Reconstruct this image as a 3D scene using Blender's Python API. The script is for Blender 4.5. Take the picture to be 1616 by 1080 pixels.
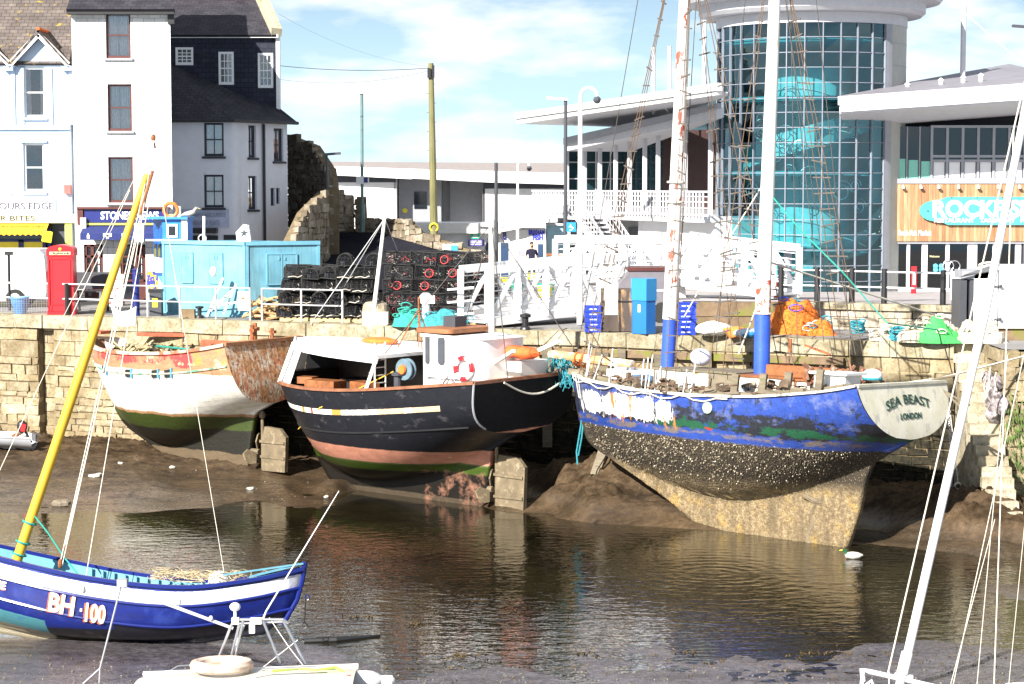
import bpy, math, random
from mathutils import Vector as V, Matrix, noise as mn
R = math.radians
sc = bpy.context.scene
for o in list(bpy.data.objects): bpy.data.objects.remove(o)
random.seed(7)

# ---------------------------------------------------------------- camera, sky, sun
CAM = V((0, 0, 4.4)); FPX = 3200.0; TH = R(4.43)
FW = V((0, math.cos(TH), -math.sin(TH))); UP = V((0, math.sin(TH), math.cos(TH)))
cd = bpy.data.cameras.new('camera'); cam = bpy.data.objects.new('camera', cd)
sc.collection.objects.link(cam); sc.camera = cam
cam.location = CAM; cam.rotation_euler = (math.pi/2 - TH, 0, 0)
cd.sensor_width = 36; cd.lens = 36*FPX/1616; cd.clip_start = 1; cd.clip_end = 20000
SUN_TRAVEL = V((1.0, 1.4, -1.05)).normalized()
SUN_EL = math.asin(-SUN_TRAVEL.z); SUN_AZ = math.atan2(-SUN_TRAVEL.x, -SUN_TRAVEL.y)
sl = bpy.data.lights.new('sun', 'SUN'); sl.energy = 5.0; sl.angle = R(.5); sl.color = (1, .95, .86)
so = bpy.data.objects.new('sun', sl); sc.collection.objects.link(so)
so.rotation_euler = SUN_TRAVEL.to_track_quat('-Z', 'Y').to_euler(); so.location = (-40, -50, 60)
sc.view_settings.view_transform = 'Standard'; sc.view_settings.look = 'None'
sc.view_settings.exposure = 1.3; sc.view_settings.gamma = 1; sc.view_settings.use_curve_mapping = False
w = bpy.data.worlds.new('World'); sc.world = w; w.use_nodes = True
nt = w.node_tree; nt.nodes.clear()
def wn(t, **k):
    n = nt.nodes.new(t)
    for a, b in k.items(): setattr(n, a, b)
    return n
sky = wn('ShaderNodeTexSky', sky_type='NISHITA', sun_disc=False, sun_elevation=SUN_EL, sun_rotation=SUN_AZ, air_density=1.0, dust_density=.6, ozone_density=1.6)
tc = wn('ShaderNodeTexCoord'); mp = wn('ShaderNodeMapping'); mp.inputs['Scale'].default_value = (1, 1, 3.2)
nz = wn('ShaderNodeTexNoise'); nz.inputs['Scale'].default_value = 11; nz.inputs['Detail'].default_value = 6; nz.inputs['Roughness'].default_value = .52
cr = wn('ShaderNodeValToRGB'); cr.color_ramp.elements[0].position = .45; cr.color_ramp.elements[1].position = .60
mx = wn('ShaderNodeMix', data_type='RGBA'); mx.inputs[7].default_value = (9.6, 9.9, 10.1, 1)
ml = wn('ShaderNodeMath', operation='MULTIPLY'); ml.inputs[1].default_value = .85
bg = wn('ShaderNodeBackground'); bg.inputs[1].default_value = .05; ou = wn('ShaderNodeOutputWorld')
L = nt.links.new
sp = wn('ShaderNodeMapping'); sp.inputs['Location'].default_value = (0, 0, .20); L(tc.outputs['Generated'], sp.inputs[0]); L(sp.outputs[0], sky.inputs[0])
L(tc.outputs['Generated'], mp.inputs[0]); L(mp.outputs[0], nz.inputs['Vector']); L(nz.outputs[0], cr.inputs[0])
L(cr.outputs[0], ml.inputs[0]); L(ml.outputs[0], mx.inputs[0])
sz = wn('ShaderNodeSeparateXYZ'); L(tc.outputs['Generated'], sz.inputs[0]); hr = wn('ShaderNodeMapRange', interpolation_type='SMOOTHSTEP'); L(sz.outputs[2], hr.inputs[0])
for i_, v_ in enumerate((.02, .17, 1, 0)): hr.inputs[i_+1].default_value = v_
hm = wn('ShaderNodeMix', data_type='RGBA'); L(hr.outputs[0], hm.inputs[0]); L(sky.outputs[0], hm.inputs[6]); hm.inputs[7].default_value = (6.0, 8.4, 9.8, 1); L(hm.outputs[2], mx.inputs[6])
L(mx.outputs[2], bg.inputs[0]); L(bg.outputs[0], ou.inputs[0])

# ---------------------------------------------------------------- measuring helpers
def ray(px, py): return FW + V((1, 0, 0))*((px-808)/FPX) + UP*((540-py)/FPX)
def at(px, py, Y):
    d = ray(px, py); return CAM + d*(Y/d.y)
def onz(px, py, z):
    d = ray(px, py); return CAM + d*((z-4.4)/d.z)
def quayY(X): return 61.7 - .43*X
def px2x(px, Y): return (px-808)/FPX*Y
QD = V((1, -.43, 0)).normalized(); QN = V((-QD.y*-1, 0, 0))
QD = V((.9187, -.3950, 0)); QO = V((-.3950, -.9187, 0))     # along the quay edge, out over the water

# ---------------------------------------------------------------- mesh builder
class MB:
    def __init__(s): s.v = []; s.f = []; s.m = []; s.cm = 0; s.uv = None
    def add(s, vs, fs):
        b = len(s.v); s.v += [V(p) for p in vs]
        for f in fs: s.f.append([b+i for i in f]); s.m.append(s.cm)
    def hexa(s, p):      # 8 points: bottom 4, top 4
        s.add(p, [(3,2,1,0), (4,5,6,7), (0,1,5,4), (1,2,6,5), (2,3,7,6), (3,0,4,7)])
    def box(s, a, b):
        x0,y0,z0 = a; x1,y1,z1 = b
        s.hexa([(x0,y0,z0),(x1,y0,z0),(x1,y1,z0),(x0,y1,z0),(x0,y0,z1),(x1,y0,z1),(x1,y1,z1),(x0,y1,z1)])
    def obox(s, c, ax, ay, az, h):
        c = V(c); ax = V(ax)*h[0]; ay = V(ay)*h[1]; az = V(az)*h[2]
        s.hexa([c-ax-ay-az, c+ax-ay-az, c+ax+ay-az, c-ax+ay-az, c-ax-ay+az, c+ax-ay+az, c+ax+ay+az, c-ax+ay+az])
    def rbox(s, c, h, rz=0, rx=0, ry=0):
        m = Matrix.Rotation(rz, 3, 'Z') @ Matrix.Rotation(ry, 3, 'Y') @ Matrix.Rotation(rx, 3, 'X')
        s.obox(c, m.col[0], m.col[1], m.col[2], h)
    def bar(s, a, b, w, h=None, up=(0,0,1)):
        a = V(a); b = V(b); d = b-a; l = d.length
        if l < 1e-6: return
        d = d/l; u = V(up)
        if abs(d.dot(u)) > .98: u = V((0,1,0))
        x = d.cross(u).normalized(); u = x.cross(d).normalized()
        s.obox((a+b)/2, d, x, u, (l/2, w/2, (h or w)/2))
    def prism(s, pts, vec):
        n = len(pts); vec = V(vec); p = [V(q) for q in pts]
        s.add(p + [q+vec for q in p], [tuple(range(n))[::-1], tuple(range(n, 2*n))] + [(i, (i+1)%n, n+(i+1)%n, n+i) for i in range(n)])
    def tube(s, pts, r, n=6, caps=True):
        pts = [V(p) for p in pts]; k = len(pts)
        rr = r if isinstance(r, (list, tuple)) else [r]*k
        b = len(s.v); prev = None
        for i, p in enumerate(pts):
            d = (pts[min(i+1,k-1)] - pts[max(i-1,0)])
            if d.length < 1e-9: d = V((0,0,1))
            d.normalize()
            if prev is None:
                x = d.orthogonal().normalized()
            else:
                x = prev - d*prev.dot(d)
                x = x.normalized() if x.length > 1e-6 else d.orthogonal().normalized()
            prev = x; y = d.cross(x)
            for j in range(n):
                a = 2*math.pi*j/n; s.v.append(p + (x*math.cos(a) + y*math.sin(a))*rr[i])
        for i in range(k-1):
            for j in range(n):
                j2 = (j+1)%n; s.f.append([b+i*n+j, b+i*n+j2, b+(i+1)*n+j2, b+(i+1)*n+j]); s.m.append(s.cm)
        if caps:
            s.f.append([b+j for j in range(n)][::-1]); s.m.append(s.cm)
            s.f.append([b+(k-1)*n+j for j in range(n)]); s.m.append(s.cm)
    def lathe(s, c, prof, n=16, axis='Z', sx=1, sy=1):
        c = V(c); b = len(s.v); k = len(prof)
        for r, z in prof:
            for j in range(n):
                a = 2*math.pi*j/n; x = r*math.cos(a)*sx; y = r*math.sin(a)*sy
                s.v.append(c + (V((x,y,z)) if axis=='Z' else V((x,z,y)) if axis=='Y' else V((z,x,y))))
        for i in range(k-1):
            for j in range(n):
                j2 = (j+1)%n; s.f.append([b+i*n+j, b+i*n+j2, b+(i+1)*n+j2, b+(i+1)*n+j]); s.m.append(s.cm)
        if prof[0][0] > 1e-5: s.f.append([b+j for j in range(n)][::-1]); s.m.append(s.cm)
        if prof[-1][0] > 1e-5: s.f.append([b+(k-1)*n+j for j in range(n)]); s.m.append(s.cm)
    def ball(s, c, r, n=10, m=7):
        if not isinstance(r, (list, tuple)): r = (r, r, r)
        pr = [(max(1e-6, math.sin(math.pi*i/m)), -math.cos(math.pi*i/m)) for i in range(m+1)]
        b = len(s.v); s.lathe((0,0,0), pr, n)
        for i in range(b, len(s.v)): p = s.v[i]; s.v[i] = V((p.x*r[0]+c[0], p.y*r[1]+c[1], p.z*r[2]+c[2]))
    def torus(s, c, nrm, Rr, r, n=20, k=6, a0=0, a1=2*math.pi, sy=1):
        c = V(c); nrm = V(nrm).normalized(); x = nrm.orthogonal().normalized(); y = nrm.cross(x)
        pts = [c + x*math.cos(a0+(a1-a0)*i/n)*Rr + y*math.sin(a0+(a1-a0)*i/n)*Rr*sy for i in range(n+1)]
        s.tube(pts, r, k, caps=(a1-a0) < 6.2)
    def grid(s, P, nu, nv, close=False):
        b = len(s.v)
        for i in range(nu+1):
            for j in range(nv+1): s.v.append(V(P(i/nu, j/nv)))
        for i in range(nu):
            for j in range(nv):
                a = b+i*(nv+1)+j; s.f.append([a, a+nv+1, a+nv+2, a+1]); s.m.append(s.cm)
    def jitter(s, a, f=1.0, b0=0):
        for i in range(b0, len(s.v)):
            p = s.v[i]; q = mn.noise_vector(p*f); s.v[i] = p + q*a
    def mesh(s, name, mats, T=None, dz=0, smooth=False):
        me = bpy.data.meshes.new(name)
        vs = [(T @ p) if T else p for p in s.v]
        if dz: vs = [p + V((0,0,dz)) for p in vs]
        me.from_pydata([tuple(p) for p in vs], [], s.f)
        if not isinstance(mats, (list, tuple)): mats = [mats]
        for m in mats: me.materials.append(m)
        me.polygons.foreach_set('material_index', [min(i, len(mats)-1) for i in s.m])
        if s.uv:
            ul = me.uv_layers.new(name='UVMap')
            for lp in me.loops: ul.data[lp.index].uv = s.uv[lp.vertex_index] if lp.vertex_index < len(s.uv) else (0, 0)
        if smooth:
            me.polygons.foreach_set('use_smooth', [True]*len(me.polygons))
            if smooth != 'all':
                try: me.set_sharp_from_angle(angle=R(38))
                except Exception: pass
        me.update(); return me
    def build(s, name, mats, parent=None, local=False, dz=0, smooth=False, label=None, kind=None):
        T = None if (local or parent is None) else MI[root_of(parent).name]
        ob = bpy.data.objects.new(name, s.mesh(name, mats, T, dz, smooth)); sc.collection.objects.link(ob)
        if parent: ob.parent = parent
        if label: ob['label'] = label
        if kind: ob['kind'] = kind
        return ob
    def solo(s, name, mats, label, cat, group=None, smooth=False, kind=None):
        xs = [p.x for p in s.v]; ys = [p.y for p in s.v]; zs = [p.z for p in s.v]
        o = V(((min(xs)+max(xs))/2, (min(ys)+max(ys))/2, min(zs)))
        ob = bpy.data.objects.new(name, s.mesh(name, mats, Matrix.Translation(-o), 0, smooth)); sc.collection.objects.link(ob)
        ob.location = o
        if kind: ob['kind'] = kind
        if label: ob['label'] = label; ob['category'] = cat
        if group: ob['group'] = group
        return ob
MI = {}
def root_of(o):
    while o.parent: o = o.parent
    return o
def thing(name, label, cat, loc=(0,0,0), rz=0, group=None, rx=0):
    o = bpy.data.objects.new(name, None); sc.collection.objects.link(o)
    o.empty_display_size = .3; o.location = loc; o.rotation_euler = (rx, 0, rz)
    o['label'] = label; o['category'] = cat
    if group: o['group'] = group
    from mathutils import Euler
    M = Matrix.Translation(V(loc)) @ Euler((rx, 0, rz)).to_matrix().to_4x4()
    MI[o.name] = M.inverted(); return o
def dup(root, loc, rz=None, label=None, group=None, scale=None):
    r = root.copy(); sc.collection.objects.link(r); r.location = loc
    if rz is not None: r.rotation_euler = (0, 0, rz)
    if label: r['label'] = label
    if group: r['group'] = group
    if scale: r.scale = scale
    for ch in list(root.children):
        c = ch.copy(); sc.collection.objects.link(c); c.parent = r
        for g in list(ch.children):
            d = g.copy(); sc.collection.objects.link(d); d.parent = c
    return r

class Face:              # a vertical plane of a building: u along it, z up, d out towards the viewer
    def __init__(s, px0, Y0, ang=0):
        s.o = V((px2x(px0, Y0), Y0, 0)); s.x = V((math.cos(ang), math.sin(ang), 0)); s.n = V((math.sin(ang), -math.cos(ang), 0))
    def uz(s, px, py):
        d = ray(px, py); t = (s.o-CAM).dot(s.n)/d.dot(s.n); p = CAM + d*t
        return (p-s.o).dot(s.x), p.z
    def pt(s, u, z, d=0): return s.o + s.x*u + s.n*d + V((0,0,z))
    def rc(s, px0, py0, px1, py1):
        m = (px0+px1)/2; n = (py0+py1)/2
        return s.uz(px0, n)[0], s.uz(px1, n)[0], s.uz(m, py1)[1], s.uz(m, py0)[1]   # u0,u1,z0,z1
    def box(s, mb, u0, u1, z0, z1, d0, d1):
        mb.obox(s.pt((u0+u1)/2, (z0+z1)/2, (d0+d1)/2), s.x, s.n, (0,0,1), (abs(u1-u0)/2, abs(d1-d0)/2, abs(z1-z0)/2))
    def quad(s, mb, u0, u1, z0, z1, d=0):
        mb.add([s.pt(u0,z0,d), s.pt(u1,z0,d), s.pt(u1,z1,d), s.pt(u0,z1,d)], [(0,1,2,3)])
    def wall(s, mb, u0, u1, z0, z1, holes, th=.22):
        us = sorted({u0, u1, *[h[0] for h in holes], *[h[1] for h in holes]}); zs = sorted({z0, z1, *[h[2] for h in holes], *[h[3] for h in holes]})
        us = [u for u in us if u0-1e-6 <= u <= u1+1e-6]; zs = [z for z in zs if z0-1e-6 <= z <= z1+1e-6]
        for i in range(len(us)-1):
            for j in range(len(zs)-1):
                cu = (us[i]+us[i+1])/2; cz = (zs[j]+zs[j+1])/2
                if any(h[0] < cu < h[1] and h[2] < cz < h[3] for h in holes): continue
                s.quad(mb, us[i], us[i+1], zs[j], zs[j+1])
        for a, b, c, d in holes:
            mb.add([s.pt(a,c), s.pt(b,c), s.pt(b,d), s.pt(a,d), s.pt(a,c,-th), s.pt(b,c,-th), s.pt(b,d,-th), s.pt(a,d,-th)],
                   [(0,4,5,1), (1,5,6,2), (2,6,7,3), (3,7,4,0)])

# ---------------------------------------------------------------- materials
class G:
    def __init__(s, name):
        s.mat = bpy.data.materials.new(name); s.mat.use_nodes = True; s.t = s.mat.node_tree; s.t.nodes.clear()
        s.out = s.n('ShaderNodeOutputMaterial'); s.p = s.n('ShaderNodeBsdfPrincipled'); s.l(s.p.outputs[0], s.out.inputs[0])
        s.tc = s.n('ShaderNodeTexCoord')
    def n(s, t, **k):
        x = s.t.nodes.new(t)
        for a, b in k.items(): setattr(x, a, b)
        return x
    def l(s, a, b): s.t.links.new(a, b)
    def vec(s, stretch=(1,1,1), src='Object'):
        m = s.n('ShaderNodeMapping'); m.inputs['Scale'].default_value = stretch; s.l(s.tc.outputs[src], m.inputs[0]); return m.outputs[0]
    def noise(s, scale, vec=None, detail=5, rough=.6, dist=0):
        x = s.n('ShaderNodeTexNoise'); x.inputs['Scale'].default_value = scale; x.inputs['Detail'].default_value = detail
        x.inputs['Roughness'].default_value = rough; x.inputs['Distortion'].default_value = dist
        s.l(vec if vec is not None else s.tc.outputs['Object'], x.inputs['Vector']); return x.outputs[0]
    def ramp(s, val, stops, interp='LINEAR'):
        r = s.n('ShaderNodeValToRGB'); e = r.color_ramp.elements; r.color_ramp.interpolation = interp
        def c4(c): return (c, c, c, 1) if not isinstance(c, (tuple, list)) else (*c[:3], 1)
        e[0].position = stops[0][0]; e[0].color = c4(stops[0][1]); e[1].position = stops[-1][0]; e[1].color = c4(stops[-1][1])
        for p, c in stops[1:-1]: q = e.new(p); q.color = c4(c)
        s.l(val, r.inputs[0]); return r.outputs[0]
    def mix(s, f, a, b, mode='MIX'):
        m = s.n('ShaderNodeMix', data_type='RGBA', blend_type=mode)
        for i, x in ((0, f), (6, a), (7, b)):
            if isinstance(x, (int, float)): m.inputs[i].default_value = x if i == 0 else (x, x, x, 1)
            elif isinstance(x, (tuple, list)): m.inputs[i].default_value = (*x[:3], 1)
            else: s.l(x, m.inputs[i])
        return m.outputs[2]
    def math(s, op, a, b=0, c=None):
        m = s.n('ShaderNodeMath', operation=op)
        for i, x in enumerate((a, b, c)):
            if x is None: continue
            if isinstance(x, (int, float)): m.inputs[i].default_value = x
            else: s.l(x, m.inputs[i])
        return m.outputs[0]
    def mr(s, v, a, b, c=0, d=1):
        m = s.n('ShaderNodeMapRange'); s.l(v, m.inputs[0])
        for i, x in enumerate((a, b, c, d)): m.inputs[i+1].default_value = x
        return m.outputs[0]
    def sep(s, src='Object'):
        x = s.n('ShaderNodeSeparateXYZ'); s.l(s.tc.outputs[src], x.inputs[0]); return x.outputs
    def bump(s, h, strength=.5, dist=.02):
        b = s.n('ShaderNodeBump'); b.inputs['Strength'].default_value = strength; b.inputs['Distance'].default_value = dist
        s.l(h, b.inputs['Height']); s.l(b.outputs[0], s.p.inputs['Normal']); return b
    def fin(s, col, rough=.6, metal=0, spec=.5):
        for nm, x in (('Base Color', col), ('Roughness', rough), ('Metallic', metal), ('Specular IOR Level', spec)):
            i = s.p.inputs[nm]
            if isinstance(x, (int, float)): i.default_value = x
            elif isinstance(x, (tuple, list)): i.default_value = (*x[:3], 1)
            else: s.l(x, i)
        return s.mat
def mat(name, col, rough=.6, metal=0, v=.15, vs=3., patches=(), bump=0, bs=25., spec=.5, st=(1,1,1), bd=.01):
    g = G(name); vec = g.vec(st)
    n1 = g.noise(vs, vec); c = g.mix(g.mr(n1, .3, .7), tuple(x*(1-v) for x in col), tuple(min(1, x*(1+v)) for x in col))
    for i, (pc, ps, th, so_) in enumerate(patches):
        f = g.ramp(g.noise(ps, g.vec((st[0]+i*.013, st[1], st[2])), 7, .65), [(th, 0), (min(.99, th+so_), 1)])
        c = g.mix(f, c, pc)
    if bump: g.bump(g.noise(bs, vec, 4), bump, bd)
    return g.fin(c, rough, metal, spec)
def hullmat(name, bands, patches=(), rough=.5, wob=.08, uvbands=(), bump=.25, plank=.0, fz=0, spec=.5):
    # bands: [(z upper edge, colour)] bottom to top in object z; uvbands: [(v lo, v hi, u lo, u hi, colour)] relative to the rail line
    g = G(name); z = g.sep()[2]; u_ = g.sep('UV')
    wv = g.noise(1.3, g.vec((1,1,.6)), 6, .7); z2 = g.math('ADD', z, g.math('MULTIPLY', g.math('SUBTRACT', wv, .5), wob*2))
    lo = -1.; hi = 6.; c = None
    stops = []
    prev = 0.0
    for zz, col in bands:
        stops.append((max(0, prev), col)); e = (zz-lo)/(hi-lo); stops.append((min(.999, e-.002), col)); prev = e
    nn = g.mr(z2, lo, hi); c = g.ramp(nn, [(min(1, p), cc) for p, cc in stops])
    c = g.mix(g.mr(g.noise(5, g.vec((.6,.6,1.5))), .3, .7), g.mix(1.0, c, (.72,.72,.72), 'MULTIPLY'), c)
    for v0, v1, u0, u1, col in uvbands:
        vv = g.math('ADD', u_[1], g.math('MULTIPLY', g.math('SUBTRACT', g.noise(6.), .5), .03))
        f = g.math('MULTIPLY', g.math('GREATER_THAN', vv, v0), g.math('LESS_THAN', vv, v1))
        f = g.math('MULTIPLY', f, g.math('MULTIPLY', g.math('GREATER_THAN', u_[0], u0), g.math('LESS_THAN', u_[0], u1)))
        c = g.mix(f, c, col)
    for i, (pc, ps, th, so_, z0, z1, st, x0, x1) in enumerate(patches):
        zm = g.math('MULTIPLY', g.mr(z2, z0-.02, z0+.22), g.mr(z2, z1+.12, z1-.2))
        if x0 is not None:
            X = g.math('ADD', g.sep()[0], g.math('MULTIPLY', wv, .5)); zm = g.math('MULTIPLY', zm, g.math('MULTIPLY', g.mr(X, x0-.2, x0+.5), g.mr(X, x1+.3, x1-.5)))
        nv = g.math('SUBTRACT', g.noise(ps, g.vec((st[0]+.01*i, st[1], st[2])), 8, .72), g.math('MULTIPLY', g.math('SUBTRACT', 1., zm), .32))
        f = g.ramp(nv, [(th, 0), (min(.99, th+so_), 1)]); c = g.mix(f, c, pc)
    if plank:
        pl = g.math('FRACT', g.math('DIVIDE', g.math('SUBTRACT', u_[1], 0), plank)); seam = g.mr(g.math('ABSOLUTE', g.math('SUBTRACT', pl, .5)), .44, .5)
        c = g.mix(g.math('MULTIPLY', seam, .35), c, (.03,.025,.02))
    run = g.ramp(g.noise(7., g.vec((1,1,.07)), 4, .6), [(.60, 0), (.72, .45)]); c = g.mix(run, c, g.mix(1., c, (.50,.36,.26), 'MULTIPLY'))
    c = g.mix(g.ramp(g.noise(38., None, 3, .6), [(.66, 0), (.72, .35)]), c, (.10,.07,.05))
    g.bump(g.noise(14, g.vec((.5,.5,1))), bump, .03)
    return g.fin(c, rough, 0, spec)
# ---------------------------------------------------------------- shared materials
def stone_mat(name, cols, weed=None, wz=None, bump=.6, hull_shade=False):
    g = G(name); geo = g.n('ShaderNodeNewGeometry')
    c = g.ramp(geo.outputs['Random Per Island'], [(i/(len(cols)-1), k) for i, k in enumerate(cols)])
    n = g.noise(1.4, None, 8, .72); c = g.mix(g.mr(n, .38, .62), g.mix(1., c, (.50,.46,.38), 'MULTIPLY'), c)
    c = g.mix(g.ramp(g.noise(3., g.vec((1,1,.25)), 7, .7), [(.55, 0), (.7, .55)]), c, (.14,.12,.07))
    c = g.mix(g.ramp(g.noise(9., None, 8, .75), [(.5, 0), (.66, .8)]), c, (.13,.10,.06))
    if weed is not None:
        z = g.sep()[2]; zz = g.math('ADD', z, g.math('MULTIPLY', g.noise(1.6), 1.2))
        c = g.mix(g.math('MULTIPLY', g.mr(zz, wz+.5, wz-.3), g.ramp(g.noise(7., None, 6), [(.36, .25), (.6, 1)])), c, weed)
    if hull_shade:  # painted hull shade: wall blackened low down behind the stranded boats
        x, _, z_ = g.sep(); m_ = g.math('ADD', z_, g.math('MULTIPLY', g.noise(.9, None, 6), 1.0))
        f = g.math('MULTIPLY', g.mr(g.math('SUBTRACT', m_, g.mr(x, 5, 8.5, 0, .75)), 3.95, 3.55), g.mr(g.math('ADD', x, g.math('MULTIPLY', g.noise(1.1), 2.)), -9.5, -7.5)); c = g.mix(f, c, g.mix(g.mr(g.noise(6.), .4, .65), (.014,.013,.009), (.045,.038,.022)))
    g.bump(g.noise(11., None, 8, .7), bump, .05)
    return g.fin(c, .85, 0, .2)
CREAM = [(.39,.32,.20), (.46,.385,.25), (.32,.26,.165), (.51,.44,.31), (.42,.345,.235), (.36,.305,.21)]
M_QUAY = stone_mat('quay_stone', CREAM, (.20,.145,.075), 1.6)
M_QUAYS = stone_mat('quay_stone_hull_shade', CREAM, (.20,.145,.075), 1.6, hull_shade=True)
M_COPE = stone_mat('coping_stone', [(.42,.38,.27), (.47,.43,.32), (.38,.34,.24), (.50,.46,.36)])
M_RUBBLE = stone_mat('rubble_stone', [(.30,.25,.19), (.42,.37,.30), (.22,.18,.14), (.50,.46,.38), (.34,.27,.22)])
M_PROM = stone_mat('promenade_stone', [(.50,.44,.36), (.60,.54,.46), (.52,.42,.38), (.44,.40,.33), (.66,.62,.55)])
M_MORTAR = mat('dark_joint', (.16,.12,.07), .95, v=.3)
M_DARKJ = mat('wall_core_dark', (.07,.055,.035), .95)
M_ASPH = mat('asphalt_light', (.21,.20,.20), .9, v=.18, vs=.8, bump=.3, bs=60)
M_PAVE = mat('paving', (.36,.33,.33), .85, v=.12, vs=.5, patches=[((.22,.20,.20), 1.3, .56, .15)], bump=.2, bs=50)
M_WHITE = mat('white_paint', (.80,.80,.80), .45, v=.04)
M_WHITED = mat('worn_white_paint', (.76,.75,.71), .5, v=.06, patches=[((.42,.25,.13), 7, .66, .06), ((.5,.46,.38), 3, .6, .15)], bump=.1)
M_STEELW = mat('white_bridge_paint', (.82,.82,.83), .4, v=.03, patches=[((.55,.5,.42), 5, .7, .1)])
M_GALV = mat('galvanised_steel', (.50,.51,.53), .45, metal=.3, v=.12, vs=8)
M_STAIN = mat('stainless_tube', (.62,.62,.64), .22, metal=.9, v=.05)
M_GREY = mat('grey_paint', (.30,.31,.34), .5, v=.08)
M_LGREY = mat('light_grey_panel', (.56,.56,.59), .5, v=.05)
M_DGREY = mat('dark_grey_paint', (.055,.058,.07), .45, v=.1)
M_BLACK = mat('black_paint', (.015,.015,.017), .45, v=.2)
M_RUBBER = mat('black_rubber', (.02,.02,.02), .8)
M_NAVY = mat('navy_paint', (.012,.02,.16), .4, v=.1)
M_RED = mat('red_paint', (.72,.02,.03), .35, v=.06)
M_ORANGE = mat('orange_plastic', (.85,.18,.03), .5, v=.15)
M_YELLOW = mat('yellow_paint', (.85,.72,.05), .5, v=.06)
M_WOOD = mat('grey_weathered_wood', (.17,.14,.10), .85, v=.3, vs=2, st=(1,1,6), bump=.4, patches=[((.12,.14,.05), 2.5, .55, .2)])
M_WOODR = mat('varnished_brown_wood', (.25,.09,.03), .5, v=.35, vs=5, patches=[((.08,.04,.02), 6, .55, .15)])
M_TIMBER = mat('mossy_timber', (.19,.13,.08), .9, v=.3, vs=3, patches=[((.16,.17,.03), 1.6, .5, .12)], bump=.5)
M_RUST = mat('rusty_steel', (.28,.09,.03), .85, v=.4, vs=8, patches=[((.08,.03,.02), 12, .52, .1)], bump=.3)
M_ROPEW = mat('pale_rope', (.62,.58,.50), .9, v=.2, vs=30)
M_ROPEB = mat('blue_rope', (.03,.24,.30), .9, v=.25, vs=30)
M_ROPET = mat('teal_rope', (.03,.30,.24), .9, v=.25, vs=30)
M_ROPEY = mat('yellow_rope', (.75,.45,.05), .9, v=.2, vs=30)
M_ROPER = mat('brown_rope', (.13,.08,.05), .9, v=.3, vs=20)
M_WIRE = mat('rigging_wire', (.10,.09,.085), .6, metal=.3)
M_NETBLK = mat('black_netting', (.018,.018,.02), .8, v=.4, vs=20)
M_NETO = mat('orange_netting', (.78,.19,.02), .9, v=.3, vs=4, patches=[((.42,.08,.015), 14, .5, .08), ((.20,.05,.02), 3, .62, .1)], bump=1, bs=60, bd=.02)
M_NETG = mat('green_netting', (.06,.42,.10), .85, v=.25, vs=5, patches=[((.02,.35,.08), 9, .55, .1)], bump=.9, bs=30, bd=.03)
M_NETT = mat('turquoise_netting', (.04,.27,.30), .85, v=.35, vs=8, bump=.9, bs=40, bd=.03)
M_NETP = mat('pale_netting', (.62,.58,.44), .85, v=.2, vs=8, patches=[((.30,.24,.16), 12, .5, .1)], bump=.9, bs=40, bd=.03)
def glass_mat(name, tint, dark, refl=.5):
    g = G(name); tr = g.n('ShaderNodeBsdfTransparent'); tr.inputs[0].default_value = (*tint, 1)
    gl = g.n('ShaderNodeBsdfGlossy'); gl.inputs['Roughness'].default_value = .03; gl.inputs[0].default_value = (*dark, 1)
    fr = g.n('ShaderNodeFresnel'); fr.inputs[0].default_value = 1.5; ms = g.n('ShaderNodeMixShader')
    g.l(g.math('ADD', g.math('MULTIPLY', fr.outputs[0], 1.0), refl), ms.inputs[0]); g.l(tr.outputs[0], ms.inputs[1]); g.l(gl.outputs[0], ms.inputs[2]); g.l(ms.outputs[0], g.out.inputs[0])
    return g.mat
M_GLASS = glass_mat('window_glass', (.97,.98,.99), (.9,.95,1), .05)
M_TGLASS = glass_mat('teal_glass', (.38,.73,.77), (.6,.85,.92), .08)
M_SMOKE = glass_mat('smoked_glass', (.25,.28,.3), (.8,.85,.9), .03)
M_GLASSD = mat('dark_glass', (.012,.016,.022), .06, v=.1, spec=.8)
M_CURT = mat('lace_curtain', (.80,.80,.84), .9, v=.3, vs=16, st=(3,1,.5))
M_ROOM = mat('dark_room', (.035,.035,.04), .9)

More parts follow.
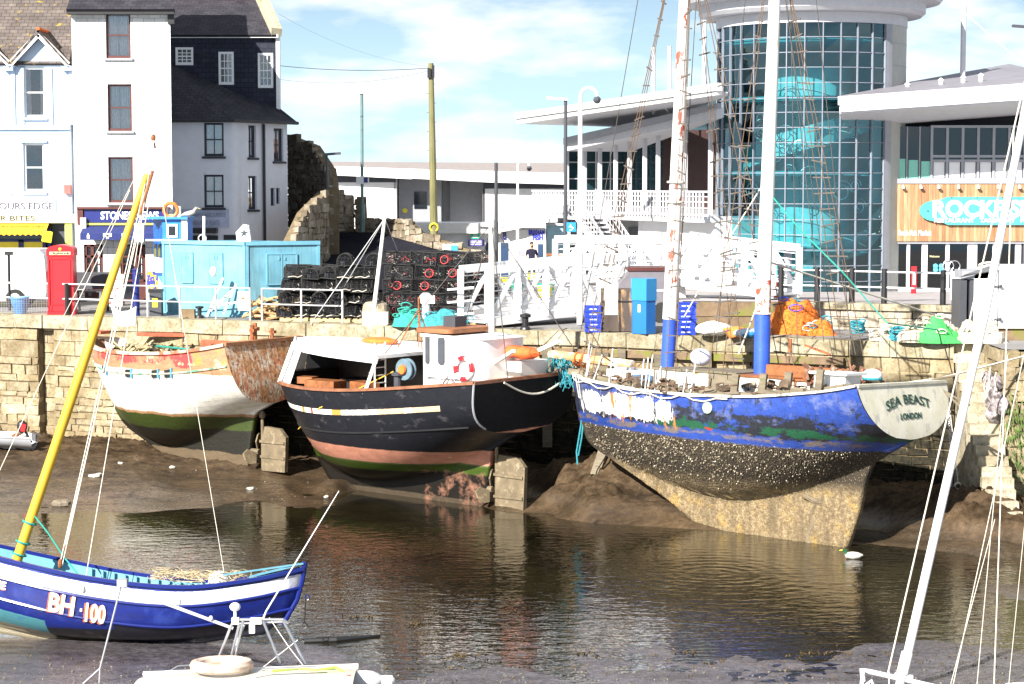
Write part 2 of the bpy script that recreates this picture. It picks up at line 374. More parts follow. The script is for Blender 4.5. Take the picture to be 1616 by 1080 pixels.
# ---------------------------------------------------------------- mud bed (height field through measured points)
WZ = -4.75
cps = []
def cp(px, py, z, wgt=1): p = onz(px, py, z); cps.append((p.x, p.y, z, wgt))
for a in [(-200,690,-4.05),(0,692,-4.05),(60,690,-4.05),(150,690,-4.05),(0,730,-4.3),(150,730,-4.3),(60,765,-4.55),(200,765,-4.45),(0,798,-4.74),(120,800,-4.74),(260,795,-4.72),(340,775,-4.55),
          (400,775,-4.6),(440,768,-4.5),(430,795,-4.74),(500,766,-4.62),(490,785,-4.85),(400,800,-4.85),(560,790,-4.95),(520,752,-4.3),(300,830,-4.95),(100,840,-4.95),(500,850,-5.05),(700,815,-4.95),(720,840,-5.0),(800,840,-5.08),(880,850,-5.05),(950,875,-5.1),(1000,860,-5.0),(640,790,-4.85),(850,795,-4.72),
          (800,770,-4.5),(880,760,-4.0),(860,815,-4.82),(960,840,-4.8),(1060,870,-4.95),(1180,880,-5.0),(1300,900,-5.0),(1380,850,-4.85),(1430,880,-4.85),(1450,858,-4.74),(1530,862,-4.72),(1616,868,-4.74),
          (1500,890,-4.9),(1616,900,-4.9),(1700,870,-4.75),(1000,930,-5.1),(1300,980,-5.0),(600,950,-5.0),(800,1000,-4.9),(1200,1015,-4.88),(1600,1010,-4.86),(300,900,-5.0),(20,880,-4.95),(-200,880,-4.95),
          (0,985,-4.8),(-100,1040,-4.6),(0,1050,-4.62),(150,1052,-4.64),(300,1050,-4.67),(430,1036,-4.72),(520,1055,-4.74),(620,1040,-4.765),(800,1046,-4.75),(1000,1042,-4.75),(1200,1046,-4.745),(1400,1036,-4.735),
          (1560,1034,-4.72),(1700,1036,-4.72),(300,1100,-4.7),(700,1100,-4.72),(1100,1100,-4.72),(1500,1100,-4.7),(0,1120,-4.6),(480,990,-4.84),(600,990,-4.86)]: cp(*a)
for x, y, z in [(1.6,58.6,-3.6),(2.9,58.2,-3.4),(3.9,57.6,-3.6),(2.5,56.4,-3.9),(3.6,55.8,-4.3),(-1,61.5,-3.7),(5.5,58,-3.6),(8,56.5,-3.8),(11,54.5,-3.9),(11.6,53.0,-3.7),(11.9,51.8,-3.8),(12.3,52.6,-3.5),(13,51.2,-4.1),(14.5,51.6,-3.8),(10.6,52.2,-4.5),(12,50.6,-4.5),
                (-13,66.3,-4.1),(-8,64.6,-4.2),(-4,63,-4.2),(-20,69,-4.0),(-17,60,-4.55)]: cps.append((x, y, z, 1.))
def mudz(x, y):
    a = b = 0
    for cx, cy, cz, wg in cps:
        d2 = (x-cx)**2 + ((y-cy)*.8)**2 + .25
        k = 1/(d2*d2); a += k*cz; b += k
    z = a/b
    hi = max(0, min(1, (z+4.6)/1.0))
    n = mn.fractal(V((x*.9, y*.9, 3)), .8, 2.1, 5)
    n2 = mn.fractal(V((x*3.1, y*3.1, 9)), .9, 2.2, 3)
    n3 = mn.fractal(V((x*7.7, y*7.7, 4)), .9, 2.2, 3)
    z += n*(.018+.10*hi) + n2*(.008+.20*hi) + n3*.13*hi
    return z
nx, ny = 520, 400; X0, X1, Y0_, Y1_ = -30., 26., 33.5, 72.
vs = []; fs = []
for j in range(ny+1):
    y = Y0_ + (Y1_-Y0_)*j/ny
    for i in range(nx+1):
        x = X0 + (X1-X0)*i/nx
        vs.append((x, y, mudz(x, y)) if y < quayY(x)+1.6 else (x, y, -4.3))
for j in range(ny):
    for i in range(nx): a = j*(nx+1)+i; fs.append((a, a+1, a+nx+2, a+nx+1))
g = G('wet_mud'); nA = g.noise(.9, None, 8, .7); nB = g.noise(7., None, 8, .7)
z = g.sep()[2]
c = g.mix(g.mr(nA, .35, .65), (.046,.032,.019), (.125,.086,.052)); c = g.mix(g.mr(nB, .42, .62), c, g.mix(1., c, (.62,.58,.55), 'MULTIPLY'))
c = g.mix(g.math('MULTIPLY', g.mr(g.sep()[1], 47, 42), g.mr(z, -4.55, -4.68)), c, g.mix(g.mr(nB, .4, .6), (.06,.055,.065), (.14,.13,.15)))  # near mud tinted blue-grey, a painted reflection of the sky
c = g.mix(g.ramp(g.noise(26., None, 4), [(.66, 0), (.72, .7)]), c, (.26,.21,.15))
wet = g.math('MULTIPLY', g.mr(z, -4.2, -4.6), 1.0)
nearm = g.mr(g.sep()[1], 48, 42)
stk = g.noise(1.5, g.vec((.30,1.7,1)), 6, .62); c = g.mix(g.mr(stk, .45, .66), c, g.mix(1., c, (.58,.55,.52), 'MULTIPLY'))
rg = g.math('ADD', g.mr(stk, .4, .6, -.10, .16), g.math('ADD', g.math('MULTIPLY', g.mr(nB, .38, .66, .06, .42), g.mr(nearm, 0, 1, 1, .45)), g.math('MULTIPLY', g.math('SUBTRACT', 1., wet), .6)))
g.bump(g.math('ADD', g.math('MULTIPLY', nB, .6), g.math('MULTIPLY', g.noise(30., None, 4), .25)), .55, .05); M_MUD = g.fin(c, rg, 0, g.math('ADD', g.mr(z, -4.2, -4.6, .08, .6), g.math('MULTIPLY', nearm, .4)))
me = bpy.data.meshes.new('mud'); me.from_pydata(vs, [], fs); me.materials.append(M_MUD); me.polygons.foreach_set('use_smooth', [True]*len(me.polygons))
ob = bpy.data.objects.new('mud', me); sc.collection.objects.link(ob); ob['kind'] = 'structure'
# ---- water
g = G('harbour_water'); vec = g.vec((1,1.0,1))
ps = V((onz(1130, 905, WZ).x, onz(1130, 905, WZ).y, 0))
sx = g.sep(); dx = g.math('SUBTRACT', sx[0], ps.x); dy = g.math('SUBTRACT', sx[1], ps.y); rr = g.math('SQRT', g.math('ADD', g.math('MULTIPLY', dx, dx), g.math('MULTIPLY', dy, dy)))
ring = g.math('MULTIPLY', g.math('SINE', g.math('MULTIPLY', rr, 16.)), g.mr(rr, 4.5, .5, 0, .10))
far = g.mr(sx[1], 59., 50., .12, 1.); calm = g.mr(g.noise(.25, vec, 2), .35, .65, .5, 1.)
h = g.math('MULTIPLY', g.math('MULTIPLY', g.math('ADD', g.noise(2.3, g.vec((.8,1.5,1)), 3, .55), g.math('MULTIPLY', g.noise(9., g.vec((.7,1.5,1)), 2, .5), .13)), far), calm)
g.bump(g.math('ADD', h, ring), .5, .065)
M_WATER = g.fin(g.mix(g.mr(g.noise(.5), .4, .6), (.020,.016,.007), (.010,.008,.004)), .01, 0, .5); g.p.inputs['IOR'].default_value = 2.0
mb = MB(); mb.add([(-200,5,WZ),(200,5,WZ),(200,72,WZ),(-200,72,WZ)], [(0,1,2,3)])
ob = mb.build('water', M_WATER); ob['kind'] = 'structure'

# ---------------------------------------------------------------- quay ground, raised promenade
mb = MB(); e = .5
mb.add([(-400, quayY(-60)+e, 0), (-60, quayY(-60)+e, 0), (12.35, quayY(12.35)+e, 0), (12.36, 57.0, 0), (13.2, 57.0, 0), (13.2, 54.2, 0), (60, 54.2, 0), (3000, 54.2, 0), (3000, 3000, 0), (-3000, 3000, 0), (-3000, quayY(-60)+e, 0)], [tuple(range(11))])
ob = mb.build('ground', M_ASPH); ob['kind'] = 'structure'
PE = [V((5.3, 62.9, 0)), V((8.4, 62.6, 0)), V((19, 57.2, 0)), V((60, 57.2, 0))]
mb = MB(); bk = [V((5.3, 83.8, 0)), V((8.4, 83.8, 0)), V((19, 83.8, 0)), V((60, 83.8, 0))]
for i in range(3):
    mb.add([PE[i]+V((0,0,.8)), PE[i+1]+V((0,0,.8)), bk[i+1]+V((0,0,.012)), bk[i]+V((0,0,.012))], [(0,1,2,3)])
mb.add([PE[0]+V((0,0,-.1)), PE[0]+V((0,0,.8)), bk[0]+V((0,0,.012)), bk[0]+V((0,0,-.1))], [(0,1,2,3)])
ob = mb.build('promenade', M_PAVE); ob['kind'] = 'structure'
def plazaz(y): return .012 + (.8-.012)*max(0, min(1, (83.8-y)/(83.8-62)))

def blocks(mb, P, d, n, length, z0, z1, hmin, hmax, wmin, wmax, depth, jit, skip=None, back=.03, irregular=0):
    """courses of separate stones along P + d*s, faces looking along n"""
    z = z1
    while z > z0+.05:
        h = min(random.uniform(hmin, hmax), z-z0); s = -random.uniform(0, wmax*.5)
        while s < length:
            w_ = random.uniform(wmin, wmax); a = max(0, s); b = min(length, s+w_)
            if b-a > .06:
                c = (a+b)/2
                if not (skip and skip(c, z-h/2)):
                    o = random.uniform(-jit, jit); g_ = .006+random.random()*.008*(1+irregular)
                    hw = (b-a)/2-g_; hh = h/2-g_
                    if hw > .02 and hh > .02:
                        ce = P + d*c + n*(-depth/2+o) + V((0,0,z-h/2)); base = len(mb.v)
                        mb.obox(ce, d, n, (0,0,1), (hw, depth/2, hh))
                        for k in range(base, len(mb.v)):
                            q = mb.v[k] - ce; mb.v[k] = mb.v[k] + d*random.uniform(-1,1)*(.012+irregular*.03) + V((0,0,1))*random.uniform(-1,1)*(.010+irregular*.03) + n*random.uniform(-1,1)*.02
            s += w_
        z -= h
# main quay wall
sL = (V((12.35, quayY(12.35), 0)) - V((-26, quayY(-26), 0))).length; P0 = V((-26, quayY(-26), 0))
def s_of_px(px):
    u = (px-808)/FPX; Y = 61.7/(1+.43*u); return (V((u*Y, Y, 0))-P0).length
sa, sb = s_of_px(57), s_of_px(82)
quay = thing('quay_wall', 'cream stone harbour wall behind the stranded boats with a dark vertical slot', 'wall', (0, 61.7, -5))
mb = MB()
for s0, s1 in ((0, sa), (sb, sL)):
    blocks(mb, P0+QD*s0, QD, QO, s1-s0, -1.7, -.43, .34, .62, .5, 1.5, .5, .014, irregular=.3)
    blocks(mb, P0+QD*s0, QD, QO, s1-s0, -5.6, -1.7, .16, .48, .25, 1.1, .5, .022, irregular=.8)
for s0, s1 in ((0, sa), (sb, sL)):
    pass
mb.build('stonework', M_QUAYS, quay)
mb = MB(); s = 0
while s < sL:
    w_ = random.uniform(.9, 2.2); b_ = min(sL, s+w_); c = (s+b_)/2
    if not (sa-.1 < c < sb+.1):
        mb.obox(P0+QD*c+QO*(-.40+random.uniform(-.02,.03)+.03)+V((0,0,-.215+random.uniform(-.01,.01))), QD, QO, (0,0,1), ((b_-s)/2-.012, .45, .215))
    s = b_
mb.jitter(.03, 1.3); mb.build('coping', M_COPE, quay)
mb = MB()
for s0, s1 in ((0, sa), (sb, sL)): mb.obox(P0+QD*((s0+s1)/2)+QO*(-.30)+V((0,0,-3)), QD, QO, (0,0,1), ((s1-s0)/2, .255, 2.58))
mb.obox(P0+QD*(sL/2)+QO*(-.80)+V((0,0,-3)), QD, QO, (0,0,1), (sL/2, .2, 2.5)); mb.v = [p for p in mb.v]; mb.build('joints', M_MORTAR, quay)
mb = MB(); mb2 = MB()
blocks(mb2, P0+QD*sa, QD, QO, sb-sa, -5.2, -.2, .3, .5, .5, .9, .3, .01); 
for i in range(len(mb2.v)): mb2.v[i] = mb2.v[i] - QO*.33
mb2.build('slot_back', M_QUAY, quay)
# stairs
stairs = thing('stone_stairs', 'worn stone steps going down to the mud beside the blue ketch', 'stairs', (12.75, 54, -4.7))
mb = MB()
for i in range(18):
    z1 = -.02-.25*i; y = 56.9-.3*i
    xw = 12.33+random.uniform(-.03,.03)
    mb.box((xw, y-.3-.02, z1-.25), (13.16, y+.02, z1)); mb.box((xw+.05, y-.02, -5), (13.14, y+.3, z1-.26))
mb.jitter(.05, 1.1); mb.build('step', stone_mat('step_stone', [(.54,.49,.38), (.48,.43,.32), (.60,.55,.44)], (.13,.15,.05), -.2), stairs)
mb = MB()
blocks(mb, V((13.17, 57.5, 0)), V((0,-1,0)), V((-1,0,0)), 3.7, -5.2, -.02, .2, .45, .3, .8, .3, .04, irregular=.8)
blocks(mb, V((13.2, 53.8, 0)), V((1,0,0)), V((0,-1,0)), 5, -5.2, -.02, .2, .45, .3, .8, .3, .04, irregular=.8)
q = thing('stair_side_wall', 'rough stone wall with green weed to the right of the stone steps', 'wall', (15, 55, -5)); mb.build('stonework', M_QUAY, q)
mb = MB(); mb.box((13.3, 54.0, -5.2), (19, 57.4, -.1)); mb.build('core', M_DARKJ, q)
mb = MB()      # weed hanging on the wall
for k in range(1500):
    f = random.random()
    if f < .5: p = V((13.12, random.uniform(53.8, 56.8), 0)); nn = V((-1,0,0))
    else: p = V((random.uniform(13.15, 15), 53.72, 0)); nn = V((0,-1,0))
    p.z = -random.triangular(1.0, 4.2, 1.8); l = random.uniform(.06,.2); a = random.uniform(-.4,.4)
    t = V((0,1,0)) if f < .5 else V((1,0,0)); wv = random.uniform(.01,.03); d = V((0,0,-1))+t*a+nn*random.uniform(.1,.5)
    mb.add([p-t*wv, p+t*wv, p+d*l+nn*.03], [(0,1,2)])
wd = mb.solo('seaweed', mat('green_weed', (.07,.12,.02), .7, v=.5, vs=5), None, None, kind='stuff')
# promenade retaining wall and timber edge
q = thing('promenade_wall', 'low pale stone wall holding up the raised promenade', 'wall', (12, 61, 0)); mb = MB()
d = (PE[2]-PE[1]); ln = d.length; d.normalize(); n_ = V((d.y, -d.x, 0))
blocks(mb, PE[1]+n_*.06, d, n_, ln, .0, .62, .2, .3, .5, 1.3, .3, .02)
mb.build('stonework', M_PROM, q)
mb = MB(); s = 0
while s < ln:
    b_ = min(ln, s+random.uniform(.8, 1.6)); mb.obox(PE[1]+d*((s+b_)/2)+n_*(-.12)+V((0,0,.72)), d, n_, (0,0,1), ((b_-s)/2-.01, .28, .1)); s = b_
mb.jitter(.02, 2); mb.build('coping', M_COPE, q)
for nm, zz, sh, lab in (('timber_baulk', .58, 0, 'upper mossy timber baulk edging the raised promenade left of the orange net'), ('timber_baulk', .14, .15, 'lower green timber baulk under another, left of the orange net')):
    mb = MB(); mb.box((5.5+sh, 62.45-sh*.5, zz-.21), (8.4+sh, 62.85-sh*.5, zz+.21)); mb.jitter(.03, 2); mb.solo(nm, M_TIMBER, lab, 'timber', 'timber baulks on the quay')
# ---------------------------------------------------------------- text helper
def text_mesh(txt, size, depth=.01, bold=0, spacing=1, shear=0):
    cu = bpy.data.curves.new('t', 'FONT'); cu.body = txt; cu.size = size; cu.extrude = depth; cu.align_x = 'CENTER'; cu.align_y = 'CENTER'
    cu.space_character = spacing; cu.offset = bold; cu.shear = shear; cu.resolution_u = 3
    o = bpy.data.objects.new('t', cu); sc.collection.objects.link(o); bpy.context.view_layer.update()
    me = bpy.data.meshes.new_from_object(o.evaluated_get(bpy.context.evaluated_depsgraph_get()))
    bpy.data.objects.remove(o); bpy.data.curves.remove(cu); return me
def text_on(txt, size, o, xd, nrm, m, parent, name='lettering', bold=0, fit=None, spacing=1, shear=0, depth=.008, local=False, yscale=1, bend=0):
    """lettering centred at o, reading along xd on the face whose outward normal is nrm"""
    me = text_mesh(txt, size, depth, bold, spacing, shear)
    vs = [v.co.copy() for v in me.vertices]; wdt = max(v.x for v in vs)-min(v.x for v in vs)
    k = fit/wdt if fit else 1; xd = V(xd); nrm = V(nrm); up = nrm.cross(xd).normalized()
    hw = wdt*k/2
    mb = MB(); fs = [list(p.vertices) for p in me.polygons]
    mb.add([V(o) + xd*(v.x*k) + up*(v.y*yscale*(k if not fit else 1) - bend*((v.x*k/hw)**2)) + nrm*(v.z+depth) for v in vs], fs)
    bpy.data.meshes.remove(me); return words(mb, xd, size*.2*(k if fit else 1), name, m, parent, local)
def words(mb, xd, gap, name, m, parent, local):
    par = list(range(len(mb.v)))
    def f(a):
        while par[a] != a: par[a] = par[par[a]]; a = par[a]
        return a
    for fc in mb.f:
        for q in fc[1:]: par[f(q)] = f(fc[0])
    ext = {}
    for i, p in enumerate(mb.v):
        r = f(i); x = p.dot(xd); a, b = ext.get(r, (x, x)); ext[r] = (min(a, x), max(b, x))
    run = None; grp = {}; k = -1
    for r in sorted(ext, key=lambda r: ext[r][0]):
        a, b = ext[r]
        if run is None or a-run > gap: k += 1; run = b
        run = max(run, b); grp[r] = k
    out = None
    for j in range(k+1):
        q = MB(); mp_ = {}
        for fc in mb.f:
            if grp[f(fc[0])] != j: continue
            for i in fc:
                if i not in mp_: mp_[i] = len(q.v); q.v.append(mb.v[i])
            q.f.append([mp_[i] for i in fc]); q.m.append(0)
        out = q.build(name, m, parent, local=local)
    return out

def window(fc, root, r, fm, nx=1, ny=2, fw=.07, mw=.03, d=-.12, curtain=None, glass=None, sill=None, room=True, midrail=.05, cfrac=1):
    u0, u1, z0, z1 = r; mb = MB()
    for a, b, c, e in ((u0, u0+fw, z0, z1), (u1-fw, u1, z0, z1), (u0+fw, u1-fw, z1-fw, z1), (u0+fw, u1-fw, z0, z0+fw*1.3)): fc.box(mb, a, b, c, e, d-.05, d+.03)
    for i in range(1, nx): u = u0+fw+(u1-u0-2*fw)*i/nx; fc.box(mb, u-mw/2, u+mw/2, z0+fw, z1-fw, d-.035, d+.015)
    for j in range(1, ny):
        z = z0+fw+(z1-z0-2*fw)*j/ny; m_ = midrail if (ny % 2 == 0 and j == ny//2) else mw
        fc.box(mb, u0+fw, u1-fw, z-m_/2, z+m_/2, d-.045, d+.02)
    f = mb.build('window', fm, root)
    mb = MB(); fc.box(mb, u0+fw*.6, u1-fw*.6, z0+fw*.6, z1-fw*.6, d-.022, d-.012); mb.build('pane', glass or M_GLASS, f)
    if curtain:
        mb = MB(); n = 34
        for side in ((0, .5), (.5, 1)):
            cu0 = u0+.04+(u1-u0-.08)*side[0]; cu1 = u0+.04+(u1-u0-.08)*side[1]
            if cfrac < 1:
                if side[0] == 0: cu1 = cu0+(cu1-cu0)*cfrac
                else: cu0 = cu1-(cu1-cu0)*cfrac
            mb.grid(lambda a, b: fc.pt(cu0+(cu1-cu0)*a, z0+.05+(z1-z0-.1)*b, d-.12+.045*math.sin(a*30+b*1.5)+.012*math.sin(a*67)), n, 2)
        mb.build('curtain', curtain, f, smooth=True)
    if room:
        mb = MB(); fc.box(mb, u0-.02, u1+.02, z0-.02, z1+.02, -.62, -.6); mb.build('room_shade', M_ROOM, f)
    if sill:
        mb = MB(); fc.box(mb, u0-.08, u1+.08, z0-.09, z0-.005, -.05, .10); mb.build('sill', sill, f)
    return f

def slate_mat(name, cols, moss=None, mth=.6, bump=.5, row=.2):
    g = G(name); br = g.n('ShaderNodeTexBrick'); br.offset = .5; br.inputs['Scale'].default_value = 1
    br.inputs['Brick Width'].default_value = .32; br.inputs['Row Height'].default_value = row; br.inputs['Mortar Size'].default_value = .012; br.inputs['Mortar Smooth'].default_value = .2
    br.inputs['Color1'].default_value = (*cols[0], 1); br.inputs['Color2'].default_value = (*cols[1], 1); br.inputs['Mortar'].default_value = (*[x*.35 for x in cols[0]], 1)
    g.l(g.tc.outputs['UV'], br.inputs['Vector']); c = br.outputs[0]
    c = g.mix(g.mr(g.noise(1.7, None, 7), .35, .7), g.mix(1., c, (.6,.6,.62), 'MULTIPLY'), c)
    if moss: c = g.mix(g.ramp(g.noise(3.2, None, 7, .7), [(mth, 0), (mth+.07, 1)]), c, moss)
    g.bump(br.outputs[1], -bump, .02); return g.fin(c, .75, 0, .3)
def roof_quad(mb, a, b, c, d, th=.08):
    """sloping slab a-b eave, d-c ridge, with UVs in metres"""
    a, b, c, d = map(V, (a, b, c, d)); n = (b-a).cross(d-a).normalized()
    if n.z < 0: n = -n
    if mb.uv is None: mb.uv = []
    ex = (b-a).normalized(); ey = n.cross(ex)
    base = len(mb.v); mb.add([a, b, c, d, a-n*th, b-n*th, c-n*th, d-n*th], [(0,1,2,3), (7,6,5,4), (0,4,5,1), (1,5,6,2), (2,6,7,3), (3,7,4,0)])
    for p in (a, b, c, d, a, b, c, d): mb.uv.append(((p-a).dot(ex), (p-a).dot(ey)))
def facewall_uv(fc, mb, u0, u1, z0, z1, holes, th=.2):
    if mb.uv is None: mb.uv = []
    fc.wall(mb, u0, u1, z0, z1, holes, th)
    for p in mb.v[len(mb.uv):]: mb.uv.append(((p-fc.o).dot(fc.x), p.z))

g = G('white_hung_slates'); br = g.n('ShaderNodeTexBrick'); br.offset = .5; br.inputs['Scale'].default_value = 1
br.inputs['Brick Width'].default_value = .42; br.inputs['Row Height'].default_value = .26; br.inputs['Mortar Size'].default_value = .008
br.inputs['Color1'].default_value = (.72,.71,.70, 1); br.inputs['Color2'].default_value = (.60,.59,.58, 1); br.inputs['Mortar'].default_value = (.20,.20,.22, 1)
dv = g.n('ShaderNodeVectorMath', operation='ADD'); nn = g.n('ShaderNodeTexNoise'); nn.inputs['Scale'].default_value = 1.5; g.l(g.tc.outputs['UV'], nn.inputs['Vector'])
sv = g.n('ShaderNodeVectorMath', operation='SCALE'); g.l(nn.outputs[1], sv.inputs[0]); sv.inputs[3].default_value = .06; g.l(g.tc.outputs['UV'], dv.inputs[0]); g.l(sv.outputs[0], dv.inputs[1]); g.l(dv.outputs[0], br.inputs['Vector'])
g.bump(br.outputs[1], -.6, .02); cw = g.mix(g.ramp(g.noise(1.2, g.vec((1,1,.2)), 7, .7), [(.5, 0), (.68, .6)]), br.outputs[0], (.40,.38,.35)); M_WSLATE = g.fin(cw, .6)
M_BLUEW = mat('pale_blue_render', (.46,.57,.72), .8, v=.05, patches=[((.34,.42,.52), 2.5, .60, .2)])
M_WREND = mat('white_render', (.66,.67,.72), .8, v=.05, patches=[((.5,.5,.52), 1.5, .6, .2)])
M_SLATE = slate_mat('dark_roof_slate', [(.035,.033,.045), (.060,.055,.068)], (.20,.19,.05), .68)
M_SLATEL = slate_mat('lichen_roof_slate', [(.13,.105,.095), (.18,.15,.135)], (.42,.28,.03), .60)
M_SLATEH = slate_mat('hung_grey_slate', [(.022,.026,.045), (.034,.040,.065)], None)
M_TERRA = mat('terracotta_ridge', (.60,.12,.03), .8, v=.3, vs=8)
M_SASHR = mat('dark_red_sash', (.085,.018,.015), .5, v=.2)
M_SASHB = mat('dark_blue_black_sash', (.018,.018,.03), .5)
M_CREAMP = mat('cream_paint', (.72,.70,.42), .5, v=.04)
M_YGREEN = mat('lime_yellow_paint', (.62,.66,.12), .5, v=.04)
M_AWNY = mat('yellow_awning_cloth', (.88,.50,.02), .8, v=.06)
M_TXTN = mat('dark_lettering', (.02,.02,.05), .6)

# ---------------------------------------------------------------- pale blue house with shop
F1 = Face(115, 77.0); E0 = F1.uz(-60, 300)[0]
h1 = thing('blue_house', 'pale blue gabled house with cream and yellow snack shop, cut by the left edge', 'house', F1.pt(-2.5, 0, -3))
eav = F1.uz(60, 105)[1]
wu = F1.rc(37, 106, 71, 186); wl = F1.rc(37, 226, 70, 303); sh = F1.rc(-60, 352, 103, 470)
mb = MB(); top = F1.uz(60, 62)[1]
F1.wall(mb, E0, 0, 0, eav, [wu if wu[3] < eav else (wu[0], wu[1], wu[2], eav-.01), wl, sh], .2)
g0, _ = F1.uz(18, 100); g1, _ = F1.uz(110, 100); gm, gz = F1.uz(62, 60)
for a, b in ((g0, g1), (g0-2.3, g0)):
    m_ = (a+b)/2
    mb.prism([F1.pt(a+.25, eav-.02, 0), F1.pt(b-.25, eav-.02, 0), F1.pt(b-.25, eav+.25, 0), F1.pt(m_, gz, 0), F1.pt(a+.25, eav+.25, 0)], -F1.n*.3)
mb.box((F1.pt(E0,0,-8).x, F1.pt(0,0,-8).y-.1, 0), (F1.pt(0,0,0).x, F1.pt(0,0,-8).y, 10))
F1.box(mb, -.01, 0, 0, eav, -8, -.01)
mb.build('wall', M_BLUEW, h1)
mb = MB()
F1.box(mb, E0, 0, *[F1.uz(60, y)[1] for y in (205, 198)], 0, .10)           # string course
for x in (19, 33, 78, 110):
    a = F1.uz(x-1.5, 110)[0]; F1.box(mb, a, a+.14, F1.uz(60,197)[1], F1.uz(60, 108)[1], 0, .05)
for x in (12, 104): a = F1.uz(x, 108)[0]; F1.box(mb, a-.1, a+.25, F1.uz(60,112)[1], F1.uz(60,105)[1], 0, .22)
F1.box(mb, wl[0]-.1, wl[1]+.12, wl[3]+.02, wl[3]+.1, 0, .09)
mb.build('moulding', M_BLUEW, h1)
mb = MB()
for a, b in ((g0, g1), (g0-2.3, g0)):
    m_ = (a+b)/2
    for s_ in (-1, 1):
        e_ = a if s_ < 0 else b
        mb.bar(F1.pt(e_-s_*-.0, eav+.05, .28), F1.pt(m_, gz+.12, .28), .06, .2, up=(0,0,1))
mb.build('bargeboard', M_WHITE, h1)
mb = MB()
for a, b in ((g0, g1), (g0-2.3, g0)):
    m_ = (a+b)/2
    roof_quad(mb, F1.pt(a-.02, eav+.1, .33), F1.pt(a-.02, eav+.1, -4), F1.pt(m_, gz+.28, -4), F1.pt(m_, gz+.28, .33))
    roof_quad(mb, F1.pt(b+.02, eav+.1, -4), F1.pt(b+.02, eav+.1, .33), F1.pt(m_, gz+.28, .33), F1.pt(m_, gz+.28, -4))
zt = 4.4+292*85/3200+1
roof_quad(mb, F1.pt(E0, eav+.1, .1), F1.pt(-.02, eav+.1, .1), F1.pt(-.02, eav+3.6, -3.6), F1.pt(E0, eav+3.6, -3.6))
mb.build('roof', M_SLATEL, h1)
mb = MB(); mb.tube([F1.pt(E0, F1.uz(5, 3)[1]-.1, -3.5), F1.pt(F1.uz(22,3)[0], F1.uz(5, 3)[1]-.1, -3.5)], .13); mb.tube([F1.pt((g0+g1)/2, gz+.32, .33), F1.pt((g0+g1)/2, gz+.32, -3)], .07); mb.build('ridge_tile', M_TERRA, h1)
window(F1, h1, (wu[0], wu[1], wu[2], min(wu[3], eav-.01)), M_WHITE, 1, 2, .08, curtain=M_CURT, cfrac=.5, sill=M_WHITE)
window(F1, h1, wl, M_WHITE, 1, 2, .08, curtain=None, sill=M_WHITE)
# shop front
r = F1.rc(-60, 338, 120, 352); mb = MB(); F1.box(mb, E0, .1, r[2], r[3]-.0, 0, .16); mb.build('shop_fascia', M_CREAMP, h1)
c = F1.rc(44, 339, 98, 350)
text_on('HARBOUR BITES', .3, F1.pt(F1.uz(-6, 345)[0], F1.uz(45, 345)[1], .165), F1.x, F1.n, M_TXTN, h1, fit=F1.uz(56,345)[0]-F1.uz(-68,345)[0], yscale=.9)
sg = thing('shop_sign_board', 'white board reading HARBOURS EDGE above the cream shop fascia', 'sign', F1.pt(-2.5, 3, .1))
r = F1.rc(-60, 310, 88, 337); mb = MB(); F1.box(mb, E0, r[1], r[2], r[3], .0, .05); mb.build('board', M_WHITE, sg)
text_on('HARBOURS EDGE', .42, F1.pt(F1.uz(21, 325)[0], F1.uz(21, 326)[1], .055), F1.x, F1.n, mat('grey_blue_lettering', (.03,.03,.08), .6), sg, fit=F1.uz(84,325)[0]-F1.uz(-42,325)[0], yscale=.9)
mb = MB(); r = F1.rc(104, 352, 119, 480); F1.box(mb, r[0], 0, 0, r[3], 0, .08); mb.build('pilaster', M_YGREEN, h1)
mb = MB(); F1.box(mb, E0, F1.uz(80,400)[0], 0, F1.uz(50,381)[1], -.15, -.05); mb.build('shop_panel', M_YELLOW, h1)
mb = MB()
for x in (-40, 29, 67): a = F1.uz(x, 400)[0]; F1.box(mb, a, a+.2, 0, F1.uz(50,379)[1], -.15, -.03)
F1.box(mb, E0, F1.uz(80,400)[0], F1.uz(50,382)[1], F1.uz(50,378)[1], -.15, -.03); F1.box(mb, F1.uz(72,400)[0], F1.uz(80,400)[0], 0, F1.uz(50,360)[1], -.15, -.03)
mb.build('shop_frame', M_NAVY, h1)
mb = MB(); F1.box(mb, E0, F1.uz(100,400)[0], 0, F1.uz(50,352)[1], -.4, -.3); mb.build('shop_glass', M_GLASSD, h1)
mb = MB(); F1.box(mb, F1.uz(80,400)[0], F1.uz(103,400)[0], 0, F1.uz(50,352)[1], -.32, -.28); mb.build('doorway', M_DGREY, h1)
aw = thing('yellow_awning', 'yellow scalloped awning reading SANDWICHES over the snack shop window', 'awning', F1.pt(-2.5, 2.4, .4))
mb = MB(); za, zb = F1.uz(40, 353)[1], F1.uz(40, 363)[1]; ue = F1.uz(80, 360)[0]
mb.add([F1.pt(E0, za, .1), F1.pt(ue-.05, za, .1), F1.pt(ue, zb, .75), F1.pt(E0, zb, .75), F1.pt(E0, za-.02, .1), F1.pt(ue-.05, za-.02, .1), F1.pt(ue, zb-.02, .75), F1.pt(E0, zb-.02, .75)], [(0,3,2,1), (4,5,6,7), (1,2,6,5), (3,7,6,2)])
u = E0; 
while u < ue-.1:
    mb.prism([F1.pt(u, zb, .75), F1.pt(u+.2, zb, .75), F1.pt(u+.2, zb-.14, .75), F1.pt(u+.1, zb-.2, .75), F1.pt(u, zb-.14, .75)], F1.n*.012); u += .205
mb.build('cloth', M_AWNY, aw)
up_ = (F1.pt(0, za, .1)-F1.pt(0, zb, .75)).normalized()
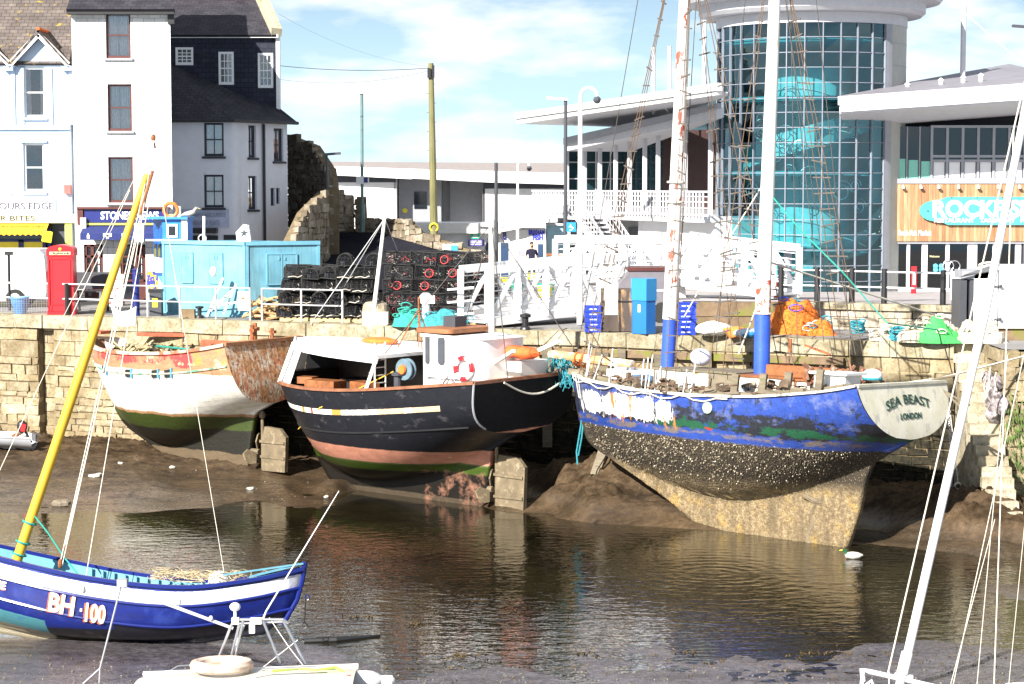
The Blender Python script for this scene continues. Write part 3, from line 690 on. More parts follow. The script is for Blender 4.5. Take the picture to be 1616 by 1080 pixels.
text_on('ICE CREAM  SANDWICHES', .2, F1.pt(F1.uz(5,358)[0], (za+zb)/2, .43), F1.x, F1.x.cross(up_).normalized(), mat('brown_lettering', (.35,.12,.02), .8), aw, fit=F1.uz(75,358)[0]-F1.uz(-62,358)[0], yscale=1.3)
mb = MB(); p = F1.pt(F1.uz(81,372)[0], F1.uz(81,378)[1], .7); mb.rbox(p+V((0,0,.12)), (.16,.14,.2), .4, .1, .15); mb.solo('hanging_sign', M_YELLOW, 'small yellow tilted box sign at the end of the yellow awning', 'sign')
mb = MB(); r = F1.rc(104, 292, 113, 306); F1.box(mb, r[0]-.03, r[1], r[2], r[3], 0, .2); mb.solo('alarm_box', mat('faded_red', (.72,.12,.10), .5), 'small red alarm box high on the pale blue house wall', 'alarm')
mb = MB(); p = F1.pt(F1.uz(16,305)[0], F1.uz(16,305)[1], .0); mb.tube([p, p+F1.n*.3, p+F1.n*.3+V((.35,0,-.05))], .02); mb.tube([p+F1.n*.3, p+F1.n*.3+V((.1,0,.3))], .015); mb.solo('wall_aerial', M_GREY, 'thin grey bracket aerial on the pale blue house wall', 'aerial')

# ---------------------------------------------------------------- tall white house with newsagent
F2 = Face(119, 76.6)
W2 = F2.uz(272, 300)[0]; ez = F2.uz(195, 17)[1]
h2 = thing('white_house', 'tall narrow white slate-hung house with red-brown sash windows above a newsagent', 'house', F2.pt(W2/2, 0, -4))
wins = [F2.rc(167, 19, 206, 92), F2.rc(170, 133, 208, 207), F2.rc(171, 248, 210, 320)]
doors = F2.rc(133, 386, 163, 480); d2 = F2.rc(190, 386, 230, 480)
mb = MB(); facewall_uv(F2, mb, 0, W2, 0, ez, wins+[doors, d2], .2)
mb.add([F2.pt(W2,0), F2.pt(W2-1.2,0,-5.2), F2.pt(W2-1.2,ez+3.4,-5.2), F2.pt(W2,ez), F2.pt(0,0), F2.pt(0,0,-5.2), F2.pt(0,ez+3.4,-5.2), F2.pt(0,ez)], [(0,1,2,3), (4,7,6,5), (1,5,6,2)])
while len(mb.uv) < len(mb.v): p = mb.v[len(mb.uv)]; mb.uv.append((p.y, p.z))
mb.build('wall', M_WSLATE, h2)
mb = MB(); roof_quad(mb, F2.pt(-.1, ez+.02, .42), F2.pt(W2+.25, ez+.02, .42), F2.pt(W2-1.1, ez+3.5, -5), F2.pt(-.1, ez+3.5, -5), .14); mb.build('roof', M_SLATE, h2)
mb = MB(); F2.box(mb, -.1, W2+.2, ez-.16, ez-.02, .02, .36); F2.box(mb, W2-.08, W2+.16, ez-.5, ez-.1, .0, .12); mb.build('eave', M_BLACK, h2)
for r in wins: window(F2, h2, r, M_SASHR, 1, 2, .075, curtain=M_CURT, sill=M_GREY)
st = thing('newsagent_front', 'navy newsagent shop front with white STONES NEWS lettering and navy awning', 'shopfront', F2.pt(W2/2, 0, .2))
r = F2.rc(134, 331, 262, 351); mb = MB(); F2.box(mb, r[0], r[1], r[2], r[3], .02, .14); fb = mb.build('fascia', M_NAVY, st)
text_on('STONES NEWS', .4, F2.pt(F2.uz(206,341)[0], F2.uz(206,341)[1], .145), F2.x, F2.n, M_WHITE, fb, bold=.012, fit=F2.uz(252,341)[0]-F2.uz(160,341)[0], yscale=1.0)
mb = MB(); F2.box(mb, r[0]-.05, r[1]+.05, r[2]-.10, r[2]-.03, .02, .16); mb.build('trim', M_YGREEN, st)
mb = MB(); F2.box(mb, r[0]-.25, r[0]-.03, r[2]-.1, r[3]+.02, .02, .2); F2.box(mb, r[0]-.25, r[1]+.15, r[3]+.02, r[3]+.1, .02, .26); mb.build('cornice', M_SASHR, st)
mb = MB(); za, zb = F2.uz(180,356)[1], F2.uz(180,378)[1]; ua, ub = F2.uz(133,370)[0], F2.uz(262,370)[0]
mb.add([F2.pt(ua, za, .05), F2.pt(ub, za, .05), F2.pt(ub, (za*.45+zb*.55), .75), F2.pt(ua, (za*.45+zb*.55), .75), F2.pt(ub, zb, .76), F2.pt(ua, zb, .76)], [(0,3,2,1), (3,5,4,2)]); mb.add([F2.pt(ua, za, .04), F2.pt(ub, za, .04), F2.pt(ub, (za*.45+zb*.55), .73), F2.pt(ua, (za*.45+zb*.55), .73)], [(0,1,2,3)])
mb.build('awning', mat('navy_cloth', (.02,.03,.14), .9), st)
mb = MB()
for px in (146, 176, 205): u, z_ = F2.uz(px, 371); F2.box(mb, u-.05, u+.05, z_-.12, z_+.02, .765, .775); F2.box(mb, u-.16 if px != 146 else u-.02, u+.16 if px != 146 else u+.02, z_-.05, z_+.08, .765, .775)
mb.build('awning_motif', M_WHITE, st)
for r_ in (doors, d2):
    mb = MB(); fw = .1; u0, u1, z0, z1 = r_
    um = u0+(u1-u0)*(.42 if r_ is doors else .6)
    for a, b in ((u0, u0+fw), (um-.06, um+.06), (u1-fw, u1)): F2.box(mb, a, b, 0, z1, -.16, -.06)
    for zz in (z1-.08, z1-.5, 0.02, .75): F2.box(mb, u0, u1, zz, zz+.08, -.16, -.06)
    for q_ in (1.05, 1.4, 1.72): F2.box(mb, u0, u1, q_, q_+.035, -.15, -.07)
    F2.box(mb, um, u1, 0, .75, -.15, -.09); dr = mb.build('door', M_SASHR, st)
    mb = MB(); F2.box(mb, u0+.02, u1-.02, .05, z1-.05, -.13, -.12); mb.build('pane', M_GLASSD, dr)
    mb = MB(); F2.box(mb, um+.2, u1-.16, 1.0, 1.9, -.118, -.112); mb.build('notice', M_CURT, dr)
mb = MB(); r = F2.rc(197, 380, 204, 470)
mb = MB(); r = F2.rc(124, 340, 130, 368); mb.rbox(F2.pt(F2.uz(127,0)[0], F2.uz(127,352)[1], .2), (.1,.12,.2), .3); mb.solo('wall_lamp', M_WHITE, 'small white wall lantern at the left end of the navy shop fascia', 'lamp')

# ---------------------------------------------------------------- grey slate and white render house behind
F3 = Face(261, 84.0); U = F3.uz
h3 = thing('slate_hung_house', 'grey slate-hung house with white lower wing in shade, right of the tall white house', 'house', F3.pt(3, 0, -4))
u1 = U(437, 150)[0]; z1 = U(360, 58)[1]; ws = [F3.rc(345, 82, 369, 134), F3.rc(407, 84, 431, 139), F3.rc(277, 75, 305, 103)]
mb = MB(); ZL = U(430, 195)[1]; facewall_uv(F3, mb, 0, u1, ZL-.8, z1, ws, .12); mb.add([F3.pt(u1,0,-.02), F3.pt(u1-1.3,0,-6.8), F3.pt(u1-1.3,z1,-6.8), F3.pt(u1,z1,-.02)], [(0,1,2,3)]); F3.box(mb, 0, u1-1.3, 0, z1, -7, -6.9)
while len(mb.uv) < len(mb.v): p = mb.v[len(mb.uv)]; mb.uv.append((p.y, p.z))
mb.build('upper_wall', M_SLATEH, h3)
for r in ws: window(F3, h3, r, M_WHITE, 3, 4, .09, .03, d=-.02)
mb = MB(); F3.box(mb, 0, u1+.1, z1-.06, z1+.06, -.2, .25); F3.box(mb, u1-.02, u1+.13, U(437,195)[1], z1, -.3, .06); mb.build('gutter', M_WHITE, h3)
rz = U(340, 7)[1]
mb = MB(); roof_quad(mb, F3.pt(-.5, z1+.05, .3), F3.pt(u1+.02, z1+.05, .3), F3.pt(U(388,8)[0]+.2, rz+.55, -3.2), F3.pt(-.5, rz+.55, -3.2), .1)
roof_quad(mb, F3.pt(u1-1.3, z1+.05, -6.8), F3.pt(-.5, z1+.05, -6.8), F3.pt(-.5, rz+.55, -3.2), F3.pt(U(388,8)[0]+.2, rz+.55, -3.2), .1); mb.build('roof', M_SLATE, h3)
mb = MB(); mb.tube([F3.pt(-.5, rz+.6, -3.2), F3.pt(U(388,8)[0]+.1, rz+.6, -3.2)], .12); mb.build('ridge_tile', M_TERRA, h3)
mb = MB(); mb.bar(F3.pt(U(390,5)[0]+.15, rz+.7, -3.1), F3.pt(u1+.05, z1+.15, .3), .45, .4); mb.bar(F3.pt(U(390,5)[0]+.15, rz+.7, -3.1), F3.pt(u1-1.2, z1+.15, -6.8), .45, .4); mb.jitter(.07, 2); mb.build('gable_coping', mat('mossy_coping', (.42,.38,.28), .9, v=.3, patches=[((.20,.22,.05), 3, .55, .12)], bump=.4), h3)
# lower wing: face towards us, rounded corner, angled face
F4 = Face(270, 80.6)
uc = F4.uz(362, 300)[0]; ze = F4.uz(320, 190)[1]
pc = F4.pt(uc+.42, 0, -.15); ang = R(58)
px_e = 456
F5 = Face(381, pc.y+.35, ang); ul = F5.uz(454, 300)[0]
w4 = [F4.rc(322, 194, 353, 247), F4.rc(322, 276, 353, 328), F4.rc(348, 370, 372, 386)]
h4m = MB(); F4.wall(h4m, 0, uc, 0, ze, [w4[0], w4[1]], .15)
# rounded corner
a0 = F4.pt(uc, 0, 0); a1 = F5.pt(0, 0, 0); k = 8; pts = []
for i in range(k+1):
    t = i/k; m_ = V((a1.x-.02, a0.y-.01, 0)); pts.append(a0*(1-t)**2 + m_*2*t*(1-t) + a1*t*t)
for i in range(k): h4m.add([pts[i], pts[i+1], pts[i+1]+V((0,0,ze)), pts[i]+V((0,0,ze))], [(0,1,2,3)])
w5 = [F5.rc(392, 198, 404, 249), F5.rc(392, 278, 405, 331), F5.rc(432, 203, 447, 255), F5.rc(427, 297, 434, 325), F5.rc(436, 297, 442, 322)]
F5.wall(h4m, 0, ul, 0, ze, w5, .15); h4m.add([F5.pt(ul,0), F5.pt(ul-1.6,0,-3), F5.pt(ul-1.6,ze,-3), F5.pt(ul,ze)], [(0,1,2,3)])
h4m.build('lower_wall', M_WREND, h3)
for r in w4[:2]: window(F4, h3, r, M_SASHB, 2, 2, .08, curtain=M_CURT, sill=M_SASHB)
for r in w5[:3]: window(F5, h3, r, M_SASHB, 2, 2, .09, curtain=M_CURT, sill=M_SASHB)
for r in w5[3:]: window(F5, h3, r, M_SASHB, 1, 2, .05)
# lean-to roof of the wing
ap = F3.pt(0, U(300, 85)[1], .05); e = .35
E1 = F4.pt(-.3, ze, e); E2 = V((a0.x+.25, a0.y-e, ze)); E3 = F5.pt(ul+.2, ze, e+.05)
mb = MB(); A = F3.pt(-.1, U(273,95)[1], .02); B = F3.pt(U(405,155)[0], U(405,160)[1], .02); C_ = F3.pt(u1+.15, U(437,172)[1], .02)
for tri in ((E1, E2, A), (E2, B, A), (E2, E3, B), (E3, C_, B)):
    p = [V(q) for q in tri]; n = (p[1]-p[0]).cross(p[2]-p[0]).normalized(); n = n if n.z > 0 else -n
    if mb.uv is None: mb.uv = []
    mb.add(p+[q-n*.1 for q in p], [(0,1,2), (5,4,3), (0,3,4,1), (1,4,5,2), (2,5,3,0)])
    ex = (p[1]-p[0]).normalized(); ey = n.cross(ex)
    for q in p*2: mb.uv.append(((q-p[0]).dot(ex), (q-p[0]).dot(ey)))
mb.build('wing_roof', M_SLATE, h3)
mb = MB(); mb.tube([E1+V((0,0,-.03)), E2+V((0,0,-.03)), E3+V((0,0,-.03))], .07); mb.tube([F5.pt(F5.uz(412,0)[0], ze-.1, .08), F5.pt(F5.uz(412,0)[0], .1, .08)], .06); mb.build('drainpipe', M_BLACK, h3)
mb = MB(); F4.box(mb, F4.uz(300,0)[0], F4.uz(340,0)[0], 0, F4.uz(320,372)[1], -.01, .05); F4.box(mb, F4.uz(300,0)[0], F4.uz(340,0)[0], F4.uz(320,368)[1], F4.uz(320,360)[1], 0, .5); F4.box(mb, F4.uz(349,0)[0], F4.uz(374,0)[0], F4.uz(360,386)[1], F4.uz(360,371)[1], 0, .03); mb.build('porch', M_BLACK, h3)
sg = thing('painted_wall_sign', 'faded blue-grey wall sign reading BRIXHAM HARBOURSIDE HOLIDAY FLATS', 'sign', F4.pt(1.5, 3, .02))
r = F4.rc(288, 330, 372, 359); r = (r[0], min(r[1], uc-.02), r[2], r[3]); mb = MB(); F4.box(mb, *r, .0, .03); mb.build('board', mat('faded_board', (.42,.46,.60), .7), sg)
text_on('BRIXHAM HARBOURSIDE', .25, F4.pt((r[0]+r[1])/2, r[3]-.24, .035), F4.x, F4.n, mat('faded_letter', (.25,.27,.36), .7), sg, fit=(r[1]-r[0])*.86)
text_on('HOLIDAY FLATS', .25, F4.pt((r[0]+r[1])/2, r[3]-.55, .035), F4.x, F4.n, bpy.data.materials['faded_letter'], sg, fit=(r[1]-r[0])*.6)

# ---------------------------------------------------------------- alley, lane walls, shaded bank
def rough_wall(name, label, pts, th, m=None, cat='wall', bk=True, hmin=.15, hmax=.35, group=None):
    """pts: [(x, y, ztop)] ground line; zero-based wall of rubble blocks following the line"""
    q = thing(name, label, cat, (pts[0][0], pts[0][1], 0), group=group); mb = MB(); core = MB()
    for (xa, ya, za), (xb, yb, zb) in zip(pts, pts[1:]):
        a = V((xa, ya, 0)); b = V((xb, yb, 0)); d = (b-a); l = d.length; d.normalize(); n = V((d.y, -d.x, 0))
        if n.y > 0 or (abs(n.y) < .05 and n.x > 0): n = -n
        zt = max(za, zb)
        blocks(mb, a, d, n, l, -.1, zt, hmin, hmax, .2, .55, th/2, .03, skip=lambda c, z: z > za+(zb-za)*c/l, irregular=1)
        core.add([a-n*.07+V((0,0,-.1)), b-n*.07+V((0,0,-.1)), b-n*th+V((0,0,-.1)), a-n*th+V((0,0,-.1)), a-n*.07+V((0,0,za-.1)), b-n*.07+V((0,0,zb-.1)), b-n*th+V((0,0,zb-.1)), a-n*th+V((0,0,za-.1))], [(0,1,5,4), (1,2,6,5), (2,3,7,6), (3,0,4,7), (4,5,6,7)])
    mb.build('stonework', m or M_RUBBLE, q); core.build('core', M_MORTAR, q); return q
def gp(px, py, Y): p = at(px, py, Y); return (p.x, p.y, p.z)
rough_wall('alley_wall', 'high curving rubble wall closing the dark alley beside the slate-hung house', [gp(452, 212, 90), gp(488, 226, 88.5), gp(512, 262, 87), gp(516, 292, 84.5)], .5)
rough_wall('garden_wall', 'low curving rubble wall right beside the alley, just above the blue cabin', [gp(519, 300, 83.6), gp(487, 332, 81.5), gp(464, 380, 80)], .5)
rough_wall('bank_wall', 'dark shaded stone retaining wall between the alley and the street lamp', [gp(514, 303, 88), gp(530, 300, 88.5), gp(560, 307, 89), gp(562, 343, 89.5)], .5)
rough_wall('lane_wall', 'sloping rubble wall beside the lane, running down to the right behind the pots', [gp(560, 344, 88.5), gp(598, 345, 88.3), gp(640, 346, 86.0), gp(655, 360, 85.6), gp(774, 403, 84.8)], .45)
mb = MB(); a = [gp(500, 366, 89), gp(600, 368, 87.8), gp(655, 384, 85.3), gp(776, 418, 84.5), gp(776, 440, 80.5), gp(480, 432, 81)]
mb.add([V(p) for p in a], [tuple(range(5, -1, -1))]); mb.add([V((p[0], p[1], 0)) for p in a]+[V(p) for p in a], [(i, (i+1)%6, 6+(i+1)%6, 6+i) for i in range(6)])
ob = mb.build('lane', mat('lane_tarmac_shaded', (.014,.014,.02), .95, spec=.1)); ob['kind'] = 'structure'  # tarmac coloured near black to stand for the houses' shadow
for i, (px, py) in enumerate(((505, 420),)): pass
# ---------------------------------------------------------------- glass tower
TC = V((px2x(1276, 86), 86.0, 0)); TR = 3.93
tw = thing('glass_tower', 'round teal-glazed stair tower with pale overhanging flat top', 'tower', TC)
def zt_(py, Y=82.1): return at(1276, py, Y).z
def cyl(a, r, z): return TC + V((math.sin(a)*r, -math.cos(a)*r, z))
A0, A1 = R(-86), R(41); ztop = zt_(35); z_pan = 0.0
NC = 12; rows = [zt_(y) for y in (466, 445, 420, 395, 371, 347, 322, 298, 273, 249, 225, 201, 177, 154, 130, 106, 82, 58, 35)]
mb = MB()
for i in range(NC+1):
    a = A0+(A1-A0)*i/NC; p = cyl(a, TR, 0); mb.obox(p+V((0,0,ztop/2)), (math.cos(a), math.sin(a), 0), (math.sin(a), -math.cos(a), 0), (0,0,1), (.019, .05, ztop/2))
for z_ in rows:
    mb.tube([cyl(A0+(A1-A0)*i/30, TR-.01, z_) for i in range(31)], .022, 4)
mb.build('mullions', mat('mullion_grey', (.20,.22,.27), .5, v=.05), tw)
mb = MB()
for i in range(NC):
    a = A0+(A1-A0)*i/NC; b = A0+(A1-A0)*(i+1)/NC
    for j in range(len(rows)-1): 
        k = random.uniform(-.006, .006)
        mb.add([cyl(a+.004, TR-.04+k, rows[j]+.02), cyl(b-.004, TR-.04, rows[j]+.02), cyl(b-.004, TR-.04, rows[j+1]-.02), cyl(a+.004, TR-.04-k, rows[j+1]-.02)], [(0,1,2,3)])
mb.build('glazing', M_TGLASS, tw)
M_CLAD = mat('beige_grey_cladding', (.42,.42,.38), .5, v=.05)
mb = MB()
def arc(mb, a0, a1, r, z0, z1, n=24, th=.12):
    for i in range(n):
        a = a0+(a1-a0)*i/n; b = a0+(a1-a0)*(i+1)/n
        mb.add([cyl(a, r, z0), cyl(b, r, z0), cyl(b, r, z1), cyl(a, r, z1), cyl(a, r-th, z0), cyl(b, r-th, z0), cyl(b, r-th, z1), cyl(a, r-th, z1)], [(0,1,2,3), (5,4,7,6), (0,4,5,1), (3,2,6,7)])
arc(mb, R(47), R(150), TR+.02, 0, ztop+.05); arc(mb, R(150), R(274), TR+.02, 0, ztop+.05)
mb.build('cladding', M_CLAD, tw, smooth=True)
mb = MB()
for z_ in (zt_(64), zt_(100), zt_(136), zt_(172)): arc(mb, R(47), R(120), TR+.03, z_-.012, z_+.012, 12, .02)
arc(mb, R(41), R(47), TR+.06, 0, ztop, 2); mb.build('cladding_trim', M_GREY, tw)
mb = MB(); zf = ztop; arc(mb, R(-180), R(180), TR+.05, zf, zf+.42, 60); arc(mb, R(-180), R(180), TR+.02, zf+.42, zf+1.5, 60)
mb.build('fascia_band', M_LGREY, tw, smooth=True)
mb = MB(); zc = at(1450, 30, 86).z
mb.lathe(TC+V((0,0,0)), [(TR-.3, zc-.02), (4.55, zc), (4.72, zc+.15), (4.72, zc+.5), (5.3, zc+.55), (5.42, zc+.7), (5.42, zc+1.1), (5.1, zc+1.2), (.01, zc+1.6)], 64); mb.build('canopy', M_LGREY, tw, smooth=True)
M_TEALP = mat('teal_panel', (.30,.50,.52), .5, v=.1); M_TEALD = mat('deep_teal_panel', (.06,.24,.28), .6, v=.2)
mb = MB()
for k, (a, b) in enumerate(((R(-30), R(22)),)):
    pass
for i in range(12):                               # curved inner stair wall, broad flights
    z_ = .5+i*.78
    a = R(-62)+R(9)*(i % 6)
mb.lathe(TC, [(1.7, 0), (1.7, zt_(100))], 20); mb.build('stair_core', M_TEALP, tw, smooth=True)
mb = MB(); n = 110
for i in range(n):
    t = i/n; a = R(-80)+t*R(640); z0 = .2+t*(zt_(110)-.2)
    b = a+R(640)/n
    mb.add([cyl(a, 1.7, z0), cyl(b, 1.7, z0+.07), cyl(b, 3.0, z0+.07), cyl(a, 3.0, z0), cyl(a, 1.7, z0-.18), cyl(b, 1.7, z0-.12), cyl(b, 3.0, z0-.12), cyl(a, 3.0, z0-.18)], [(0,1,2,3), (4,7,6,5), (2,6,7,3)])
    mb.add([cyl(a, 3.02, z0-.25), cyl(b, 3.02, z0-.2), cyl(b, 3.02, z0+.75), cyl(a, 3.02, z0+.7)], [(0,1,2,3)])
mb.build('stair_flight', M_TEALP, tw)
mb = MB()
for py in (395, 273, 154, 60):
    z_ = zt_(py); mb.lathe(TC, [(.1, z_-.12), (3.8, z_-.12), (3.8, z_+.08), (.1, z_+.08)], 40)
mb.lathe(TC, [(3.75, 0), (3.75, .1), (.1, .1)], 30)
for i in range(20):
    a0 = R(90)+R(180)*i/20; a1 = a0+R(9)
    mb.add([cyl(a0, 3.6, 0), cyl(a1, 3.6, 0), cyl(a1, 3.6, ztop), cyl(a0, 3.6, ztop)], [(0,1,2,3)])
mb.build('floor_slab', M_TEALD, tw)
mb = MB(); random.seed(21)
for k in range(26):                               # swirling wire sculpture inside the glass
    a = R(random.uniform(-60, 30)); z_ = random.uniform(zt_(340), zt_(150)); rr = random.uniform(.15, .5); r_ = 3.35
    pts = [cyl(a+math.cos(t*.35)*rr*(1-t*.022)/r_, r_, z_+math.sin(t*.35)*rr*(1-t*.022)) for t in range(random.randint(16, 34))]
    mb.tube(pts, .022, 4)
mb.build('wire_sculpture', M_STAIN, tw)

# ---------------------------------------------------------------- fish restaurant on the right
F6 = Face(1388, 84.0); W6 = 12.0; z_f0, z_f1 = F6.uz(1500, 381)[1], F6.uz(1500, 290)[1]
rs = thing('fish_restaurant', 'fish restaurant with timber-clad band, glazed shop front and wide white roof edge', 'restaurant', F6.pt(5, 0, -4))
mb = MB(); u0, u1 = F6.uz(1372, 300)[0], F6.uz(1392, 300)[0]
F6.box(mb, u0, u1, 0, F6.uz(1388, 185)[1], -.3, .02); F6.box(mb, u0-.1, W6, 0, 8, -8, -7.9); F6.box(mb, W6, W6+.1, 0, 7.5, -8, 0)
mb.build('wall', M_WHITE, rs)
g = G('larch_boards'); z = g.sep(); pl = g.math('DIVIDE', z[0], .145); idx = g.math('FLOOR', pl); wn_ = g.n('ShaderNodeTexWhiteNoise', noise_dimensions='1D'); g.l(idx, wn_.inputs['W'])
c = g.ramp(wn_.outputs[0], [(0, (.34,.19,.10)), (.5, (.42,.26,.14)), (1, (.52,.35,.21))]); c = g.mix(g.mr(g.noise(3, g.vec((7,1,.5)), 5), .35, .65), g.mix(1., c, (.7,.6,.5), 'MULTIPLY'), c)
fr = g.math('ABSOLUTE', g.math('SUBTRACT', g.math('FRACT', pl), .5)); c = g.mix(g.mr(fr, .45, .5), c, (.10,.04,.02)); g.bump(fr, -.4, .02); M_LARCH = g.fin(c, .7)
mb = MB(); F6.box(mb, F6.uz(1389,300)[0], W6, z_f0, z_f1, -.1, .16); mb.build('timber_cladding', M_LARCH, rs)
mb = MB(); F6.box(mb, F6.uz(1389,300)[0], W6, z_f1, F6.uz(1500,283)[1]+.02, -.1, .2); F6.box(mb, F6.uz(1389,300)[0], W6, z_f0-.10, z_f0-.003, -.1, .10); mb.build('trim', M_GREY, rs)
# shopfront
mb = MB(); gm = MB(); xs = [(1390,1397), (1412,1419), (1437,1442), (1461,1470), (1499,1505), (1534,1549), (1574,1583), (1610,1619), (1650, 1656)]
for a, b in xs: F6.box(mb, F6.uz(a,0)[0], F6.uz(b,0)[0], 0, z_f0-.06, -.12, .02)
F6.box(mb, F6.uz(1390,0)[0], W6, 0, .12, -.1, .01)
mb.build('shopfront_frame', M_LGREY, rs)
F6.box(gm, F6.uz(1390,0)[0], W6, .05, z_f0-.05, -.08, -.06); gm.build('shopfront_glass', M_SMOKE, rs)
# first-floor glazing
zu0, zu1 = F6.uz(1500, 283)[1]+.02, F6.uz(1500, 200)[1]
mb = MB(); 
for i in range(4): a = 1394+i*20; F6.box(mb, F6.uz(a,0)[0], F6.uz(a+2,0)[0], zu0, zu1, -.1, .03)
for i in range(9): a = 1472+i*24.6; F6.box(mb, F6.uz(a,0)[0], F6.uz(a+4,0)[0], zu0, zu1, -.1, .05)
for py in (283, 254, 247, 200): z_ = F6.uz(1500, py)[1]; F6.box(mb, F6.uz(1472,0)[0], W6, z_-.05, z_+.05, -.1, .06)
mb.build('upper_frame', M_GREY, rs)
mb = MB(); F6.box(mb, F6.uz(1394,0)[0], W6, zu0, zu1, -.06, -.04); mb.build('upper_glass', M_SMOKE, rs)
mb = MB()
for i in range(4): a = 1397+i*20; F6.box(mb, F6.uz(a,0)[0]+.03, F6.uz(a+16,0)[0], zu0, F6.uz(1400,249)[1]-.05*i, -.035, -.03)
mb.build('green_blind', mat('green_blind', (.25,.62,.50), .8, v=.08, vs=10, st=(3,1,.3)), rs)
mb = MB()
for i in range(8): a = 1477+i*24.6; F6.box(mb, F6.uz(a,0)[0]+.02, F6.uz(a+18,0)[0], zu0+.05, F6.uz(1400,256)[1], -.036, -.03)
mb.build('white_blind', M_WHITE, rs)
mb = MB(); F6.box(mb, .1, W6, .05, 8, -5, -4.9); F6.box(mb, .1, W6, z_f0+.1, z_f0+.3, -4.9, -.12)
mb.build('interior', M_ROOM, rs)
mb = MB()
for k in range(9): x = 1.0+k*1.15; mb.rbox(F6.pt(x, .42, -1.8), (.4,.3,.03)); mb.rbox(F6.pt(x, .2, -1.8), (.05,.05,.2)); mb.rbox(F6.pt(x+.5, .5, -1.5), (.12,.12,.3))
mb.build('tables', M_LGREY, rs)
# roof
mb = MB(); yE = 80.5
def rp(px, py, Y=yE): p = at(px, py, Y); return p
a0, a1 = rp(1323, 153), rp(1323, 165); b0, b1 = rp(1700, 126), rp(1700, 140); dz2 = .38
mb.prism([rp(1323,153), rp(1700,126), rp(1700,141), rp(1323,166)], V((0,.12,0))); mb.prism([rp(1326,166.5), rp(1700,142), rp(1700,152), rp(1326,177)], V((0,.1,0)) + V((0,.1,0)))
mb.build('roof_fascia', M_WHITE, rs)
mb = MB(); s0, s1 = rp(1326,178)+V((0,.15,0)), rp(1700,153)+V((0,.15,0))
mb.hexa([s0+V((0,0,-.05)), s1+V((0,0,-.05)), s1+V((0,3.6,-.5)), s0+V((.8,3.6,-.5)), s0+V((0,0,.1)), s1+V((0,0,.1)), s1+V((0,3.6,.1)), s0+V((.8,3.6,.1))]); mb.build('soffit', M_LGREY, rs)
mb = MB(); r0, r1 = rp(1323,152)+V((0,.05,0)), rp(1700,125)+V((0,.05,0)); mb.hexa([r0+V((0,0,-.1)), r1+V((0,0,-.1)), r1+V((0,11,1.05)), r0+V((1.5,11,.35)), r0, r1, r1+V((0,11,1.25)), r0+V((1.5,11,.5))]); mb.build('roof', mat('grey_sheet_roof', (.22,.21,.24), .5, v=.12, vs=1), rs)
mb = MB()
for px in (1432, 1485, 1520, 1548): p = rp(px, 140-(px-1432)*.12, 83); mb.lathe(p+V((0,0,-.15)), [(.09,0), (.09,.3), (.14,.32), (.02,.42)], 8)
mb.build('roof_vent', M_WHITE, rs)
mb = MB(); p = rp(1519, 135, 86); mb.tube([p, p+V((.0,0,3.3))], .115, 10); mb.tube([p+V((0,0,3.05)), rp(1700, 175, 84)], .015, 4); mb.build('roof_mast', M_LGREY, rs)
mb = MB()
for px in (1397, 1423, 1451, 1479, 1510, 1541, 1573, 1606): u, z_ = F6.uz(px, 294); F6.box(mb, u-.03, u+.03, z_-.06, z_+.06, .16, .32); F6.box(mb, u-.05, u+.05, z_-.1, z_-.02, .26, .4)
mb.build('spotlight', M_LGREY, rs)
sg = thing('turquoise_sign_board', 'long turquoise board with white ROCKFISH lettering on the timber cladding', 'sign', F6.pt(5, 3, .2))
uL, zc_ = F6.uz(1450, 333); uR = W6-.1; mb = MB(); zt1 = F6.uz(1520,311)[1]; zb1 = F6.uz(1520,355)[1]
pts = []
for i in range(9): a = R(100+i*20); pts.append(F6.pt(uL+.6+.62*math.cos(a), zc_+.42*math.sin(a), .17))
mb.prism([F6.pt(uR, zt1, .17), F6.pt(uL+1.1, zt1, .17), F6.pt(uL+.9, zt1-.1, .17)] + pts + [F6.pt(uL+.9, zb1+.12, .17), F6.pt(uL+1.15, zb1, .17), F6.pt(uR, zb1, .17)], F6.n*.14)
mb.build('board', mat('turquoise_board', (.07,.45,.44), .5, v=.08), sg)
mb = MB(); 
for k in range(9): F6.box(mb, uL+.2+k*1.05 if k else uL+.28, uL+.26+k*1.05 if k else uL+.34, (zt1-.05 if k else zc_-.03), (zt1-.01 if k else zc_+.03), .31, .33)
mb.build('bolt', M_DGREY, sg)
text_on('ROCKFISH', .8, F6.pt(F6.uz(1556,0)[0], F6.uz(1550,331)[1], .315), F6.x, F6.n, M_WHITE, sg, bold=.035, fit=F6.uz(1637,0)[0]-F6.uz(1474,0)[0], yscale=1.15)
text_on('RESTAURANT   TAKEAWAY   FISHMARKET', .2, F6.pt(F6.uz(1575,0)[0], F6.uz(1550,348)[1], .315), F6.x, F6.n, M_WHITE, sg, bold=.006, fit=F6.uz(1672,0)[0]-F6.uz(1476,0)[0], yscale=1.2)
text_on('Fresh Fish Market', .3, F6.pt(F6.uz(1448,0)[0], F6.uz(1448,368)[1], .165), F6.x, F6.n, M_WHITE, rs, bold=.008, fit=F6.uz(1474,0)[0]-F6.uz(1422,0)[0])
mb = MB()
for k in range(4): u, z_ = F6.uz(1478+(k%2)*9-2, 420+(k//2)*6); mb.lathe(F6.pt(u, z_, .03), [(.1, -.01), (.1, .01)], 10, axis='Y')
mb.build('door_sticker', mat('sky_blue_sticker', (.12,.55,.75), .5), rs)
text_on('Welcome', .12, F6.pt(F6.uz(1481,0)[0], F6.uz(1481,405)[1], .0), F6.x, F6.n, M_CREAMP, rs, fit=.42)
mb = MB(); u, z_ = F6.uz(1501, 420)
for k in (-.13, .13): mb.torus(F6.pt(u+k, z_, .06), F6.n, .22, .022, 18, 5)
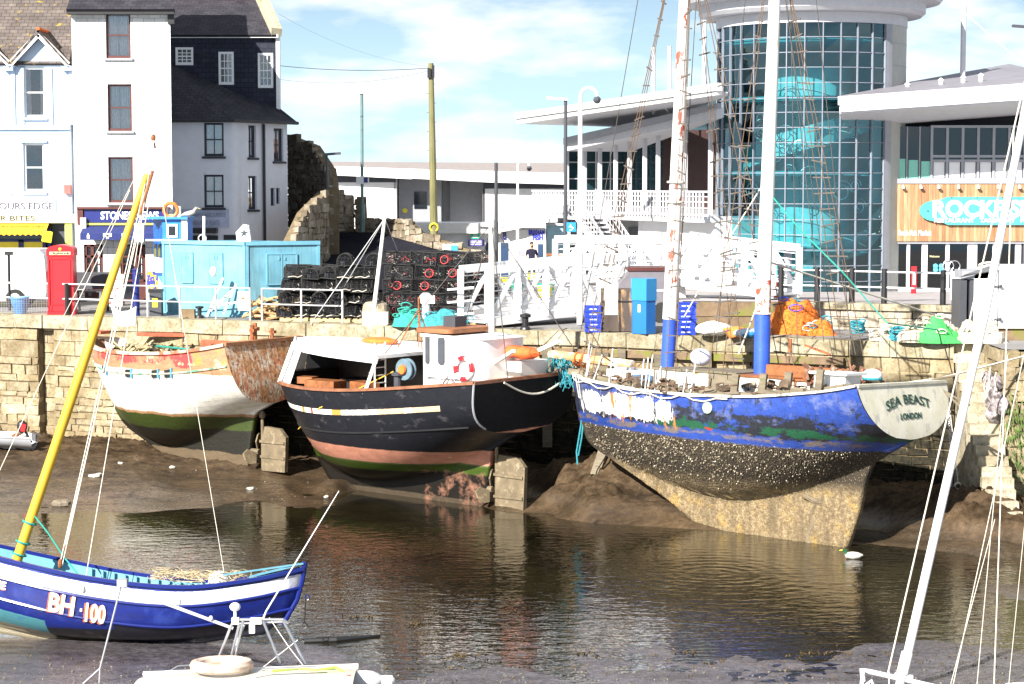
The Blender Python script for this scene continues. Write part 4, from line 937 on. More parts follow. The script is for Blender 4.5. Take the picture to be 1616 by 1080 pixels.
mb.build('door_handle', M_STAIN, rs)

# ---------------------------------------------------------------- terrace wing left of the tower
aw_ = math.atan2(98-85.3, px2x(890,98)-px2x(1135,85.3))
PR = V((px2x(1140,85.2), 85.2, 0)); PL = V((px2x(888,99), 99.0, 0)); dd = (PR-PL).normalized(); 
F7 = Face(888, 99.0, math.atan2(dd.y, dd.x)); LW = (PR-PL).length; U7 = F7.uz
wg = thing('terrace_wing', 'long two storey white wing with columns and sloping canopy roof left of the tower', 'building', F7.pt(LW/2, 0, -3))
def p7(px, py, d=0):
    dr = ray(px, py); t = (F7.o+F7.n*d-CAM).dot(F7.n)/dr.dot(F7.n); return CAM+dr*t
mb = MB()
a_, b_, c2, d2 = p7(890,229,1.2), p7(1131,170,1.2), p7(1131,186,1.2), p7(892,239,1.2); mb.hexa([d2, c2, c2-F7.n*.3, d2-F7.n*3.5, a_, b_, b_-F7.n*.3, a_-F7.n*3.5])
mb.build('lower_roof_edge', M_LGREY, wg)
mb = MB(); mb.prism([p7(889,218,1.35), p7(1131,163,1.35), p7(1131,171,1.35), p7(889,229,1.35)], -F7.n*.2); mb.build('gutter', M_GREY, wg)
mb = MB(); mb.prism([p7(812,179,3), p7(1131,131,3), p7(1131,143,3), p7(812,188,3)], -F7.n*.25); mb.prism([p7(813,189,2.9), p7(1131,144,2.9), p7(1131,150,2.9), p7(816,196,2.9)], -F7.n*.25); mb.build('roof_fascia', M_WHITE, wg)
mb = MB(); mb.hexa([p7(820,196,2.7), p7(1131,151,2.7), p7(1131,151,2.7)-F7.n*.5, p7(850,200,2.7)-F7.n*6, p7(820,190,2.7), p7(1131,145,2.7), p7(1131,145,2.7)-F7.n*.5, p7(820,190,2.7)-F7.n*6+V((0,0,.4))]); mb.build('roof', M_LGREY, wg)
mb = MB(); F7.box(mb, .4, LW+2, 3.4, 8.2, -3.2, -3.1); mb.build('back_glazing', mat('dark_teal_glass', (.02,.05,.06), .08, v=.1, spec=.7), wg)
mb = MB(); F7.box(mb, .5, LW*.55, 3.4, 7, -3.08, -3.04)
mb = MB(); mb.add([F7.pt(.35,3.1,0), F7.pt(.35,3.1,-3.2), F7.pt(.35,7.3,-3.2), F7.pt(.35,6.6,0)], [(0,1,2,3)]); mb.build('end_glazing', bpy.data.materials['dark_teal_glass'], wg)
mb = MB()
for k in range(5): mb.bar(F7.pt(.4,3.1,-.8*k), F7.pt(.4,6.6,-.8*k), .06)
for z_ in (3.9,4.7,5.5,6.3): mb.bar(F7.pt(.4,z_,0), F7.pt(.4,z_,-3.2), .05)
mb.build('end_frame', M_LGREY, wg)
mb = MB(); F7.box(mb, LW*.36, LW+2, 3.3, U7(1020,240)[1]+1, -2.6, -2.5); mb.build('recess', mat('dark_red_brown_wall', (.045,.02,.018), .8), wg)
mb = MB()
for px in (897, 925, 949, 974, 996, 1020, 1041, 1074, 1084, 1124): u = U7(px, 260)[0]; F7.box(mb, u-.07, u+.07, 3.1, U7(px, 262-.22*(px-888))[1]+1.0, .0, .16)
mb.build('column', M_LGREY, wg)
mb = MB()
for px in (1031, 1056, 1111): p = p7(px, 170, 1); mb.tube([p, p+V((0,0,(3.6 if px==1111 else 2.6)))], .09, 8)
mb.tube([p7(1031,180,1), p7(1045,152,2)], .04); mb.tube([p7(1056,180,1), p7(1044,158,2)], .05)
mb.build('roof_post', M_LGREY, wg)
zb_ = U7(960, 318)[1]; zb_ = 3.1
mb = MB(); F7.box(mb, -.3, LW+1, 2.85, 3.1, -3.2, 1.6); mb.build('terrace_slab', M_LGREY, wg)
mb = MB(); F7.box(mb, 1.2, LW+1, 0, 2.85, -2.3, -2.1); F7.box(mb, LW*.62, LW+1, 0, 2.85, -2.1, .9); mb.build('wall', M_WHITE, wg)
mb = MB(); F7.box(mb, -.2, 1.2, 0, 2.85, -2.3, .2); mb.build('end_block', M_GREY, wg)
mb = MB(); F7.box(mb, LW*.2, LW*.27, 1.5, 2.4, -2.08, -2.0); mb.build('louvre', M_GREY, wg)
mb = MB(); n = int((LW+1.6)/.28)
for i in range(n):
    u = .1+i*.28
    for q in (0, .09): F7.box(mb, u+q-.02, u+q+.02, 3.0, 4.1, 1.62+q*.2, 1.66+q*.2)
for z_, h in ((4.12, .04), (3.15, .04), (3.45, .02), (3.7, .02), (3.92, .02)): F7.box(mb, 0, LW+1.6, z_-h, z_+h, 1.6, 1.69)
mb.build('balustrade', M_LGREY, wg)
US = U7(1003, 300)[0]
mb = MB()          # outside stair
for i in range(15):
    u = US+i*.30; F7.box(mb, u, u+.3, 2.95-.2*i-.08, 2.95-.2*i, 1.75, 3.0)
F7.box(mb, US-1.2, US, 2.85, 3.0, 1.65, 3.0)
mb.build('stair', M_LGREY, wg)
mb = MB()
for dd_ in (1.75, 3.0):
    mb.bar(F7.pt(US, 3.95, dd_), F7.pt(US+4.5, .95, dd_), .06); mb.bar(F7.pt(US, 2.95, dd_), F7.pt(US+4.5, -.05, dd_), .05, .25)
    for i in range(16): u = US+i*.29; mb.bar(F7.pt(u, 2.95-.193*i, dd_), F7.pt(u, 3.95-.193*i, dd_), .03)
    for k in (1, 2): mb.bar(F7.pt(US, 2.95+.33*k, dd_), F7.pt(US+4.5, -.05+.33*k, dd_), .02)
mb.build('stair_rail', M_LGREY, wg)

# ---------------------------------------------------------------- fish market hall and kiosk
F8 = Face(400, 112.0); U8 = F8.uz; ux = U8(980, 300)[0]
mk = thing('market_hall', 'long low market hall with deep white roof band beyond the lane', 'building', F8.pt(ux/2, 0, -8))
mb = MB(); hz = U8(700, 284)[1]; F8.box(mb, U8(662,300)[0]-.0, U8(790,300)[0], 0, hz+.3, -4.2, -4.0); F8.wall(mb, 0, U8(624,300)[0], 0, hz+.4, []); F8.wall(mb, U8(762,300)[0], ux, 0, hz+.4, [])
F8.box(mb, U8(624,0)[0]-.1, U8(624,0)[0], 0, hz+.4, -4, 0); F8.box(mb, U8(762,0)[0], U8(762,0)[0]+.1, 0, hz+.4, -4, 0); mb.build('wall', M_WHITE, mk)
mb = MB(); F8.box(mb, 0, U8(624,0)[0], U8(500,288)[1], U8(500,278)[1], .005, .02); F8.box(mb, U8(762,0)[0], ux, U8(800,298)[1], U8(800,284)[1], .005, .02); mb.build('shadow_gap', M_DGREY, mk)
mb = MB(); F8.box(mb, U8(626,0)[0], U8(694,0)[0], 0, hz+.1, -3.9, -1.2); F8.box(mb, U8(707,0)[0], U8(760,0)[0], 0, hz-.0, -3.9, -3.0); mb.build('grey_panel', M_GREY, mk)
mb = MB(); r = F8.rc(652, 303, 672, 330); F8.box(mb, *r, -1.19, -1.15); mb.build('window', M_GLASSD, mk)
mb = MB(); mb.lathe(F8.pt(U8(636,0)[0], U8(636,333)[1], -1.15), [(.14, -.02), (.14, .02)], 12, axis='Y'); mb.build('disc_sign', M_YELLOW, mk)
mb = MB(); mb.prism([F8.pt(U8(510,0)[0], U8(510,262)[1], .8), F8.pt(U8(650,0)[0], U8(650,267)[1], .8), F8.pt(U8(650,0)[0], U8(650,283)[1], .8), F8.pt(U8(510,0)[0], U8(510,276)[1], .8)], -F8.n*.4)
mb.prism([F8.pt(U8(650,0)[0], U8(650,267)[1], .9), F8.pt(ux, U8(980,276)[1], .9), F8.pt(ux, U8(980,294)[1], .9), F8.pt(U8(770,0)[0], U8(770,288)[1], .9), F8.pt(U8(650,0)[0], U8(650,282)[1], .9)], -F8.n*.4)
mb.build('roof_band', M_WHITE, mk)
mb = MB(); mb.hexa([F8.pt(0, hz+.3, .7), F8.pt(ux, hz+.2, .7), F8.pt(ux, hz+.6, -16), F8.pt(0, hz+.6, -16), F8.pt(0, hz+.45, .7), F8.pt(ux, hz+.35, .7), F8.pt(ux, U8(900,262)[1]+.3, -16), F8.pt(0, U8(600,258)[1]+.3, -16)]); mb.build('roof', mat('brownish_roof', (.30,.26,.25), .8), mk)
F9 = Face(640, 95.0); U9 = F9.uz
ki = thing('quay_kiosk', 'low white kiosk with flat overhanging roof behind the man in navy', 'kiosk', F9.pt(U9(780,0)[0], 0, -2))
mb = MB(); r = (U9(650,0)[0], U9(796,0)[0]); zk = U9(750, 368)[1]; zk2 = U9(820,362)[1]
F9.box(mb, r[0], r[1], 0, zk, -3, 0); F9.box(mb, r[1]+.002, U9(862,0)[0], 0, zk2, -3, .3); mb.build('wall', M_WHITE, ki)
mb = MB(); F9.box(mb, U9(640,0)[0], U9(790,0)[0], zk, U9(750,352)[1], -3.2, .6); mb.hexa([F9.pt(U9(791,0)[0], U9(791,366)[1], .9), F9.pt(U9(868,0)[0], U9(868,350)[1], .9), F9.pt(U9(868,0)[0], U9(868,350)[1], -3), F9.pt(U9(791,0)[0], U9(791,366)[1], -3), F9.pt(U9(791,0)[0], U9(791,360)[1], .9), F9.pt(U9(868,0)[0], U9(868,344)[1], .9), F9.pt(U9(868,0)[0], U9(868,344)[1], -3), F9.pt(U9(791,0)[0], U9(791,360)[1], -3)]); mb.build('roof', M_WHITED, ki)
mb = MB(); F9.box(mb, U9(766,0)[0], U9(775,0)[0], 0, U9(770,383)[1], -.02, .02); F9.box(mb, U9(790,0)[0], U9(802,0)[0], 0, U9(790,383)[1], .302, .34); F9.box(mb, U9(849,0)[0], U9(857,0)[0], 0, U9(850,385)[1], .302, .34); mb.build('doorway', mat('dark_blue_door', (.02,.05,.12), .5), ki)
mb = MB(); F9.box(mb, *F9.rc(816,395,827,404), .302, .34); mb.build('grille', M_GREY, ki)
for nm, r_, m_, lab in (('kiosk_sign', (739, 378, 764, 388), mat('purple_blue_sign', (.08,.07,.40), .6), 'purple-blue landscape sign board on the kiosk wall behind the pots'), ('first_aid_sign', (744, 367, 757, 377), mat('green_sign', (.04,.55,.32), .6), 'green and white square sign under the kiosk roof'), ('blue_door_sign', (794, 364, 799, 378), M_NAVY, 'narrow dark blue sign beside the kiosk doorway')):
    q = thing(nm, lab, 'sign', F9.pt(U9(r_[0],0)[0], 2, .03)); mb = MB(); F9.box(mb, *F9.rc(*r_), .31, .35); mb.build('board', m_, q)
    mb = MB(); rr_ = F9.rc(*r_)
    for k in range(3): F9.box(mb, rr_[0]+.08, rr_[1]-.08, rr_[2]+(rr_[3]-rr_[2])*(.2+.25*k), rr_[2]+(rr_[3]-rr_[2])*(.3+.25*k), .352, .358)
    mb.build('print', M_WHITE, q)
sg = thing('kiosk_name', 'blue BRIXHAM FISH lettering board on the kiosk wall above the man', 'sign', F9.pt(U9(848,0)[0], 2, .3))
mb = MB(); F9.box(mb, *F9.rc(832,362,861,379), .31, .33); mb.build('board', M_WHITE, sg)
text_on('BRIXHAM', .3, F9.pt(U9(847,0)[0], U9(847,367)[1], .335), F9.x, F9.n, mat('royal_blue_letter', (.05,.06,.55), .6), sg, bold=.02, fit=.75)
text_on('FISH', .3, F9.pt(U9(849,0)[0], U9(849,375)[1], .335), F9.x, F9.n, bpy.data.materials['royal_blue_letter'], sg, bold=.02, fit=.5)
bh = thing('pale_blue_hut', 'small pale blue cabin right of the white kiosk', 'hut', (px2x(880,96), 97, 0))
mb = MB(); p = (px2x(863,96), 96, 0); mb.box(p, (px2x(900,96), 99, at(880,356,96).z)); mb.build('wall', mat('pale_sky_paint', (.42,.68,.80), .6), bh)
mb = MB(); mb.box((px2x(862,96), 95.8, at(880,356,96).z), (px2x(901,96), 99.2, at(880,353,96).z)); mb.build('roof', M_LGREY, bh)
# ---------------------------------------------------------------- hulls
def interp(pts, t, lin=False):
    if t <= pts[0][0]: return pts[0][1]
    if t >= pts[-1][0]: return pts[-1][1]
    for i in range(len(pts)-1):
        if pts[i][0] <= t <= pts[i+1][0]:
            (a, x), (b, y) = pts[i], pts[i+1]; f = (t-a)/(b-a) if b > a else 0
            if lin: return x+(y-x)*f
            def sl(j):
                if j <= 0 or j >= len(pts)-1: k = max(1, min(j, len(pts)-1)); return (pts[k][1]-pts[k-1][1])/(pts[k][0]-pts[k-1][0]+1e-9)
                return (pts[j+1][1]-pts[j-1][1])/(pts[j+1][0]-pts[j-1][0]+1e-9)
            h = b-a; m0 = sl(i)*h; m1 = sl(i+1)*h
            return (2*f**3-3*f*f+1)*x+(f**3-2*f*f+f)*m0+(-2*f**3+3*f*f)*y+(f**3-f*f)*m1
class Hull:
    """x runs bow to stern, -y is the side towards the camera, z is world height"""
    def __init__(s, L, beam, sheer, rab, keel, p, q, stem, trans_rake=(0, 0), fin=.09, n=44, ng=20, nk=6, tpow=8):
        s.L=L; s.beam=beam; s.sheer=sheer; s.rab=rab; s.keel=keel; s.p=p; s.q=q; s.stem=stem; s.tr=trans_rake; s.fin=fin; s.n=n; s.ng=ng; s.nk=nk; s.tpow=tpow
    def pt(s, t, g, side):   # g 0..1 rail to rabbet, 1..2 rabbet to keel
        S = interp(s.sheer, t); Rb = interp(s.rab, t); K = min(Rb, interp(s.keel, t, True)); B = interp(s.beam, t)
        if g <= 1:
            z = S+(Rb-S)*g; p_ = interp(s.p, t); q_ = interp(s.q, t); f = max(0, 1-g**p_)**(1/q_); y = s.fin*min(1, B/.3+.15)+(max(B, .02)-s.fin*min(1, B/.3+.15))*f
        else: z = Rb+(K-Rb)*(g-1); y = s.fin*(1-.25*(g-1))*min(1, B/.3+.15)
        xs = interp(s.stem, z); xe = s.L+interp(s.tr, z) if len(s.tr) > 1 and isinstance(s.tr[0], (tuple, list)) else s.L
        # stations slide: at the bow follow the stem profile, at the stern the transom rake
        w_ = (1-t)**2.2; v_ = t**s.tpow
        x = s.L*t + xs*w_ + (xe-s.L)*v_
        return V((x, side*y, z))
    def shell(s):
        mb = MB(); mb.uv = []; gs = [i/s.ng for i in range(s.ng+1)] + [1+(i+1)/s.nk for i in range(s.nk)]
        gs = [(g if g > 1 else 1-(1-g)**1.0) for g in gs]
        for side in (-1, 1):
            b = len(mb.v)
            for i in range(s.n+1):
                t = i/s.n; t = t if t > .15 else t
                S = interp(s.sheer, t)
                for g in gs:
                    p = s.pt(t, g, side); mb.v.append(p); mb.uv.append((p.x, p.z-S))
            m_ = len(gs)
            for i in range(s.n):
                for j in range(m_-1):
                    a = b+i*m_+j; f = [a, a+m_, a+m_+1, a+1]
                    mb.f.append(f if side < 0 else f[::-1]); mb.m.append(0)
        return mb
    def keelcap(s, mb):
        m_ = s.ng+1+s.nk; h = (s.n+1)*m_
        for i in range(s.n):
            a = i*m_+m_-1; mb.f.append([a, a+m_, h+a+m_, h+a]); mb.m.append(0)
        for j in range(m_-1): mb.f.append([j, j+1, h+j+1, h+j]); mb.m.append(0)
    def transom(s, off=0.):
        mb = MB(); m = s.ng
        pl = [s.pt(1, i/m, -1) for i in range(m+1)]; pr = [s.pt(1, i/m, 1) for i in range(m+1)]
        mb.v = [p+V((off,0,0)) for p in pl+pr]
        for i in range(m): mb.f.append([i, i+1, m+1+i+1, m+1+i]); mb.m.append(0)
        mb.uv = [(p.y, p.z) for p in mb.v]
        return mb
    def rail(s, w_=.14, h=.07, t0=0, t1=1, dz=0, dy=0, side=(-1, 1)):
        mb = MB(); k = 40
        for sd in side:
            pts = []
            for i in range(k+1):
                t = t0+(t1-t0)*i/k; p = s.pt(t, 0, sd); pts.append(p+V((0, -sd*dy, dz)))
            for i in range(k): mb.bar(pts[i], pts[i+1]+(pts[i+1]-pts[i])*.05, w_, h)
        return mb
    def band(s, g0, proud, hh, t0=0, t1=1, side=-1, dzs=None):
        """strake following the rail at a drop of g0 metres"""
        mb = MB(); k = 40
        pts = []
        for i in range(k+1):
            t = t0+(t1-t0)*i/k; S = interp(s.sheer, t); Rb = interp(s.rab, t); p = s.pt(t, min(1, g0/(S-Rb)), side); pts.append(p+V((0, side*proud, 0)))
        mb.tube(pts, hh, 6); return mb
    def inner(s, drop, th=.07, t0=.02, t1=1):
        mb = MB(); k = 36
        for sd in (-1, 1):
            b = len(mb.v)
            for i in range(k+1):
                t = t0+(t1-t0)*i/k; S = interp(s.sheer, t); Rb = interp(s.rab, t)
                for g in (0, drop/(S-Rb)):
                    p = s.pt(t, g, sd); y = max(0, abs(p.y)-th); mb.v.append(V((p.x+(.06 if t < .1 else 0)-(.05 if t > .97 else 0), sd*y, p.z)))
            for i in range(k): a = b+2*i; mb.f.append([a, a+1, a+3, a+2]); mb.m.append(0)
        a, c = s.pt(1, 0, -1), s.pt(1, 0, 1)
        mb.box((a.x-.1, a.y+th, a.z-drop), (a.x-.06, c.y-th, a.z-.0))
        return mb
    def deck(s, drop, th=.06, t0=.02, t1=.99):
        mb = MB(); k = 36
        for i in range(k+1):
            t = t0+(t1-t0)*i/k; S = interp(s.sheer, t); Rb = interp(s.rab, t); g = drop/(S-Rb)
            l = s.pt(t, g, -1); r = s.pt(t, g, 1); mb.v += [V((l.x, l.y+th, l.z)), V((l.x, 0, l.z+.04)), V((r.x, r.y-th, r.z))]
        for i in range(k):
            a = 3*i; mb.f += [[a, a+3, a+4, a+1], [a+1, a+4, a+5, a+2]]; mb.m += [0, 0]
        return mb
ZB = -4.85     # keel height used as the base of the stranded boats
def boat_root(name, label, cat, px, Y, deg, zb=ZB, heel=0, zref=None):
    o = thing(name, label, cat, (px2x(px, Y), Y, zb), R(deg), rx=heel)
    return o, MI[o.name].inverted()
def BB(mb, name, m, root, zb=ZB, **k): return mb.build(name, m, root, local=True, dz=-zb, **k)
M_MUDDY = mat('mud_caked', (.15,.115,.07), .8, v=.3, vs=4, bump=.5, patches=[((.28,.23,.15), 6, .56, .12)])
def rudder(root, x, zt, zb_, w_, name='rudder', lab=None, base=ZB, rake=.0, prop=True, nz=8):
    mb = MB(); th = .07
    out = [(x, zb_), (x+w_, zb_+.03), (x+w_*1.06, zt-.25), (x+w_*.8, zt), (x+.12, zt+.03), (x+.02, zt-.4)]
    mb.prism([V((a, -th, b)) for a, b in out], V((0, 2*th, 0)))
    for zz in (zb_+(zt-zb_)*.33, zb_+(zt-zb_)*.68): mb.box((x-.05, -th-.04, zz-.04), (x+w_*1.0, th+.04, zz+.04))
    mb.jitter(.03, 2); BB(mb, name, M_MUDDY, root, base)
    mb = MB(); mb.tube([(x-.02, 0, zb_-.1), (x-.02, 0, zt+.5)], .05, 8); mb.lathe((x-.02, 0, zt+.3), [(.09,0), (.11,.1), (.05,.2)], 8); BB(mb, 'rudder_stock', M_MUDDY, root, base)
    if prop:
        mb = MB(); c = V((x-.28, 0, zb_+(zt-zb_)*.42))
        for k in range(3):
            a = 2.1*k+1.4; d = V((0, math.cos(a), math.sin(a))); tn = V((0, -math.sin(a), math.cos(a)))
            pts = [c+d*.06, c+d*.3+tn*.24+V((.12,0,0)), c+d*.52+tn*.17+V((.1,0,0)), c+d*.58, c+d*.5-tn*.17-V((.1,0,0)), c+d*.26-tn*.2-V((.12,0,0))]
            mb.prism(pts, V((.05, 0, 0)))
        mb.tube([c-V((.3,0,0)), c+V((.12,0,0))], .09, 8); BB(mb, 'propeller', M_MUDDY, root, base, smooth=False)

# ---- A: derelict white trawler
A, TA = boat_root('white_fishing_boat', 'derelict white fishing boat with peeling red topsides, leftmost of the stranded three', 'fishing boat', 147, 67.0, -36)
HA = Hull(8.0, [(0,.05),(.06,.7),(.18,1.3),(.35,1.7),(.6,1.85),(.85,1.85),(1,1.75)], [(0,-.66),(.2,-.86),(.45,-.88),(.7,-.76),(1,-.44)],
          [(0,-3.0),(.12,-3.7),(.35,-3.95),(.6,-3.6),(.8,-2.9),(.93,-2.5),(1,-2.3)], [(0,-3.4),(.12,-4.2),(.3,-4.55),(.83,-4.6),(.865,-4.6),(.90,-2.7),(1,-2.3)],
          [(0,1.2),(.3,2.2),(.6,2.6),(1,3.2)], [(0,1.0),(.3,1.5),(.6,1.5),(.8,1.4),(1,2.3)], [(-4.6,3.6),(-4.2,2.8),(-3.5,1.5),(-2.9,.95),(-2.,.5),(-1.2,.15),(-.6,0)],
          [(-4.6,0),(-2.0,-.0),(-.3,-.42)], fin=.13)
G_ = 'z'
bA = [(4.85-4.0, (.12,.085,.05)), (4.85-3.25, (.010,.009,.005)), (4.85-2.80, (.035,.055,.007)), (4.85-2.70, (.36,.20,.10)), (4.85-1.36, (.80,.78,.72)), (9, (.42,.22,.12))]  # near-black band paints the shade under the bilge
redA = [((.62,.05,.05), 1.1, .47, .05, 3.5, 5, (1,1,.8), 1, 7.0), ((.10,.36,.50), 1.4, .60, .03, 3.5, 5, (1,1,.4), 1, 8.5), ((.55,.45,.28), 1.3, .55, .05, 3.5, 5, (1,1,1), None, None), ((.52,.24,.06), 1.7, .50, .08, 3.5, 5, (1,1,1), 6.2, 12), ((.12,.05,.03), 7., .60, .05, 3.4, 5, (1,1,2), None, None),
        ((.72,.70,.62), 3., .64, .05, 3.4, 5, (1,1,1), None, None), ((.45,.27,.12), 6., .64, .10, 2.1, 3.6, (1,1,.5), None, None), ((.38,.19,.06), 1.2, .60, .12, 2.0, 2.6, (.4,.4,1), 4, 12)]
M_HA = hullmat('peeling_white_hull', bA, redA, plank=.16, wob=.10)
mb = HA.shell(); HA.keelcap(mb); BB(mb, 'hull', M_HA, A, smooth='all')
g = G('peeling_rust_transom'); yz = g.vec((1,4.5,1.0)); n1 = g.noise(1.9, g.vec((1,1.9,1.1)), 8, .75)
c = g.ramp(n1, [(.3, (.30,.06,.03)), (.38, (.55,.14,.08)), (.45, (.40,.19,.10)), (.5, (.58,.36,.22)), (.56, (.62,.58,.50)), (.62, (.38,.16,.05)), (.72, (.16,.10,.12))])
c = g.mix(g.ramp(g.noise(1.6, g.vec((1,1,.7)), 6), [(.46, 0), (.58, .85)]), c, (.42,.20,.07)); c = g.mix(g.mr(g.noise(9, None, 5), .5, .7), c, (.10,.05,.03))
w1 = g.n('ShaderNodeTexWave', bands_direction='Y'); w1.inputs['Scale'].default_value = 1.2; w1.inputs['Distortion'].default_value = 1; g.l(g.tc.outputs['Object'], w1.inputs[0]); c = g.mix(g.mr(w1.outputs[1], .05, 0, 0, .5), c, (.06,.03,.02))
g.bump(g.noise(8, None, 6), .5, .04); M_TA = g.fin(c, .7)
BB(HA.transom(.01), 'transom', M_TA, A)
BB(HA.rail(.16, .09, 0, 1, dz=.02), 'rail', mat('faded_cream_rail', (.62,.48,.36), .7, v=.2, vs=2, patches=[((.55,.12,.06), 1.5, .5, .05), ((.2,.12,.07), 6, .6, .1)]), A)
BB(HA.inner(.75), 'bulwark', mat('bulwark_inside', (.66,.62,.55), .8, v=.2, vs=1, patches=[((.10,.08,.07), 1.2, .5, .1)]), A)
BB(HA.deck(.75), 'deck', M_WOOD, A)
mb = MB(); a_, c_ = HA.pt(1, 0, -1), HA.pt(1, 0, 1)
mb.box((a_.x-.14, a_.y, a_.z-.02), (a_.x+.08, c_.y, a_.z+.08)); mb.jitter(.03, 2); BB(mb, 'transom_rail', mat('rusty_capping', (.36,.16,.07), .8, v=.4, vs=5), A)
BB(HA.band(.62, .02, .035, .05, .99), 'rubbing_strake', mat('green_strake', (.10,.25,.16), .7, v=.4, vs=3, patches=[((.5,.4,.3), 2, .45, .05)]), A)
for k, xx in enumerate((1.9, 3.4, 4.7, 5.3)):                       # freeing ports, each with a frame
    t = (xx)/8.0; S = interp(HA.sheer, t); Rb = interp(HA.rab, t); p = HA.pt(t, .62/(S-Rb), -1); q_ = HA.pt(t+.01, .62/(S-Rb), -1); d = (q_-p).normalized()
    mb = MB(); mb.obox(p+V((0,-.01,0)), d, d.cross(V((0,0,1))), (0,0,1), (.15, .03, .12)); f = BB(mb, 'freeing_port', M_BLACK, A)
    mb = MB(); mb.obox(p+V((0,-.015,0))+d*.17, d, d.cross(V((0,0,1))), (0,0,1), (.035, .045, .15)); BB(mb, 'port_frame', mat('blue_frame', (.08,.28,.42), .6) if k == 0 else bpy.data.materials['blue_frame'], f)
rudder(A, 7.55, -3.1, -4.45, .95)
mb = MB(); mb.tube([(1.0,.0,-1.2),(2.4,.7,-.9),(3.2,-.3,-.75),(4.,.6,-.9)], .035); 
BB(mb, 'deck_hose', M_ROPET, A)
mb = MB(); random.seed(5)
for k in range(130):
    x = random.uniform(1.0, 6.2); y = random.uniform(-1, 1.1)*min(1, x/2.5); mb.rbox((x, y, -1.35+random.uniform(0, .75)*math.exp(-((x-2.6)/1.5)**2)), (random.uniform(.04,.3), random.uniform(.03,.12), .025), random.uniform(0,3), random.uniform(-.8,.8), random.uniform(-.8,.8))
BB(mb, 'deck_debris', mat('broken_timber', (.45,.36,.2), .9, v=.5, vs=3, patches=[((.10,.09,.08), 3, .5, .1)]), A, kind='stuff')
mb = MB()
for k, (x, y, h) in enumerate(((7.5, -.4, .55), (7.4, -.15, .6), (7.5, .5, .4))): mb.tube([(x, y, -.8), (x, y, -.45+h)], .06, 6); mb.box((x-.1, y-.02, -.45+h*.6), (x+.1, y+.1, -.4+h*.7))
BB(mb, 'mooring_post', M_RUST, A)
mb = MB(); mb.rbox((.25, 0, -.45), (.3, .22, .05)); mb.rbox((2.2,.9,-.5), (.8,.1,.05), .5, .1); mb.rbox((4.8,1.45,-.8), (1.2,.06,.16), .05, .2); BB(mb, 'loose_boards', mat('red_brown_boards', (.42,.10,.05), .8, v=.4), A)

# ---- B: black trawler with white wheelhouse
B, TBm = boat_root('black_fishing_boat', 'black hulled fishing boat with white wheelhouse and open shelter, middle of the stranded three', 'fishing boat', 455, 62.5, -40)
HB = Hull(9.35, [(0,.05),(.05,.85),(.15,1.6),(.32,2.15),(.6,2.35),(.85,2.3),(1,2.2)], [(0,-1.50),(.2,-1.55),(.45,-1.50),(.7,-1.30),(1,-.98)],
          [(0,-3.7),(.12,-4.2),(.35,-4.35),(.6,-4.0),(.8,-3.4),(.93,-2.75),(1,-2.5)], [(0,-4.5),(.12,-5.0),(.3,-5.05),(.83,-5.0),(.86,-5.0),(.87,-3.2),(1,-2.5)],
          [(0,1.2),(.3,2.4),(.6,2.8),(1,3.6)], [(0,1.0),(.3,1.5),(.6,1.6),(.8,1.3),(1,2.4)], [(-5.1,2.4),(-4.6,1.8),(-4,1.3),(-3.2,.82),(-2.4,.45),(-1.5,0)], [(-5,0),(-2.6,0),(-.9,.15)], fin=.13)
bB = [(4.85-4.6, (.06,.045,.03)), (4.85-3.85, (.010,.008,.006)), (4.85-3.60, (.04,.07,.008)), (4.85-3.56, (.10,.12,.05)), (4.85-3.12, (.50,.22,.15)), (9, (.012,.013,.018))]  # black band above the keel carries painted shade beneath the hull
pB = [((.50,.20,.05), 1.8, .56, .08, 1.15, 1.75, (.5,.5,1), None, None), ((.62,.50,.42), 2.2, .60, .08, 1.2, 1.75, (.5,.5,1), None, None), ((.10,.09,.10), 3, .58, .2, 1.8, 5, (.5,.5,1), None, None), ((.24,.12,.08), 1.5, .48, .15, -1, 1.2, (1,1,1), 5.6, 12)]
M_HB = hullmat('black_topside_hull', bB, pB, wob=.05, rough=.42, spec=.25, uvbands=[(-.70,-.55,-1,8.3,(.72,.71,.66)), (-.70,-.55,2.6,2.75,(.5,.22,.04)), (-.70,-.55,3.1,3.2,(.3,.05,.04)), (-.70,-.55,4.1,4.5,(.50,.25,.06)), (-.70,-.55,6.0,8.3,(.55,.42,.26)), (-.70,-.55,7.0,7.3,(.7,.6,.5))], bump=.15)
mb = HB.shell(); HB.keelcap(mb); BB(mb, 'hull', M_HB, B, smooth='all')
BB(HB.transom(.01), 'transom', hullmat('black_transom', [(4.85-2.42, (.48,.22,.14)), (9, (.012,.012,.014))], [((.4,.38,.35), 9, .74, .02, 2.4, 4, (1,1,.4), None, None)], wob=.05, rough=.55, spec=.12), B)
BB(HB.rail(.12, .08, 0, 1, dz=.02), 'rail', mat('brown_capping_rail', (.25,.10,.05), .6, v=.4, vs=3), B)
mb = MB(); a_, c_ = HB.pt(1, 0, -1), HB.pt(1, 0, 1); mb.box((a_.x-.1, a_.y, a_.z-.03), (a_.x+.05, c_.y, a_.z+.06)); BB(mb, 'transom_rail', bpy.data.materials['brown_capping_rail'], B)
BB(HB.inner(.55), 'bulwark', M_WHITED, B); BB(HB.deck(.55), 'deck', M_WOODR, B)
BB(HB.band(1.22, .01, .03, .02, .96), 'rubbing_strake', M_BLACK, B)
mb = MB(); p_ = [HB.pt(1, i/14, -1)+V((.02,-.02,0)) for i in range(13)]; mb.tube(p_, .03, 5); BB(mb, 'quarter_edge', M_GREY, B)
rudder(B, 8.45, -3.25, -4.95, 1.0)
